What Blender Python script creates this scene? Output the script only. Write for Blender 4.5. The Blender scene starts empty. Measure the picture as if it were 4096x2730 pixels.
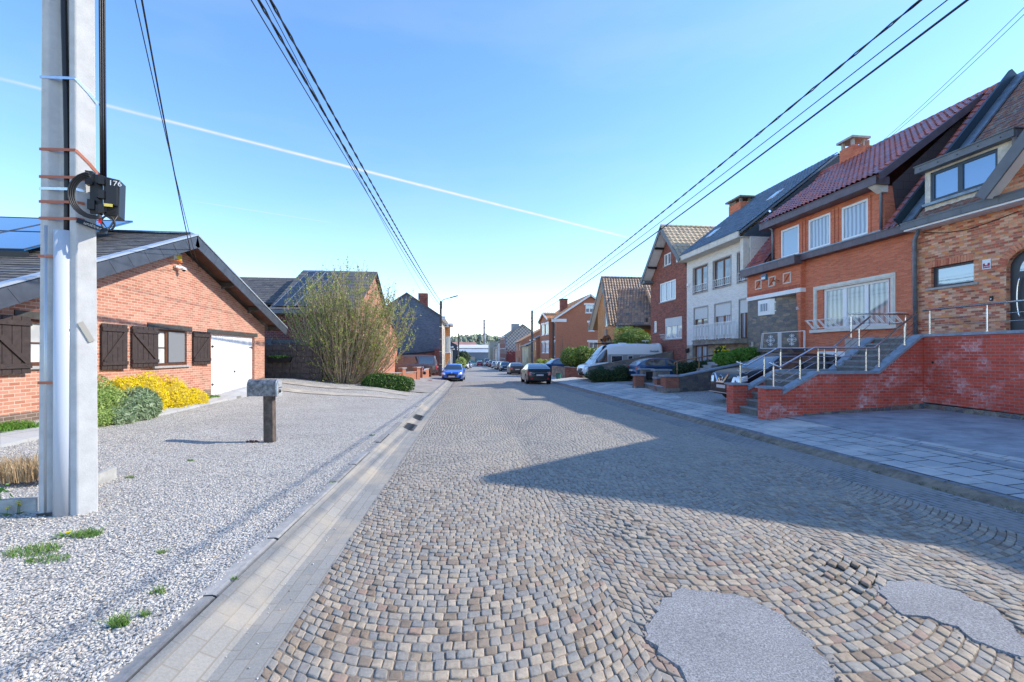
import bpy, bmesh, math, random
from mathutils import Vector, Matrix
RN = random.Random(11)
SC = bpy.context.scene
COL = SC.collection
pi = math.pi
# ---------------------------------------------------------------- camera model of the place (metres, Z up)
FPX, CX, CY, CH = 1820.4, 2048.0, 1414.0, 1.8
YAW = math.atan(222 / FPX); SY, CYW = math.sin(YAW), math.cos(YAW)
def ray(px, py):
    r = (px - CX) / FPX; u = (CY - py) / FPX
    return Vector((r * CYW + SY, -r * SY + CYW, u))
SL = 0.0143
def zr(y):                      # long fall of the street
    return -SL * y if y < 150 else -SL * 150 - .004 * (y - 150)
def xc(y): return 2.42 + .026 * y
def lerp(tab, x):
    if x <= tab[0][0]: return tab[0][1]
    for a, b in zip(tab, tab[1:]):
        if x <= b[0]:
            return a[1] + (b[1] - a[1]) * (x - a[0]) / (b[0] - a[0])
    return tab[-1][1]
CROSS = [(-60, .9), (-14, .62), (-10.8, .58), (-9, .32), (-7.4, .20), (-4.15, .14), (-4.14, 0), (0, .03), (4.14, 0), (4.15, .10), (5.6, .19), (6.2, .27), (12.5, .5), (60, 1.2)]
def ss(x): x = max(0, min(1, x)); return x * x * (3 - 2 * x)
def gz(x, y, off=0):
    t = x - xc(y); z = zr(y) + lerp(CROSS, t) + off
    if t < -4.6 and 16 < y < 60: z += .34 * ss((y - 16.5) / 6) * ss((-t - 4.6) / 2.6) * ss((44 - y) / 10)
    return z
def gp(px, py, c=0.):           # ground point seen at a pixel, c = height above the street
    a = ray(px, py); t = 1.
    for _ in range(12):
        t = (CH - c - zr(a.y * t)) / (-a[2])
    return Vector((a.x * t, a.y * t, CH + a.z * t))
def onX(p, X): a = ray(*p); return Vector((0, 0, CH)) + a * (X / a.x)
def onY(p, Y): a = ray(*p); return Vector((0, 0, CH)) + a * (Y / a.y)
# zooms used while measuring
def zm(x0, y0, s): return lambda x, y: (x0 + x * s, y0 + y * s)
A = zm(0, 800, .5741); B = zm(1000, 950, .4464); Cc = zm(1700, 1100, .3188); D = zm(2100, 850, .5102)
E = zm(2700, 700, .5102); F = zm(3200, 250, .5420); G = zm(2800, 1000, .5508); J = zm(3500, 850, .3508)
K = zm(1880, 1250, .1913); T = zm(1550, 1180, .2551); Q = zm(0, 0, 4096 / 2353)
# ---------------------------------------------------------------- mesh builder
class MB:
    def __init__(s): s.v = []; s.f = []; s.m = []
    def add(s, vs, fs, m=0):
        b = len(s.v); s.v += [tuple(p) for p in vs]
        s.f += [tuple(b + i for i in f) for f in fs]; s.m += [m] * len(fs)
    def quad(s, a, b, c, d, m=0): s.add([a, b, c, d], [(0, 1, 2, 3)], m)
    def poly(s, ps, m=0): s.add(ps, [tuple(range(len(ps)))], m)
    def hexa(s, p, m=0):        # 8 corners: bottom 4, top 4
        s.add(p, [(0, 3, 2, 1), (4, 5, 6, 7), (0, 1, 5, 4), (1, 2, 6, 5), (2, 3, 7, 6), (3, 0, 4, 7)], m)
    def box(s, x0, y0, z0, x1, y1, z1, m=0):
        if x0 > x1: x0, x1 = x1, x0
        if y0 > y1: y0, y1 = y1, y0
        if z0 > z1: z0, z1 = z1, z0
        s.hexa([(x0, y0, z0), (x1, y0, z0), (x1, y1, z0), (x0, y1, z0), (x0, y0, z1), (x1, y0, z1), (x1, y1, z1), (x0, y1, z1)], m)
    def fbox(s, fr, u0, v0, w0, u1, v1, w1, m=0):
        P = fr.p
        s.hexa([P(u0, v0, w0), P(u1, v0, w0), P(u1, v0, w1), P(u0, v0, w1), P(u0, v1, w0), P(u1, v1, w0), P(u1, v1, w1), P(u0, v1, w1)], m)
    def bar(s, a, b, w, h=None, m=0, up=Vector((0, 0, 1))):
        a = Vector(a); b = Vector(b); h = h or w; d = (b - a).normalized()
        if abs(d.dot(up)) > .98: up = Vector((0, 1, 0))
        r = d.cross(up).normalized() * (w / 2); u = r.normalized().cross(d) * (h / 2)
        s.hexa([a - r - u, b - r - u, b + r - u, a + r - u, a - r + u, b - r + u, b + r + u, a + r + u], m)
    def tube(s, pts, rad, n=8, m=0, cap=True):
        pts = [Vector(p) for p in pts]; b = len(s.v); N = len(pts)
        rr = rad if isinstance(rad, (list, tuple)) else [rad] * N
        ref = None
        for i, p in enumerate(pts):
            d = (pts[min(i + 1, N - 1)] - pts[max(i - 1, 0)]).normalized()
            if ref is None: ref = Vector((0, 0, 1)) if abs(d.z) < .9 else Vector((1, 0, 0))
            x = d.cross(ref).normalized(); y = x.cross(d)
            ref = y
            for k in range(n):
                a = 2 * pi * k / n; q = p + (x * math.cos(a) + y * math.sin(a)) * rr[i]
                s.v.append(tuple(q))
        for i in range(N - 1):
            for k in range(n):
                k2 = (k + 1) % n
                s.f.append((b + i * n + k, b + (i + 1) * n + k, b + (i + 1) * n + k2, b + i * n + k2)); s.m.append(m)
        if cap and n > 2:
            s.f.append(tuple(b + k for k in range(n))); s.m.append(m)
            s.f.append(tuple(b + (N - 1) * n + k for k in reversed(range(n)))); s.m.append(m)
    def cyl(s, c, r, h, n=16, m=0, r2=None):
        c = Vector(c); s.tube([c, c + Vector((0, 0, h))], [r, r if r2 is None else r2], n, m)
    def prism(s, pts, d, m=0):  # polygon extruded by vector d
        n = len(pts); pts = [Vector(p) for p in pts]; d = Vector(d)
        s.add(pts + [p + d for p in pts], [tuple(range(n)), tuple(reversed(range(n, 2 * n)))] + [(i, (i + 1) % n, n + (i + 1) % n, n + i) for i in range(n)], m)
INV = {}
def tag(o, label=None, cat=None, group=None, kind=None):
    if label: o['label'] = label
    if cat: o['category'] = cat
    if group: o['group'] = group
    if kind: o['kind'] = kind
    return o
def obj(name, mb, mats, parent=None, smooth=False, label=None, cat=None, group=None, kind=None, bevel=0):
    if mats is None: mats = []
    if not isinstance(mats, (list, tuple)): mats = [mats]
    off = Vector((0, 0, 0))
    if parent is None and mb.v:
        xs = [p[0] for p in mb.v]; ys = [p[1] for p in mb.v]; zs = [p[2] for p in mb.v]
        off = Vector(((min(xs) + max(xs)) / 2, (min(ys) + max(ys)) / 2, min(zs)))
        vs = [(p[0] - off.x, p[1] - off.y, p[2] - off.z) for p in mb.v]
    else: vs = mb.v
    me = bpy.data.meshes.new(name); me.from_pydata(vs, [], mb.f)
    for m in mats: me.materials.append(m)
    if len(mats) > 1: me.polygons.foreach_set('material_index', mb.m)
    if smooth: me.polygons.foreach_set('use_smooth', [True] * len(me.polygons))
    me.update()
    o = bpy.data.objects.new(name, me); COL.objects.link(o); o.location = off
    if parent is not None:
        o.parent = parent
        if parent.name in INV: o.matrix_parent_inverse = INV[parent.name]
    if bevel:
        b = o.modifiers.new('bevel', 'BEVEL'); b.width = bevel; b.segments = 2; b.limit_method = 'ANGLE'
    return tag(o, label, cat, group, kind)
def root(name, label, cat, loc, group=None, rz=0, world=True):
    o = bpy.data.objects.new(name, None); COL.objects.link(o); o.location = loc; o.rotation_euler = (0, 0, rz)
    o.empty_display_size = .3
    if world: INV[o.name] = Matrix.Translation(-Vector(loc))
    return tag(o, label, cat, group)
class Fr:                       # a wall plane: origin, horizontal direction u, outward normal
    def __init__(s, O, ud, n): s.O = Vector(O); s.ud = Vector(ud).normalized(); s.n = Vector(n).normalized()
    def p(s, u, v, w=0): return s.O + s.ud * u + s.n * w + Vector((0, 0, v))
    def uv(s, q, w=0):
        a = ray(*q); o = s.O + s.n * w; t = (o - Vector((0, 0, CH))).dot(s.n) / a.dot(s.n)
        h = Vector((0, 0, CH)) + a * t - o
        return h.dot(s.ud), h.z
    def rect(s, a, b, w=0):
        u0, v1 = s.uv(a, w); u1, v0 = s.uv(b, w)
        return (min(u0, u1), min(v0, v1), max(u0, u1), max(v0, v1))
def FR(X, yfar): return Fr((X, yfar, 0), (0, -1, 0), (-1, 0, 0))     # faces the street from the right side
def FL(X, ynear): return Fr((X, ynear, 0), (0, 1, 0), (1, 0, 0))     # faces the street from the left side
def FN(Y, x0): return Fr((x0, Y, 0), (1, 0, 0), (0, -1, 0))          # faces the photographer
def rp(r): return [(r[0], r[1]), (r[2], r[1]), (r[2], r[3]), (r[0], r[3])]
def wall(mb, fr, outline, holes=(), depth=.14, m=0, mr=None):
    hs = [rp(h) if len(h) == 4 and not isinstance(h[0], (tuple, list)) else list(h) for h in holes]
    bm = bmesh.new(); ed = []
    for l in [list(outline)] + hs:
        v_ = [bm.verts.new((q[0], q[1], 0)) for q in l]
        ed += [bm.edges.new((v_[i], v_[(i + 1) % len(v_)])) for i in range(len(v_))]
    bmesh.ops.triangle_fill(bm, use_beauty=True, use_dissolve=False, edges=ed, normal=(0, 0, 1))
    bm.verts.index_update(); flat = [v.co.copy() for v in bm.verts]; out = []
    for f in bm.faces:
        t = [v.index for v in f.verts]; c = [fr.p(flat[i].x, flat[i].y) for i in t]
        out.append(tuple(t) if (c[1] - c[0]).cross(c[2] - c[0]).dot(fr.n) > 0 else tuple(reversed(t)))
    bm.free()
    mb.add([fr.p(q.x, q.y) for q in flat], out, m)
    for h in hs:
        n = len(h)
        for i in range(n):
            a, b = h[i], h[(i + 1) % n]
            mb.quad(fr.p(*a), fr.p(*b), fr.p(b[0], b[1], -depth), fr.p(a[0], a[1], -depth), m if mr is None else mr)
def winfill(parent, fr, r, fmat, gmat, cols=(), rows=(), depth=.12, fw=.055, name='window', bw=.035):
    u0, v0, u1, v1 = r; w0, w1 = -depth, -depth + .06
    a = MB()
    a.fbox(fr, u0, v0, w0, u0 + fw, v1, w1); a.fbox(fr, u1 - fw, v0, w0, u1, v1, w1)
    a.fbox(fr, u0 + fw, v0, w0, u1 - fw, v0 + fw, w1); a.fbox(fr, u0 + fw, v1 - fw, w0, u1 - fw, v1, w1)
    for c in cols:
        u = u0 + (u1 - u0) * c; a.fbox(fr, u - fw * .8, v0 + fw, w0, u + fw * .8, v1 - fw, w1 - .004)
    for c in rows:
        v = v0 + (v1 - v0) * c; a.fbox(fr, u0 + fw, v - bw / 2, w0, u1 - fw, v + bw / 2, w1 - .012)
    o = obj(name, a, fmat, parent)
    g = MB(); g.fbox(fr, u0 + fw * .5, v0 + fw * .5, w0 - .02, u1 - fw * .5, v1 - fw * .5, w0 + .02)
    obj('pane', g, gmat, o)
    return o
# ---------------------------------------------------------------- materials
class NT:
    def __init__(s, name):
        s.m = bpy.data.materials.new(name); s.m.use_nodes = True; s.t = s.m.node_tree; s.n = s.t.nodes; s.l = s.t.links
        s.b = s.n['Principled BSDF']; s.out = s.n['Material Output']
    def N(s, t, **k):
        n = s.n.new(t)
        for a, b in k.items():
            if a.startswith('i_'): n.inputs[a[2:].replace('_', ' ')].default_value = b
            elif a.startswith('n_'): n.inputs[int(a[2:])].default_value = b
            else: setattr(n, a, b)
        return n
    def L(s, a, b): s.l.new(a, b)
    def math(s, op, a, b=None):
        n = s.N('ShaderNodeMath', operation=op)
        for i, q in enumerate((a, b)):
            if q is None: continue
            if isinstance(q, (int, float)): n.inputs[i].default_value = q
            else: s.L(q, n.inputs[i])
        return n.outputs[0]
    def mix(s, f, a, b, mode='MIX'):
        n = s.N('ShaderNodeMix', data_type='RGBA', blend_type=mode)
        for q, i in ((f, 0), (a, 6), (b, 7)):
            if isinstance(q, (int, float)): n.inputs[i].default_value = q
            elif isinstance(q, (tuple, list)): n.inputs[i].default_value = tuple(q) + ((1,) if len(q) == 3 else ())
            else: s.L(q, n.inputs[i])
        return n.outputs[2]
    def ramp(s, f, stops, interp='LINEAR'):
        n = s.N('ShaderNodeValToRGB'); cr = n.color_ramp; cr.interpolation = interp
        while len(cr.elements) > 1: cr.elements.remove(cr.elements[-1])
        cr.elements[0].position = stops[0][0]; c = stops[0][1]; cr.elements[0].color = tuple(c) + ((1,) if len(c) == 3 else ())
        for p, c in stops[1:]: e = cr.elements.new(p); e.color = tuple(c) + ((1,) if len(c) == 3 else ())
        s.L(f, n.inputs[0]); return n.outputs[0]
    def pos(s): return s.N('ShaderNodeNewGeometry').outputs['Position']
    def noise(s, sc, det=4, rough=.6, vec=None, out=0):
        n = s.N('ShaderNodeTexNoise', i_Scale=sc, i_Detail=det, i_Roughness=rough); s.L(vec or s.pos(), n.inputs['Vector']); return n.outputs[out]
    def bump(s, h, st=.3, dist=.01):
        n = s.N('ShaderNodeBump', i_Strength=st, i_Distance=dist); s.L(h, n.inputs['Height'])
        s.L(n.outputs[0], s.b.inputs['Normal']); return n
    def wuv(s):                 # coordinates on upright walls
        g = s.N('ShaderNodeNewGeometry'); sp = s.N('ShaderNodeSeparateXYZ'); s.L(g.outputs['Position'], sp.inputs[0])
        sn = s.N('ShaderNodeSeparateXYZ'); s.L(g.outputs['True Normal'], sn.inputs[0])
        k = s.math('GREATER_THAN', s.math('ABSOLUTE', sn.outputs[0]), .6)
        m = s.N('ShaderNodeMix', data_type='FLOAT'); s.L(k, m.inputs[0]); s.L(sp.outputs[0], m.inputs[2]); s.L(sp.outputs[1], m.inputs[3])
        c = s.N('ShaderNodeCombineXYZ'); s.L(m.outputs[0], c.inputs[0]); s.L(sp.outputs[2], c.inputs[1]); return c.outputs[0]
def P(name, col, rough=.6, metal=0, ns=0, na=.15, bump=0, bs=None, spec=None, coat=0, rand=0, tint=None):
    t = NT(name); b = t.b; b.inputs['Roughness'].default_value = rough; b.inputs['Metallic'].default_value = metal
    c = tuple(col) + (1,)
    b.inputs['Base Color'].default_value = c
    if spec is not None: b.inputs['Specular IOR Level'].default_value = spec
    if coat: b.inputs['Coat Weight'].default_value = coat; b.inputs['Coat Roughness'].default_value = .04
    cur = None
    if ns:
        f = t.noise(ns, 5, .65)
        lo = tuple(x * (1 - na * 1.6) for x in col); hi = tuple(min(1, x * (1 + na * 1.6)) for x in (tint or col))
        cur = t.ramp(f, [(.25, lo), (.75, hi)])
    if rand:
        r = t.N('ShaderNodeNewGeometry').outputs['Random Per Island']
        k = t.ramp(r, [(0, (1 - rand,) * 3), (1, (1 + rand,) * 3)])
        cur = t.mix(1., cur if cur else c, k, 'MULTIPLY')
    if cur: t.L(cur, b.inputs['Base Color'])
    if bump: t.bump(t.noise(bs or ns * 3 or 20, 5, .7), bump, .01)
    return t.m
def BRK(name, cols, mortar, w=.2, h=.075, ms=.011, bump=.5, eff=0, dirt=.25, sq=0, offs=.5, rough=.85, fl=False, vec=None):
    t = NT(name); v = vec(t) if vec else (t.pos() if fl else t.wuv())
    b = t.N('ShaderNodeTexBrick', offset=offs, squash=1., i_Scale=1., i_Mortar_Size=ms / 2, i_Mortar_Smooth=.15, i_Bias=0., i_Brick_Width=w, i_Row_Height=h)
    b.inputs['Color1'].default_value = (0, 0, 0, 1); b.inputs['Color2'].default_value = (1, 1, 1, 1); b.inputs['Mortar'].default_value = (.5, .5, .5, 1)
    t.L(v, b.inputs['Vector'])
    n = len(cols); c = t.ramp(b.outputs[0], [(i / max(1, n - 1), q) for i, q in enumerate(cols)])
    f2 = t.noise(45, 3, .7); c = t.mix(.5, c, t.ramp(f2, [(.3, (.6,) * 3), (.7, (1.25,) * 3)]), 'MULTIPLY')
    mo = t.mix(t.noise(8, 3), tuple(x * .75 for x in mortar), tuple(x * 1.1 for x in mortar))
    c = t.mix(b.outputs[1], c, mo)
    d = t.noise(.7, 5, .6); c = t.mix(dirt, c, t.ramp(d, [(.3, (.55,) * 3), (.7, (1.15,) * 3)]), 'MULTIPLY')
    if eff:
        e1 = t.ramp(t.noise(.9, 4, .65), [(.50, (0,) * 3), (.66, (1,) * 3)]); e2 = t.ramp(t.noise(14, 4, .8), [(.38, (.2,) * 3), (.62, (1,) * 3)])
        bk = t.ramp(b.outputs[0], [(.35, (.12,) * 3), (.8, (.8,) * 3)]); bk = t.mix(b.outputs[1], bk, (1, 1, 1)); e = t.mix(1., t.mix(1., e1, e2, 'MULTIPLY'), bk, 'MULTIPLY')
        lo = t.math('MULTIPLY', e, .9); c = t.mix(lo, c, (.80, .70, .70))
    t.L(c, t.b.inputs['Base Color']); t.b.inputs['Roughness'].default_value = rough
    hgt = t.math('SUBTRACT', 1., b.outputs[1]); hgt = t.math('ADD', hgt, t.math('MULTIPLY', f2, .25))
    t.bump(hgt, bump, .008); return t.m
def STONE(name, cols, mortar, sx=4., sz=7., bump=.8, edge=.06, rnd=.75):
    t = NT(name); v = t.wuv(); mp = t.N('ShaderNodeMapping'); mp.inputs['Scale'].default_value = (sx, sz, 1); t.L(v, mp.inputs[0])
    nz = t.N('ShaderNodeTexNoise', i_Scale=3., i_Detail=2.); t.L(v, nz.inputs['Vector'])
    vv = t.N('ShaderNodeVectorMath', operation='MULTIPLY_ADD'); t.L(nz.outputs[1], vv.inputs[0]); vv.inputs[1].default_value = (.35, .35, 0); t.L(mp.outputs[0], vv.inputs[2])
    a = t.N('ShaderNodeTexVoronoi', voronoi_dimensions='2D', i_Scale=1., i_Randomness=rnd); b = t.N('ShaderNodeTexVoronoi', voronoi_dimensions='2D', feature='DISTANCE_TO_EDGE', i_Scale=1., i_Randomness=rnd)
    t.L(vv.outputs[0], a.inputs['Vector']); t.L(vv.outputs[0], b.inputs['Vector'])
    sp = t.N('ShaderNodeSeparateColor'); t.L(a.outputs['Color'], sp.inputs[0])
    n = len(cols); c = t.ramp(sp.outputs[0], [(i / max(1, n - 1), q) for i, q in enumerate(cols)])
    f2 = t.noise(25, 4, .7); c = t.mix(.7, c, t.ramp(f2, [(.3, (.5,) * 3), (.7, (1.4,) * 3)]), 'MULTIPLY')
    e = t.ramp(b.outputs[0], [(edge * .5, (1,) * 3), (edge * 1.3, (0,) * 3)])
    c = t.mix(e, c, mortar); t.L(c, t.b.inputs['Base Color']); t.b.inputs['Roughness'].default_value = .9
    h = t.math('ADD', t.math('MULTIPLY', e, -1.), t.math('MULTIPLY', f2, .5)); t.bump(h, bump, .02); return t.m
def GLASS(name, base, gl=.3, stripes=0, base2=None, rough=.03, bright=0):
    t = NT(name); t.b.inputs['Base Color'].default_value = tuple(base) + (1,); t.b.inputs['Roughness'].default_value = .35
    if stripes:
        v = t.wuv(); w = t.N('ShaderNodeTexWave', i_Scale=stripes, i_Distortion=1.2, i_Detail=1.5); t.L(v, w.inputs[0])
        t.L(t.ramp(w.outputs['Fac'], [(0, base2 or tuple(x * .6 for x in base)), (1, base)]), t.b.inputs['Base Color'])
    elif base2:
        v = t.wuv(); f = t.noise(1.3, 2, .5, v); t.L(t.ramp(f, [(.42, base), (.58, base2)]), t.b.inputs['Base Color'])
    g = t.N('ShaderNodeBsdfGlossy', i_Roughness=rough); g.inputs['Color'].default_value = (.9, .95, 1, 1)
    ge = t.N('ShaderNodeNewGeometry'); dt = t.N('ShaderNodeVectorMath', operation='DOT_PRODUCT'); t.L(ge.outputs['Normal'], dt.inputs[0]); t.L(ge.outputs['Incoming'], dt.inputs[1])
    sch = t.math('POWER', t.math('SUBTRACT', 1., t.math('ABSOLUTE', dt.outputs['Value'])), 5.); k = t.math('ADD', t.math('MULTIPLY', sch, .9), gl + .05)
    k = t.math('MINIMUM', k, .95)
    bn = t.N('ShaderNodeBump', i_Strength=.02, i_Distance=.02); t.L(t.noise(1.5, 1), bn.inputs['Height']); t.L(bn.outputs[0], g.inputs['Normal'])
    m = t.N('ShaderNodeMixShader'); t.L(k, m.inputs[0]); t.L(t.b.outputs[0], m.inputs[1]); t.L(g.outputs[0], m.inputs[2])
    t.L(m.outputs[0], t.out.inputs[0]); return t.m
def TILE(name, cols, rough=.5, ns=6, spec=.5, moss=None):
    t = NT(name); r = t.N('ShaderNodeNewGeometry').outputs['Random Per Island']; n = len(cols)
    c = t.ramp(r, [(i / max(1, n - 1), q) for i, q in enumerate(cols)])
    f = t.noise(ns, 5, .7); c = t.mix(.6, c, t.ramp(f, [(.3, (.6,) * 3), (.7, (1.3,) * 3)]), 'MULTIPLY')
    if moss: c = t.mix(t.ramp(t.noise(4, 5, .75), [(.5, (0,) * 3), (.62, (.8,) * 3)]), c, moss)
    t.L(c, t.b.inputs['Base Color']); t.b.inputs['Roughness'].default_value = rough; t.b.inputs['Specular IOR Level'].default_value = spec
    t.bump(t.noise(60, 3, .7), .15, .004); return t.m
def LEAF(name, cols, trans=.35, rough=.55):
    t = NT(name); r = t.N('ShaderNodeNewGeometry').outputs['Random Per Island']; n = len(cols)
    c = t.ramp(r, [(i / max(1, n - 1), q) for i, q in enumerate(cols)]); t.L(c, t.b.inputs['Base Color']); t.b.inputs['Roughness'].default_value = rough
    tr = t.N('ShaderNodeBsdfTranslucent'); t.L(c, tr.inputs[0]); m = t.N('ShaderNodeMixShader', n_0=trans)
    t.L(t.b.outputs[0], m.inputs[1]); t.L(tr.outputs[0], m.inputs[2]); t.L(m.outputs[0], t.out.inputs[0]); return t.m
def tiles(mb, O, U, V, W, Hh, tw, th, amp=.03, k=6, lift=.03, m=0, jit=.004):
    O = Vector(O); U = Vector(U).normalized(); V = Vector(V).normalized(); N = U.cross(V)
    if N.z < 0: N = -N
    nu = max(1, round(W / tw)); nv = max(1, round(Hh / th)); tw = W / nu; th = Hh / nv
    for j in range(nv):
        for i in range(nu):
            so = .5 * tw if (k == 1 and j % 2) else 0
            u0 = i * tw + so; u1 = min(u0 + tw * .985, W) if k == 1 else u0 + tw * 1.02
            vs = []; jj = RN.uniform(-jit, jit)
            for r, (vv, hh) in enumerate(((j * th - .02, lift - .022), (j * th - .02, lift), (j * th + th * .5, lift * .75), ((j + 1) * th, lift * .4))):
                for q in range(k + 1):
                    s = q / k; w = amp * (math.sin(s * 2 * pi - pi * .6) * .5 + .5) if k > 1 else 0
                    vs.append(O + U * (u0 + (u1 - u0) * s) + V * (vv + jj) + N * (hh + w + jj))
            fs = [(r * (k + 1) + q, r * (k + 1) + q + 1, (r + 1) * (k + 1) + q + 1, (r + 1) * (k + 1) + q) for r in range(3) for q in range(k)]
            mb.add(vs, fs, m)
def slab(mb, O, U, V, W, Hh, t, m=0):
    O = Vector(O); U = Vector(U).normalized(); V = Vector(V).normalized(); N = U.cross(V)
    if N.z < 0: N = -N
    a = [O, O + U * W, O + U * W + V * Hh, O + V * Hh]
    mb.hexa([p - N * t for p in a] + a, m)
def text(s, size, mat, parent, loc, ud, n, name='lettering', ext=.002, up=None, align='CENTER'):
    c = bpy.data.curves.new(name, 'FONT'); c.body = s; c.size = size; c.align_x = align; c.align_y = 'CENTER'; c.extrude = ext
    o = bpy.data.objects.new('tmp', c); COL.objects.link(o); dg = bpy.context.evaluated_depsgraph_get()
    me = bpy.data.meshes.new_from_object(o.evaluated_get(dg)); bpy.data.objects.remove(o); bpy.data.curves.remove(c)
    ud = Vector(ud).normalized(); n = Vector(n).normalized(); up = Vector(up).normalized() if up else n.cross(ud)
    M = Matrix((ud, up, n)).transposed().to_4x4(); M.translation = Vector(loc); me.transform(M)
    me.materials.clear(); me.materials.append(mat); me.name = name
    r = bpy.data.objects.new(name, me); COL.objects.link(r); r.parent = parent
    if parent.name in INV: r.matrix_parent_inverse = INV[parent.name]
    return r
# ---------------------------------------------------------------- palette
WHT = P('white_paint', (.78, .79, .80), .45, ns=3, na=.05)
OFFW = P('cream_paint', (.66, .63, .56), .7, ns=3, na=.12)
PVC = P('white_plastic_frame', (.8, .81, .82), .35)
DKM = P('dark_grey_metal', (.045, .05, .06), .4, ns=3, na=.15)
BLK = P('black_plastic', (.012, .012, .014), .45)
RUB = P('rubber', (.02, .02, .022), .8)
STEEL = P('brushed_steel', (.62, .63, .65), .25, 1., ns=30, na=.1)
ZINC = P('zinc_sheet', (.22, .27, .32), .45, .6, ns=4, na=.25)
CONC = P('pole_concrete', (.50, .505, .50), .85, ns=6, na=.09, bump=.25, bs=60)
CONC2 = P('kerb_concrete', (.30, .30, .29), .9, ns=9, na=.25, bump=.5, bs=70)
BLUE_ST = P('blue_stone', (.24, .28, .33), .6, ns=6, na=.2, bump=.15, bs=60)
GREY_ST = P('grey_sill_stone', (.36, .35, .34), .8, ns=8, na=.15)
WOODB = P('dark_brown_wood', (.045, .030, .026), .6, ns=12, na=.3, bump=.2, bs=40)
WOODM = P('mahogany_wood', (.16, .055, .025), .45, ns=14, na=.3)
SOFF = P('soffit_boards', (.11, .045, .03), .6, ns=5, na=.25)
FASC = P('grey_fascia', (.13, .14, .155), .5, ns=2, na=.15)
PURP = P('purple_brown_metal', (.11, .085, .10), .45, ns=3, na=.2)
IRON = P('white_iron', (.75, .76, .77), .4)
LINT = P('dark_lintel', (.06, .057, .052), .7, ns=8, na=.3)
TAPE = P('orange_strap', (.42, .12, .06), .5)
B_LEFT = BRK('salmon_brick', [(.42, .155, .095), (.50, .215, .14), (.58, .28, .19)], (.62, .50, .38), .22, .07, .013, .4, dirt=.22)
B_PLI = BRK('brown_plinth_brick', [(.15, .10, .08), (.22, .15, .12)], (.38, .31, .25), .22, .07, .012)
B_RED = BRK('red_rustic_brick', [(.62, .135, .06), (.72, .175, .08), (.80, .23, .11)], (.46, .30, .21), .24, .052, .012, .9, dirt=.3)
B_MIX = BRK('mixed_reclaimed_brick', [(.34, .085, .05), (.60, .16, .09), (.76, .34, .19), (.84, .48, .32), (.50, .12, .075), (.82, .36, .13)], (.50, .39, .26), .21, .07, .013, .9, dirt=.3)
B_STAIR = BRK('red_garden_wall_brick', [(.52, .065, .038), (.66, .10, .055), (.56, .085, .05)], (.34, .25, .21), .2, .077, .011, .5, eff=1., dirt=.35)
B_WHITE = BRK('white_glazed_brick', [(.74, .72, .68), (.82, .80, .76), (.86, .84, .80)], (.55, .52, .47), .24, .058, .010, .5, dirt=.10)
B_DARK = BRK('dark_red_brick', [(0.163, 0.056, 0.044), (0.300, 0.088, 0.062), (0.400, 0.125, 0.081)], (.20, .14, .11), .21, .062, .011, .6, dirt=.3)
B_ORNG = BRK('orange_brick', [(0.529, 0.196, 0.069), (0.644, 0.276, 0.103), (0.690, 0.322, 0.138)], (.44, .27, .14), .2, .06, .009, .5, dirt=.25)
B_R5 = BRK('orange_red_brick', [(.40, .13, .07), (.48, .17, .09), (.44, .15, .08)], (.42, .26, .18), .22, .075, .012, .4, dirt=.15)
B_BLUE = BRK('slate_blue_painted_brick', [(0.126, 0.156, 0.198), (0.162, 0.198, 0.246), (0.198, 0.228, 0.276)], (.06, .075, .10), .22, .075, .012, .7, dirt=.4)
B_LR = BRK('crimson_brick', [(.22, .045, .035), (.30, .06, .045)], (.42, .36, .32), .22, .09, .014, .4)
B_CR = BRK('beige_brick', [(0.506, 0.440, 0.352), (0.572, 0.506, 0.418)], (.42, .38, .33), .2, .06, .01, .4)
S_GREY = STONE('grey_rubble_stone', [(0.176, 0.162, 0.155), (0.270, 0.230, 0.189), (0.135, 0.149, 0.169), (0.351, 0.284, 0.216)], (.22, .19, .165), 3.6, 7.5, edge=.05)
S_DARK = STONE('dark_rubble_stone', [(0.098, 0.091, 0.091), (0.168, 0.140, 0.119), (0.070, 0.077, 0.091), (0.224, 0.182, 0.140)], (.13, .115, .10), 3.8, 7.5, edge=.05)
S_PLI = STONE('plinth_stones', [(0.286, 0.247, 0.195), (0.104, 0.130, 0.169), (0.182, 0.104, 0.091), (0.338, 0.312, 0.260)], (.22, .19, .15), 4.5, 4.6, edge=.08)
S_LITE = STONE('pale_rubble_stone', [(0.360, 0.312, 0.252), (0.504, 0.456, 0.384), (0.300, 0.240, 0.192)], (.36, .32, .28), 2.6, 3.6, edge=.07)
T_RED = TILE('red_glazed_tiles', [(.34, .075, .05), (.42, .11, .07), (.27, .07, .06), (.24, .13, .14), (.46, .11, .06)], .25, spec=.8)
T_BRN = TILE('weathered_brown_tiles', [(0.247, 0.098, 0.065), (0.169, 0.104, 0.091), (0.312, 0.130, 0.078), (0.143, 0.117, 0.117)], .7, moss=(.27, .28, .23))
T_RB = TILE('red_brown_tiles', [(.26, .085, .06), (.20, .07, .06), (.16, .08, .08), (.33, .10, .06)], .45)
T_DRK = TILE('dark_blue_grey_tiles', [(0.112, 0.150, 0.188), (0.150, 0.195, 0.240), (0.090, 0.128, 0.165)], .42)
T_TAN = TILE('tan_roof_tiles', [(0.483, 0.368, 0.230), (0.552, 0.437, 0.287), (0.414, 0.310, 0.207)], .7, moss=(.30, .27, .2))
T_R4 = TILE('mottled_brown_tiles', [(.30, .17, .10), (.20, .13, .10), (.38, .23, .14), (.13, .11, .10)], .6)
T_OR = TILE('orange_roof_tiles', [(.58, .25, .08), (.66, .31, .11), (.50, .20, .07)], .6)
T_SLT = TILE('grey_slates', [(.105, .095, .09), (.14, .125, .115), (.08, .075, .075)], .55, moss=(.20, .19, .15))
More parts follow.
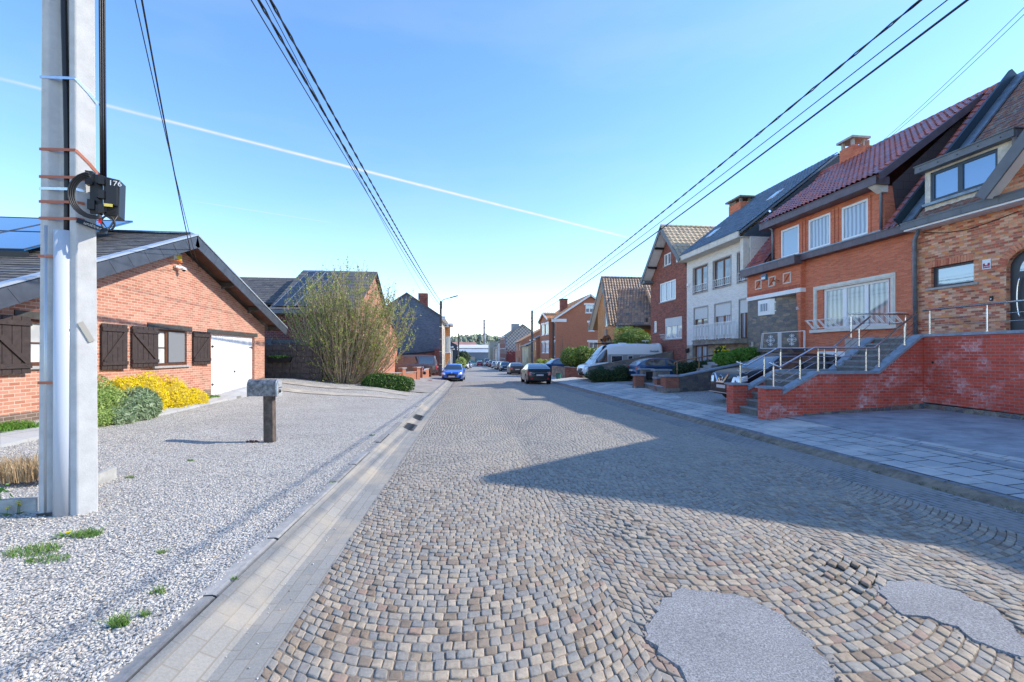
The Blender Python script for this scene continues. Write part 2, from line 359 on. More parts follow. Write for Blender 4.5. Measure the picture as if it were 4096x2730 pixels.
T_SL2 = TILE('dark_slates', [(.085, .085, .085), (.11, .105, .10), (.065, .065, .068)], .7)
G_SKY = GLASS('sky_reflecting_glass', (.10, .14, .18), .22)
G_DRK = GLASS('dark_window_glass', (.05, .055, .06), .07, base2=(.16, .17, .18))
G_CUR = GLASS('net_curtain_glass', (.50, .56, .62), .03, stripes=1.7, base2=(.17, .21, .27))
G_VERT = GLASS('vertical_blind_glass', (.46, .47, .46), .06, stripes=1.5, base2=(.12, .14, .15))
G_BLIND = GLASS('white_blind_glass', (.70, .70, .66), .03, base2=(.45, .46, .46))
G_BLUE = GLASS('blue_roof_window_glass', (.05, .18, .40), .16)
G_CAR = GLASS('car_glass', (.012, .015, .018), .10)
SHUT = BRK('roller_shutter', [(.72, .72, .70)], (.50, .50, .49), 6., .045, .008, .6, dirt=.05)
SOLAR = P('solar_cells', (.010, .016, .03), .35, ns=2, na=.2, spec=.3)
SOLARB = P('solar_glass_blue', (.02, .10, .24), .10, coat=1)
BARK = P('grey_bark', (.24, .18, .13), .9, ns=20, na=.35, rand=.35)
# ---------------------------------------------------------------- ground
def sheet(name, xf, ys, nx, off, mat, label=None):
    """strip of ground: xf(y) -> (x0, x1); follows the ground height"""
    mb = MB(); vs = []
    for y in ys:
        x0, x1 = xf(y)
        for i in range(nx + 1):
            x = x0 + (x1 - x0) * i / nx; vs.append((x, y, gz(x, y, off)))
    fs = [(j * (nx + 1) + i, j * (nx + 1) + i + 1, (j + 1) * (nx + 1) + i + 1, (j + 1) * (nx + 1) + i) for j in range(len(ys) - 1) for i in range(nx)]
    mb.add(vs, fs); o = obj(name, mb, mat, kind='structure')
    return o
def fr_(a, b, n): return [a + (b - a) * i / n for i in range(n + 1)]
def gravel_mat():
    t = NT('gravel'); a = t.N('ShaderNodeTexVoronoi', i_Scale=42., i_Randomness=1.); t.L(t.pos(), a.inputs['Vector'])
    sp = t.N('ShaderNodeSeparateColor'); t.L(a.outputs['Color'], sp.inputs[0])
    c = t.ramp(sp.outputs[0], [(0, (0.280, 0.276, 0.267)), (.3, (0.460, 0.451, 0.432)), (.6, (0.580, 0.563, 0.524)), (.9, (0.680, 0.650, 0.589)), (1, (0.600, 0.514, 0.405))])
    e = t.ramp(a.outputs['Distance'], [(.35, (1,) * 3), (.75, (.3,) * 3)]); c = t.mix(.8, c, e, 'MULTIPLY')
    c = t.mix(.5, c, t.ramp(t.noise(.8, 4), [(.3, (.75, .72, .68)), (.7, (1.1,) * 3)]), 'MULTIPLY')
    t.L(c, t.b.inputs['Base Color']); t.b.inputs['Roughness'].default_value = .9
    t.bump(t.math('MULTIPLY', a.outputs['Distance'], -1.), 1., .02); return t.m
GRAV = gravel_mat()
PEB = TILE('gravel_pebbles', [(0.228, 0.221, 0.217), (0.361, 0.350, 0.331), (0.465, 0.446, 0.409), (0.551, 0.524, 0.474), (0.617, 0.580, 0.509), (0.513, 0.423, 0.322)], .85, ns=50, spec=.3)
def cobble_mat():
    t = NT('porphyry_setts'); r = t.N('ShaderNodeNewGeometry').outputs['Random Per Island']
    c1 = t.ramp(r, [(0, (0.224, 0.168, 0.117)), (.14, (0.319, 0.252, 0.178)), (.26, (0.254, 0.235, 0.204)), (.40, (0.366, 0.302, 0.224)), (.52, (0.277, 0.263, 0.230)), (.64, (0.295, 0.202, 0.148)), (.70, (0.242, 0.230, 0.209)), (.82, (0.401, 0.330, 0.245)), (.93, (0.313, 0.274, 0.219)), (1, (0.271, 0.179, 0.148))], 'CONSTANT')
    c2 = t.ramp(r, [(0, (0.242, 0.224, 0.194)), (.25, (0.295, 0.269, 0.230)), (.5, (0.336, 0.308, 0.255)), (.8, (0.277, 0.258, 0.224)), (1, (0.366, 0.325, 0.265))])
    sp = t.N('ShaderNodeSeparateXYZ'); t.L(t.pos(), sp.inputs[0])
    far = t.ramp(t.math('MULTIPLY', t.math('ADD', sp.outputs[1], t.math('MULTIPLY', t.noise(.5, 3), 6.)), .06), [(.35, (0,) * 3), (.75, (1,) * 3)])
    c = t.mix(far, c1, c2)
    f = t.noise(26, 6, .75); c = t.mix(.75, c, t.ramp(f, [(.28, (.62, .6, .57)), (.72, (1.35, 1.36, 1.38))]), 'MULTIPLY')
    c = t.mix(t.ramp(t.noise(1.0, 5, .65), [(.48, (0,) * 3), (.72, (.5,) * 3)]), c, (.42, .35, .27))
    t.L(c, t.b.inputs['Base Color']); t.b.inputs['Roughness'].default_value = .72
    t.bump(t.math('ADD', t.noise(70, 4, .75), t.math('MULTIPLY', f, 1.2)), .55, .008); return t.m
COB = cobble_mat()
SAND = P('sandy_joint', (.22, .175, .13), .95, ns=5, na=.35, bump=.6, bs=120)
def farcob():
    t = NT('far_setts'); b = t.N('ShaderNodeTexBrick', offset=.5, i_Scale=1., i_Mortar_Size=.008, i_Brick_Width=.11, i_Row_Height=.1)
    b.inputs['Color1'].default_value = (.24, .235, .225, 1); b.inputs['Color2'].default_value = (.32, .31, .285, 1); b.inputs['Mortar'].default_value = (.22, .20, .175, 1)
    t.L(t.pos(), b.inputs[0]); c = t.mix(.6, b.outputs[0], t.ramp(t.noise(.6, 5), [(.3, (.75,) * 3), (.7, (1.2,) * 3)]), 'MULTIPLY')
    t.L(c, t.b.inputs['Base Color']); t.b.inputs['Roughness'].default_value = .8; return t.m
def paver(name, w, h, cols, mortar, dust, ms=.014):
    def v(t):
        # square with the kerb line
        m = t.N('ShaderNodeMapping'); m.inputs['Rotation'].default_value = (0, 0, math.radians(1.5)); t.L(t.pos(), m.inputs[0])
        x = t.N('ShaderNodeSeparateXYZ'); t.L(m.outputs[0], x.inputs[0]); c = t.N('ShaderNodeCombineXYZ'); t.L(x.outputs[1], c.inputs[0]); t.L(x.outputs[0], c.inputs[1]); return c.outputs[0]
    t = NT(name); b = t.N('ShaderNodeTexBrick', offset=.35, i_Scale=1., i_Mortar_Size=ms / 2, i_Mortar_Smooth=.1, i_Brick_Width=w, i_Row_Height=h)
    b.inputs['Color1'].default_value = (0, 0, 0, 1); b.inputs['Color2'].default_value = (1, 1, 1, 1); b.inputs['Mortar'].default_value = (.5,) * 3 + (1,)
    t.L(v(t), b.inputs[0]); c = t.ramp(b.outputs[0], [(0, cols[0]), (1, cols[1])])
    f = t.noise(60, 4, .7); c = t.mix(.6, c, t.ramp(f, [(.3, (.75,) * 3), (.7, (1.2,) * 3)]), 'MULTIPLY')
    c = t.mix(b.outputs[1], c, mortar)
    d = t.ramp(t.noise(.55, 6, .7), [(.47, (0,) * 3), (.62, (.85,) * 3)]); c = t.mix(d, c, dust)
    t.L(c, t.b.inputs['Base Color']); t.b.inputs['Roughness'].default_value = .88
    t.bump(t.math('ADD', t.math('MULTIPLY', b.outputs[1], -1.), t.math('MULTIPLY', f, .35)), .6, .01); return t.m
PAVE = paver('grey_paving_slabs', .46, .44, ((.33, .34, .335), (.45, .455, .44)), (.045, .05, .035), (.66, .60, .52), .026)
GUT = paver('gutter_blocks', .27, .100, ((.25, .245, .225), (.30, .29, .265)), (.235, .215, .18), (.40, .345, .265), .009)
GUT2 = paver('gutter_setts', .22, .105, ((.22, .22, .21), (.30, .29, .27)), (.09, .08, .06), (.30, .27, .23), .02)
ASPH = P('asphalt_drive', (.27, .285, .30), .85, ns=2.2, na=.2, bump=.3, bs=150, tint=(.33, .34, .35))
def asph_patch():
    t = NT('asphalt_patch'); a = t.noise(75, 5, .9); b = t.noise(2, 4)
    c = t.ramp(a, [(.36, (.10, .105, .11)), (.5, (.27, .275, .285)), (.62, (.46, .46, .46))]); c = t.mix(.5, c, t.ramp(b, [(.35, (.8,) * 3), (.7, (1.15,) * 3)]), 'MULTIPLY')
    t.L(c, t.b.inputs['Base Color']); t.b.inputs['Roughness'].default_value = .85; t.bump(a, .9, .01); return t.m
GRASSM = P('grassy_soil', (.07, .075, .035), .95, ns=2, na=.4, bump=.6, bs=30, tint=(.14, .12, .06))
DRIVE = P('worn_drive', (.27, .255, .235), .9, ns=1.5, na=.2, bump=.3, bs=60)
# the terrain under everything, out to the horizon
def terrain():
    ys = [-30, -15] + fr_(-6, 60, 33) + [70, 80, 95, 110, 130, 150, 175, 200, 260, 350, 500, 900, 2000, 6000]
    xs = [-6000, -1500, -400, -120, -60, -30, -20, -14, -11, -9, -7.5, -6, -4.4, -4.14, 0, 4.14, 4.4, 5.6, 6.2, 8, 10, 12.5, 16, 25, 40, 70, 150, 500, 1500, 6000]
    mb = MB(); vs = [(xc(min(y, 200)) + t, y, gz(xc(min(y, 200)) + t, min(y, 900)) - (.10 if abs(t) < 4.2 else .07)) for y in ys for t in xs]; n = len(xs)
    mb.add(vs, [(j * n + i, j * n + i + 1, (j + 1) * n + i + 1, (j + 1) * n + i) for j in range(len(ys) - 1) for i in range(n - 1)])
    obj('ground', mb, GRASSM, kind='structure')
terrain()
KL, KR, CL, CR, CR2 = -4.15, 4.15, -3.60, 3.17, 3.99
YN = 38.
def strip(name, t0, t1, y0, y1, off, mat, nx=4, step=1.):
    return sheet(name, lambda y: (xc(y) + t0, xc(y) + t1), fr_(y0, y1, max(1, int((y1 - y0) / step))), nx, off, mat)
strip('road_bed', CL - .02, CR + .02, -3, YN, -.0085, SAND, 6)
strip('road_far', CL, CR + .5, YN, 190, -.002, farcob(), 6, 4)
strip('gutter', KL - .02, CL, -3, 190, -.001, GUT, 2, 2)
strip('gutter', CR, CR2, -3, YN, -.001, GUT2, 2, 2)
strip('gutter', CR + .5, KR, YN, 190, -.001, GUT, 2, 4)
strip('gutter_edge', CR2, KR + .02, -3, YN, -.012, SAND, 1, 2)
def cobbles():
    mb = MB(); V, Fc = mb.v, mb.f
    W = (CR - CL) / 3; Rr = W * .76; cs = .084
    holes = PATCH
    ROWS = [-1.2]
    while ROWS[-1] < YN + .8: ROWS.append(ROWS[-1] + cs * RN.uniform(.93, 1.07))
    for c in range(3):
        tc = CL + W * (c + .5)
        half = math.asin(W / 2 / Rr) * 1.012
        sag = Rr - math.sqrt(Rr * Rr - W * W / 4)
        for y0, y1 in zip(ROWS, ROWS[1:]):
            ps = y1 - y0
            n = int(2 * half * Rr / .083)
            # irregular cuts along the arc
            cut = [0.]
            for i in range(n): cut.append(cut[-1] + RN.uniform(.75, 1.28))
            cut = [q / cut[-1] * 2 * half - half for q in cut]
            for i in range(n):
                a0, a1 = cut[i], cut[i + 1]; g = .0036 / Rr
                a0 += g; a1 -= g
                q = []
                for (a, k) in ((a0, 0), (a1, 0), (a1, 1), (a0, 1)):
                    yy = y0 + k * (ps - .008) + Rr - Rr * math.cos(a)
                    tt = tc + Rr * math.sin(a)
                    q.append([tt + RN.uniform(-.005, .005), yy + RN.uniform(-.005, .005)])
                mx = sum(p[0] for p in q) / 4; my = sum(p[1] for p in q) / 4
                if my > YN or my < -1.5: continue
                wx = xc(my) + mx
                # only what the open street can show
                if my < 1.2: continue
                if any(inside(wx, my, h) for h in holes): continue
                h = (RN.uniform(-.005, .005) + .003 * math.sin(my * 1.7 + mx * 2.1)) * (1 if my < 8 else .45)
                for (sx_, sy_) in SUNK:
                    d2 = (wx - sx_) ** 2 + (my - sy_) ** 2
                    if d2 < .25: h += RN.uniform(-.007, .015) * (1 - d2 / .25)
                tx, ty = RN.uniform(-.05, .05), RN.uniform(-.05, .05)
                b = len(V); zc = gz(wx, my)
                far = my > 11
                pts = [(xc(p[1]) + p[0], p[1]) for p in q]
                if far:
                    for sc_, dz in ((1, -.012), (.91, 0)):
                        for p in pts: x = wx + (p[0] - wx) * sc_; y = my + (p[1] - my) * sc_; V.append((x, y, zc + h + dz + (x - wx) * tx + (y - my) * ty))
                    for k in range(4): k2 = (k + 1) % 4; Fc.append((b + k, b + k2, b + 4 + k2, b + 4 + k)); mb.m.append(0)
                    Fc.append((b + 4, b + 5, b + 6, b + 7)); mb.m.append(0)
                    continue
                oc = []
                for k in range(4):
                    p, pn, pp_ = pts[k], pts[(k + 1) % 4], pts[k - 1]; c1, c2 = RN.uniform(.05, .15), RN.uniform(.05, .15)
                    oc.append((p[0] + (pp_[0] - p[0]) * c1, p[1] + (pp_[1] - p[1]) * c1)); oc.append((p[0] + (pn[0] - p[0]) * c2, p[1] + (pn[1] - p[1]) * c2))
                jr = [RN.uniform(-.0025, .0025) for _ in range(8)]
                for sc_, dz in ((1.02, -.02), (1.0, -.0075), (.945, -.0008), (.74, .0010)):
                    for k, p in enumerate(oc): x = wx + (p[0] - wx) * sc_; y = my + (p[1] - my) * sc_; V.append((x, y, zc + h + dz + (jr[k] if dz > -.01 else 0) + (x - wx) * tx + (y - my) * ty))
                for l in range(3):
                    for k in range(8): k2 = (k + 1) % 8; Fc.append((b + l * 8 + k, b + l * 8 + k2, b + l * 8 + 8 + k2, b + l * 8 + 8 + k)); mb.m.append(0)
                Fc.append(tuple(range(b + 24, b + 32))); mb.m.append(0)
    o = obj('cobbled_road', mb, COB, kind='structure', smooth=True)
def inside(x, y, poly):
    r = False; n = len(poly)
    for i in range(n):
        a, b = poly[i], poly[(i + 1) % n]
        if (a[1] > y) != (b[1] > y) and x < (b[0] - a[0]) * (y - a[1]) / (b[1] - a[1]) + a[0]: r = not r
    return r
def px_poly(pts, c=0): return [tuple(gp(*Q(x, y), c)[:2]) for x, y in pts]
P1 = px_poly([(1548, 1368), (1515, 1400), (1490, 1450), (1492, 1480), (1515, 1510), (1570, 1545), (1600, 1600), (1930, 1600), (1900, 1540), (1862, 1485), (1800, 1425), (1740, 1395), (1680, 1378), (1610, 1372), (1570, 1362)])
P2 = px_poly([(2018, 1357), (2040, 1346), (2090, 1342), (2150, 1352), (2210, 1372), (2280, 1408), (2353, 1468), (2400, 1510), (2340, 1520), (2265, 1495), (2195, 1452), (2140, 1432), (2085, 1428), (2045, 1402)])
PATCH = [P1, P2]
SUNK = [tuple(gp(*Q(x, y))[:2]) for x, y in [(1450, 1215), (1480, 1240), (1410, 1200), (1915, 1300), (1950, 1325), (1985, 1360), (1975, 1340)]]
cobbles()
def patches():
    m = asph_patch()
    for pl in PATCH:
        mb = MB()
        # rough edge: subdivide and jitter
        pp = []
        for i in range(len(pl)):
            a, b = pl[i], pl[(i + 1) % len(pl)]; n = max(1, int(math.dist(a, b) / .05))
            for k in range(n):
                q = [a[0] + (b[0] - a[0]) * k / n + RN.uniform(-.026, .026), a[1] + (b[1] - a[1]) * k / n + RN.uniform(-.026, .026)]; pp.append(q)
        n = len(pp); cx = sum(p[0] for p in pp) / n; cy = sum(p[1] for p in pp) / n
        bm = bmesh.new(); vv = [bm.verts.new((p[0], p[1], gz(p[0], p[1], .010))) for p in pp]
        ed = [bm.edges.new((vv[i], vv[(i + 1) % n])) for i in range(n)]
        bmesh.ops.triangle_fill(bm, use_beauty=True, edges=ed, normal=(0, 0, 1)); bm.verts.index_update()
        mb.add([v.co.copy() for v in bm.verts], [tuple(v.index for v in f.verts) if f.normal.z > 0 else tuple(reversed([v.index for v in f.verts])) for f in bm.faces]); bm.free()
        vs = [(p[0], p[1], gz(p[0], p[1], .010)) for p in pp] + [(cx + (p[0] - cx) * 1.03, cy + (p[1] - cy) * 1.03, gz(p[0], p[1], -.02)) for p in pp]
        mb.add(vs, [(i, n + i, n + (i + 1) % n, (i + 1) % n) for i in range(n)]); obj('asphalt_patch', mb, m, kind='structure')
        for q in pp:
            for _ in range(5): RIM_.append((q[0] + RN.gauss(0, .035), q[1] + RN.gauss(0, .03)))
RIM_ = []
patches()
# kerbs, stone by stone
def kerb_mat():
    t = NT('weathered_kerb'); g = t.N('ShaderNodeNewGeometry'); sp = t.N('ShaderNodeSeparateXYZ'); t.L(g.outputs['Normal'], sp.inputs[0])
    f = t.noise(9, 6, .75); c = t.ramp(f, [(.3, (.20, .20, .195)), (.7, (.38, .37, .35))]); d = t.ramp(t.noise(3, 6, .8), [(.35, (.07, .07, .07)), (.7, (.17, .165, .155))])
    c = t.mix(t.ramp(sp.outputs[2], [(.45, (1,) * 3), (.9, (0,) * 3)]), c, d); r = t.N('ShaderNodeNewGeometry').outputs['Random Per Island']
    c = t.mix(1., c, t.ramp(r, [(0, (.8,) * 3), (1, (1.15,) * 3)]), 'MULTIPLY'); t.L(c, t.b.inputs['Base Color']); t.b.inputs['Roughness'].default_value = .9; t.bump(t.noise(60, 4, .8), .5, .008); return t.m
KERBM = kerb_mat()
def kerb(name, t, w, y0, y1, sgn, mat, hh=.11):
    mb = MB(); y = y0
    while y < y1:
        L = RN.uniform(.95, 1.05); dx = RN.uniform(-.012, .012); dz = RN.uniform(-.012, .008); ye = y + L - .012
        prof = [(0, -.1), (.008, hh * .30), (.022, hh * .74), (.036, hh * .93), (.060, hh), (w, hh), (w, -.1)]
        vs = []
        for yy in (y, y + .02, ye - .02, ye):
            e = .006 if yy in (y, ye) else 0
            for k, (q, z) in enumerate(prof):
                j = RN.uniform(-.004, .004)
                vs.append((xc(yy) + t + dx - sgn * (q + e * (k < 5)) + (j if y < 20 else 0), yy, zr(yy) + z + dz - (e if z > 0 else 0) + j * .5))
        n = 7; mb.add(vs, [(r * n + k, (r + 1) * n + k, (r + 1) * n + k + 1, r * n + k + 1) for r in range(3) for k in range(6)] + [tuple(range(7)), tuple(range(27, 20, -1))])
        y += L * (1 if y < 40 else 1)
    obj(name, mb, mat, kind='structure')
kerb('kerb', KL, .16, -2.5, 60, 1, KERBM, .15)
kerb('kerb', KR, .13, -2.5, 90, -1, P('worn_kerb', (.17, .175, .185), .85, ns=7, na=.3, bump=.4, bs=50))
strip('kerb', KL - .14, KL, 60, 190, .1, CONC2, 1, 10); strip('kerb', KR, KR + .14, 90, 190, .1, CONC2, 1, 10)
# left side: gravel forecourt, far pavement
yard = sheet('gravel_forecourt', lambda y: (-9.2, xc(y) + KL - .13), fr_(-4, 23, 54), 16, .0, GRAV)
sheet('pavement', lambda y: (-8.2, xc(y) + KL - .13), fr_(23, 60, 20), 6, .004, DRIVE)
sheet('pavement', lambda y: (-30, xc(y) + KL - .13), fr_(60, 190, 20), 3, .004, DRIVE)
def flat(name, pts, off, mat, c=None):
    mb = MB(); mb.poly([(x, y, gz(x, y, off)) for x, y in pts]); obj(name, mb, mat, kind='structure')
# slab path along the house and the two wheel tracks to the garage
PATHM = paver('path_slabs', .6, .6, ((.36, .37, .38), (.45, .46, .46)), (.2, .19, .17), (.46, .45, .42))
path_px = [((0, 1000), (0, 1040)), ((235, 965), (235, 988)), ((380, 944), (380, 962)), ((500, 921), (500, 935)), ((590, 905), (600, 915))]
mb = MB(); far_, near_ = [], []
for a, b in path_px:
    fa = gp(*Q(*a), .42); nb = gp(*Q(*b), .36)
    far_.append(fa); near_.append(nb)
vs = []
for a, b in zip(near_, far_):
    vs += [(a.x, a.y, gz(a.x, a.y, -.05)), (a.x, a.y, gz(a.x, a.y, .05)), (b.x, b.y, gz(b.x, b.y, .055)), (b.x, b.y, gz(b.x, b.y, -.05))]
n = len(near_)
mb.add(vs, [(j * 4 + i, (j + 1) * 4 + i, (j + 1) * 4 + i + 1, j * 4 + i + 1) for j in range(n - 1) for i in range(3)])
obj('garden_path', mb, PATHM, kind='structure')
TRK = P('wheel_track_concrete', (.40, .36, .30), .9, ns=2.5, na=.25, bump=.3, bs=60)
for ya, yb in ((19.2, 19.85), (20.9, 21.5)):
    mb = MB(); xs = fr_(-8.1, -2.1, 10); vs = []
    for x in xs: vs += [(x, ya - (x + 2) * -.03, gz(x, ya, .014)), (x, yb - (x + 2) * -.03, gz(x, yb, .014))]
    mb.add(vs, [(2 * i, 2 * i + 2, 2 * i + 3, 2 * i + 1) for i in range(len(xs) - 1)]); obj('wheel_track', mb, TRK, kind='structure')
# right side: pavement, garden strip, drives
sheet('pavement', lambda y: (xc(y) + KR + .12, 8.7 if y < 16.5 else min(10.1, 8.7 + (y - 16.5) * .4)), fr_(-3, 60, 63), 8, .0, PAVE)
sheet('pavement', lambda y: (xc(y) + KR + .12, xc(y) + KR + 2.4), fr_(60, 190, 30), 3, .004, PAVE)
sheet('asphalt_drive', lambda y: (lerp([(-3, 7.9), (5, 8.1), (10.9, 8.75)], y), 16.), fr_(-3, 11.15, 14), 8, .008, ASPH)
sheet('gravel_drive', lambda y: (lerp([(11.2, 8.7), (16.5, 8.7), (20.9, 10.1)], y), 15.4), fr_(11.2, 21, 20), 8, .005, GRAV)
sheet('worn_drive', lambda y: (10.1, 15.5), fr_(26, 31, 6), 5, .006, DRIVE)
sheet('worn_drive', lambda y: (9.5, 17), fr_(31, 35.5, 6), 5, .006, DRIVE)
# loose pebbles lying on the near gravel, and along the right gutter
def pebbles(name, n, pick, s0, s1, mat, squash=.6):
    mb = MB(); V, Fc = mb.v, mb.f; k = 0
    while k < n:
        q = pick()
        if q is None: continue
        x, y, z = q; k += 1
        s = RN.uniform(s0, s1) * .5; a = RN.uniform(0, pi); ca, sa = math.cos(a), math.sin(a); el = RN.uniform(.65, 1.)
        b = len(V); hz = s * RN.uniform(.4, .8) * squash / .6; tx = RN.uniform(-.3, .3); ty = RN.uniform(-.3, .3)
        for (dx, dy, dz) in ((1, .2, 0), (.1, 1, .1), (-1, -.1, 0), (-.2, -1, .1), (.35, .25, 1), (-.4, .15, .9), (0, -.45, .85)):
            dx *= s; dy *= s * el; X = x + dx * ca - dy * sa; Y = y + dx * sa + dy * ca
            V.append((X, Y, z + hz * dz + (dx * tx + dy * ty)))
        for f in ((0, 1, 4), (1, 5, 4), (1, 2, 5), (2, 3, 6), (2, 6, 5), (3, 0, 6), (0, 4, 6), (4, 5, 6)):
            Fc.append((b + f[0], b + f[1], b + f[2])); mb.m.append(0)
    obj(name, mb, mat, label='loose grey and white gravel pebbles' if 'left' not in name else None, cat='gravel', kind='stuff')
def pk_left():
    y = 1.6 + 8.5 * RN.random() ** 1.5
    x0 = -1.55 - .76 * y - .6; x1 = xc(y) + KL - .12
    x = RN.uniform(max(x0, -8.), x1)
    # thin out on the kerb side
    return (x, y, gz(x, y, RN.uniform(-.006, .006)))
pebbles('gravel', 66000, pk_left, .014, .029, PEB)
def pk_r():
    y = 2.5 + 15 * RN.random() ** 1.6; t = RN.gauss(4.08, .04)
    if t > 4.14 or math.sin(y * 1.9) + RN.random() < .1: return None
    return (xc(y) + t, y, gz(xc(y) + t, y, -.008))
pebbles('gutter_gravel', 1500, pk_r, .015, .04, PEB)
def pk_g():
    y = 2.2 + 9 * RN.random() ** 1.4; t = -4.14 + abs(RN.gauss(0, .22))
    return (xc(y) + t, y, gz(xc(y) + t, y, .001))
def pk_rim(): q = RIM_[RN.randrange(len(RIM_))]; return (q[0], q[1], gz(q[0], q[1], .004))
pebbles('asphalt_crumbs', 900, pk_rim, .006, .020, P('dark_grit', (.12, .12, .125), .9, rand=.5))
pebbles('stray_gravel', 260, pk_g, .008, .022, PEB)
# ================================================================ RIGHT SIDE HOUSES
X0 = 15.43
def shellx(mb, x0, x1, y0, y1, z0, z1, m=0, skip=''):
    if 'n' not in skip: mb.quad((x0, y0, z0), (x1, y0, z0), (x1, y0, z1), (x0, y0, z1), m)
    if 'f' not in skip: mb.quad((x1, y1, z0), (x0, y1, z0), (x0, y1, z1), (x1, y1, z1), m)
    if 'r' not in skip: mb.quad((x1, y0, z0), (x1, y1, z0), (x1, y1, z1), (x1, y0, z1), m)
    if 'l' not in skip: mb.quad((x0, y1, z0), (x0, y0, z0), (x0, y0, z1), (x0, y1, z1), m)
def sill(parent, fr, r, mat, over=.08, h=.06, out=.07, depth=.1, name='sill'):
    s = MB(); s.fbox(fr, r[0] - over, r[1] - h, -depth, r[2] + over, r[1] - .002, out); return obj(name, s, mat, parent)
def pipe(parent, pts, r, mat, name='downpipe', n=8):
    s = MB(); s.tube(pts, r, n); return obj(name, s, mat, parent, smooth=True)
def gutter(parent, fr, u0, u1, z0, z1, w0, w1, mat, name='gutter'):
    s = MB(); s.fbox(fr, u0, z0, w0, u1, z1, w1)
    s.fbox(fr, u0 - .01, z1 - .03, w0 + .02, u1 + .01, z1 + .012, w1 + .015)
    u = u0 + .9
    while u < u1 - .3: s.fbox(fr, u, z0 - .004, w0 + .02, u + .012, z1 - .035, w1 + .006); u += .95
    return obj(name, s, mat, parent)

# ---------------------------------------------------------------- R0: house with the dormer, arched door and raised terrace
Z0 = .1
r0 = root('brick_house', 'nearest house on the right, mottled reclaimed brick with arched grey door and grey framed dormer', 'house', (17, 11, 0))
f0 = FR(X0, 13.62); YE0 = 3.0; W0 = 13.62 - YE0
wr = f0.rect(J(640, 632), J(1125, 800)); wr = (wr[0], wr[1], wr[2], wr[3])
dl = f0.uv(J(1495, 900))[0]; du1 = dl + 1.25; dz0 = 2.30; dsp = f0.uv(J(1495, 640))[1]; 
arch = [(dl, dz0), (du1, dz0), (du1, dsp)] + [(dl + .625 + .625 * math.cos(a), dsp + .5 * math.sin(a)) for a in fr_(0, pi, 12)[1:-1]] + [(dl, dsp)]
z_e = 5.95
mb = MB(); wall(mb, f0, [(0, Z0), (W0, Z0), (W0, z_e), (0, z_e)], [wr, arch], .2)
mb.quad((X0, YE0, Z0), (24, YE0, Z0), (24, YE0, z_e), (X0, YE0, z_e)); mb.poly([(X0, YE0, z_e), (24, YE0, z_e), (19.5, YE0, 11.4)])
mb.quad((24, YE0, Z0), (24, 13.62, Z0), (24, 13.62, z_e), (24, YE0, z_e))
obj('wall', mb, B_MIX, r0)
# soldier course and arch ring
mb = MB()
for i in range(15):
    u = wr[0] - .03 + i * (wr[2] - wr[0] + .03) / 15; mb.fbox(f0, u, wr[3], -.02, u + .068, wr[3] + .20, .012)
obj('soldier_course', mb, TILE('arch_bricks', [(.55, .18, .10), (.66, .28, .16), (.46, .12, .07)], .85), r0); mb = MB()
for a in fr_(0, pi, 22):
    c_, s_ = math.cos(a), math.sin(a); cx_ = dl + .625
    p = [(cx_ + .64 * c_, dsp + .515 * s_), (cx_ + .84 * c_, dsp + .70 * s_)]; t_ = (-s_ * .034, c_ * .034)
    q = [(p[0][0] - t_[0], p[0][1] - t_[1]), (p[0][0] + t_[0], p[0][1] + t_[1]), (p[1][0] + t_[0], p[1][1] + t_[1]), (p[1][0] - t_[0], p[1][1] - t_[1])]
    mb.hexa([f0.p(x, y, -.02) for x, y in q] + [f0.p(x, y, .014) for x, y in q])
obj('brick_arch', mb, bpy.data.materials['arch_bricks'], r0)
winfill(r0, f0, wr, DKM, G_SKY, depth=.16, fw=.07); sill(r0, f0, wr, GREY_ST, .14, .07, .06)
# arched door
mb = MB(); in_ = [(dl + .05, dz0), (du1 - .05, dz0), (du1 - .05, dsp)] + [(dl + .625 + .575 * math.cos(a), dsp + .45 * math.sin(a)) for a in fr_(0, pi, 12)[1:-1]] + [(dl + .05, dsp)]
mb.prism([f0.p(u, v, -.19) for u, v in arch], f0.n * .05); mb.fbox(f0, dl + .2, dz0 + .1, -.14, du1 - .2, dsp - .25, -.125)
door = obj('door', mb, P('anthracite_door', (.035, .042, .05), .4), r0)
mb = MB(); mb.prism([f0.p(dl + .625 + .40 * math.cos(a), dsp - .12 + .42 * math.sin(a), -.139) for a in fr_(0, pi, 12)], f0.n * .01); obj('fanlight', mb, G_SKY, door)
mb = MB(); mb.tube([f0.p(dl + .33 - .12 * math.cos(a * 1.0), dz0 + 1.05 + .62 * math.sin(a), -.06) for a in fr_(-1.1, 1.1, 10)], .018, 8); obj('handle', mb, STEEL, door, smooth=True)
# roof
g0 = MB()
gutter(r0, f0, -.05, W0, 5.94, 6.16, .02, .55, FASC)
mb = MB(); mb.fbox(f0, .02, 5.88, .0, W0, 5.935, .50); obj('soffit', mb, WHT, r0)
V0 = Vector((4.5, 0, 5.33)).normalized(); LV = math.hypot(4.5, 5.33)
mb = MB(); slab(mb, (15.0, 13.57, 6.13), (0, -1, 0), V0, W0, LV, .12); slab(mb, (19.5, 13.57, 11.45), (0, -1, 0), Vector((4.5, 0, -5.33)), W0, LV, .12)
tiles(mb, (15.0, 13.3, 6.15), (0, -1, 0), V0, W0 - .3, LV, .19, .16, .014, 2, .03)
obj('roof', mb, T_BRN, r0)
mb = MB(); N0 = Vector((0, -1, 0)).cross(V0); N0 = N0 if N0.z > 0 else -N0   # party parapet and flashing
slab(mb, Vector((14.95, 13.78, 6.15)) + N0 * .30, (0, -1, 0), V0, .10, LV + .1, .42)
obj('verge', mb, P('verge_lead', (.03, .05, .065), .4, .3), r0)
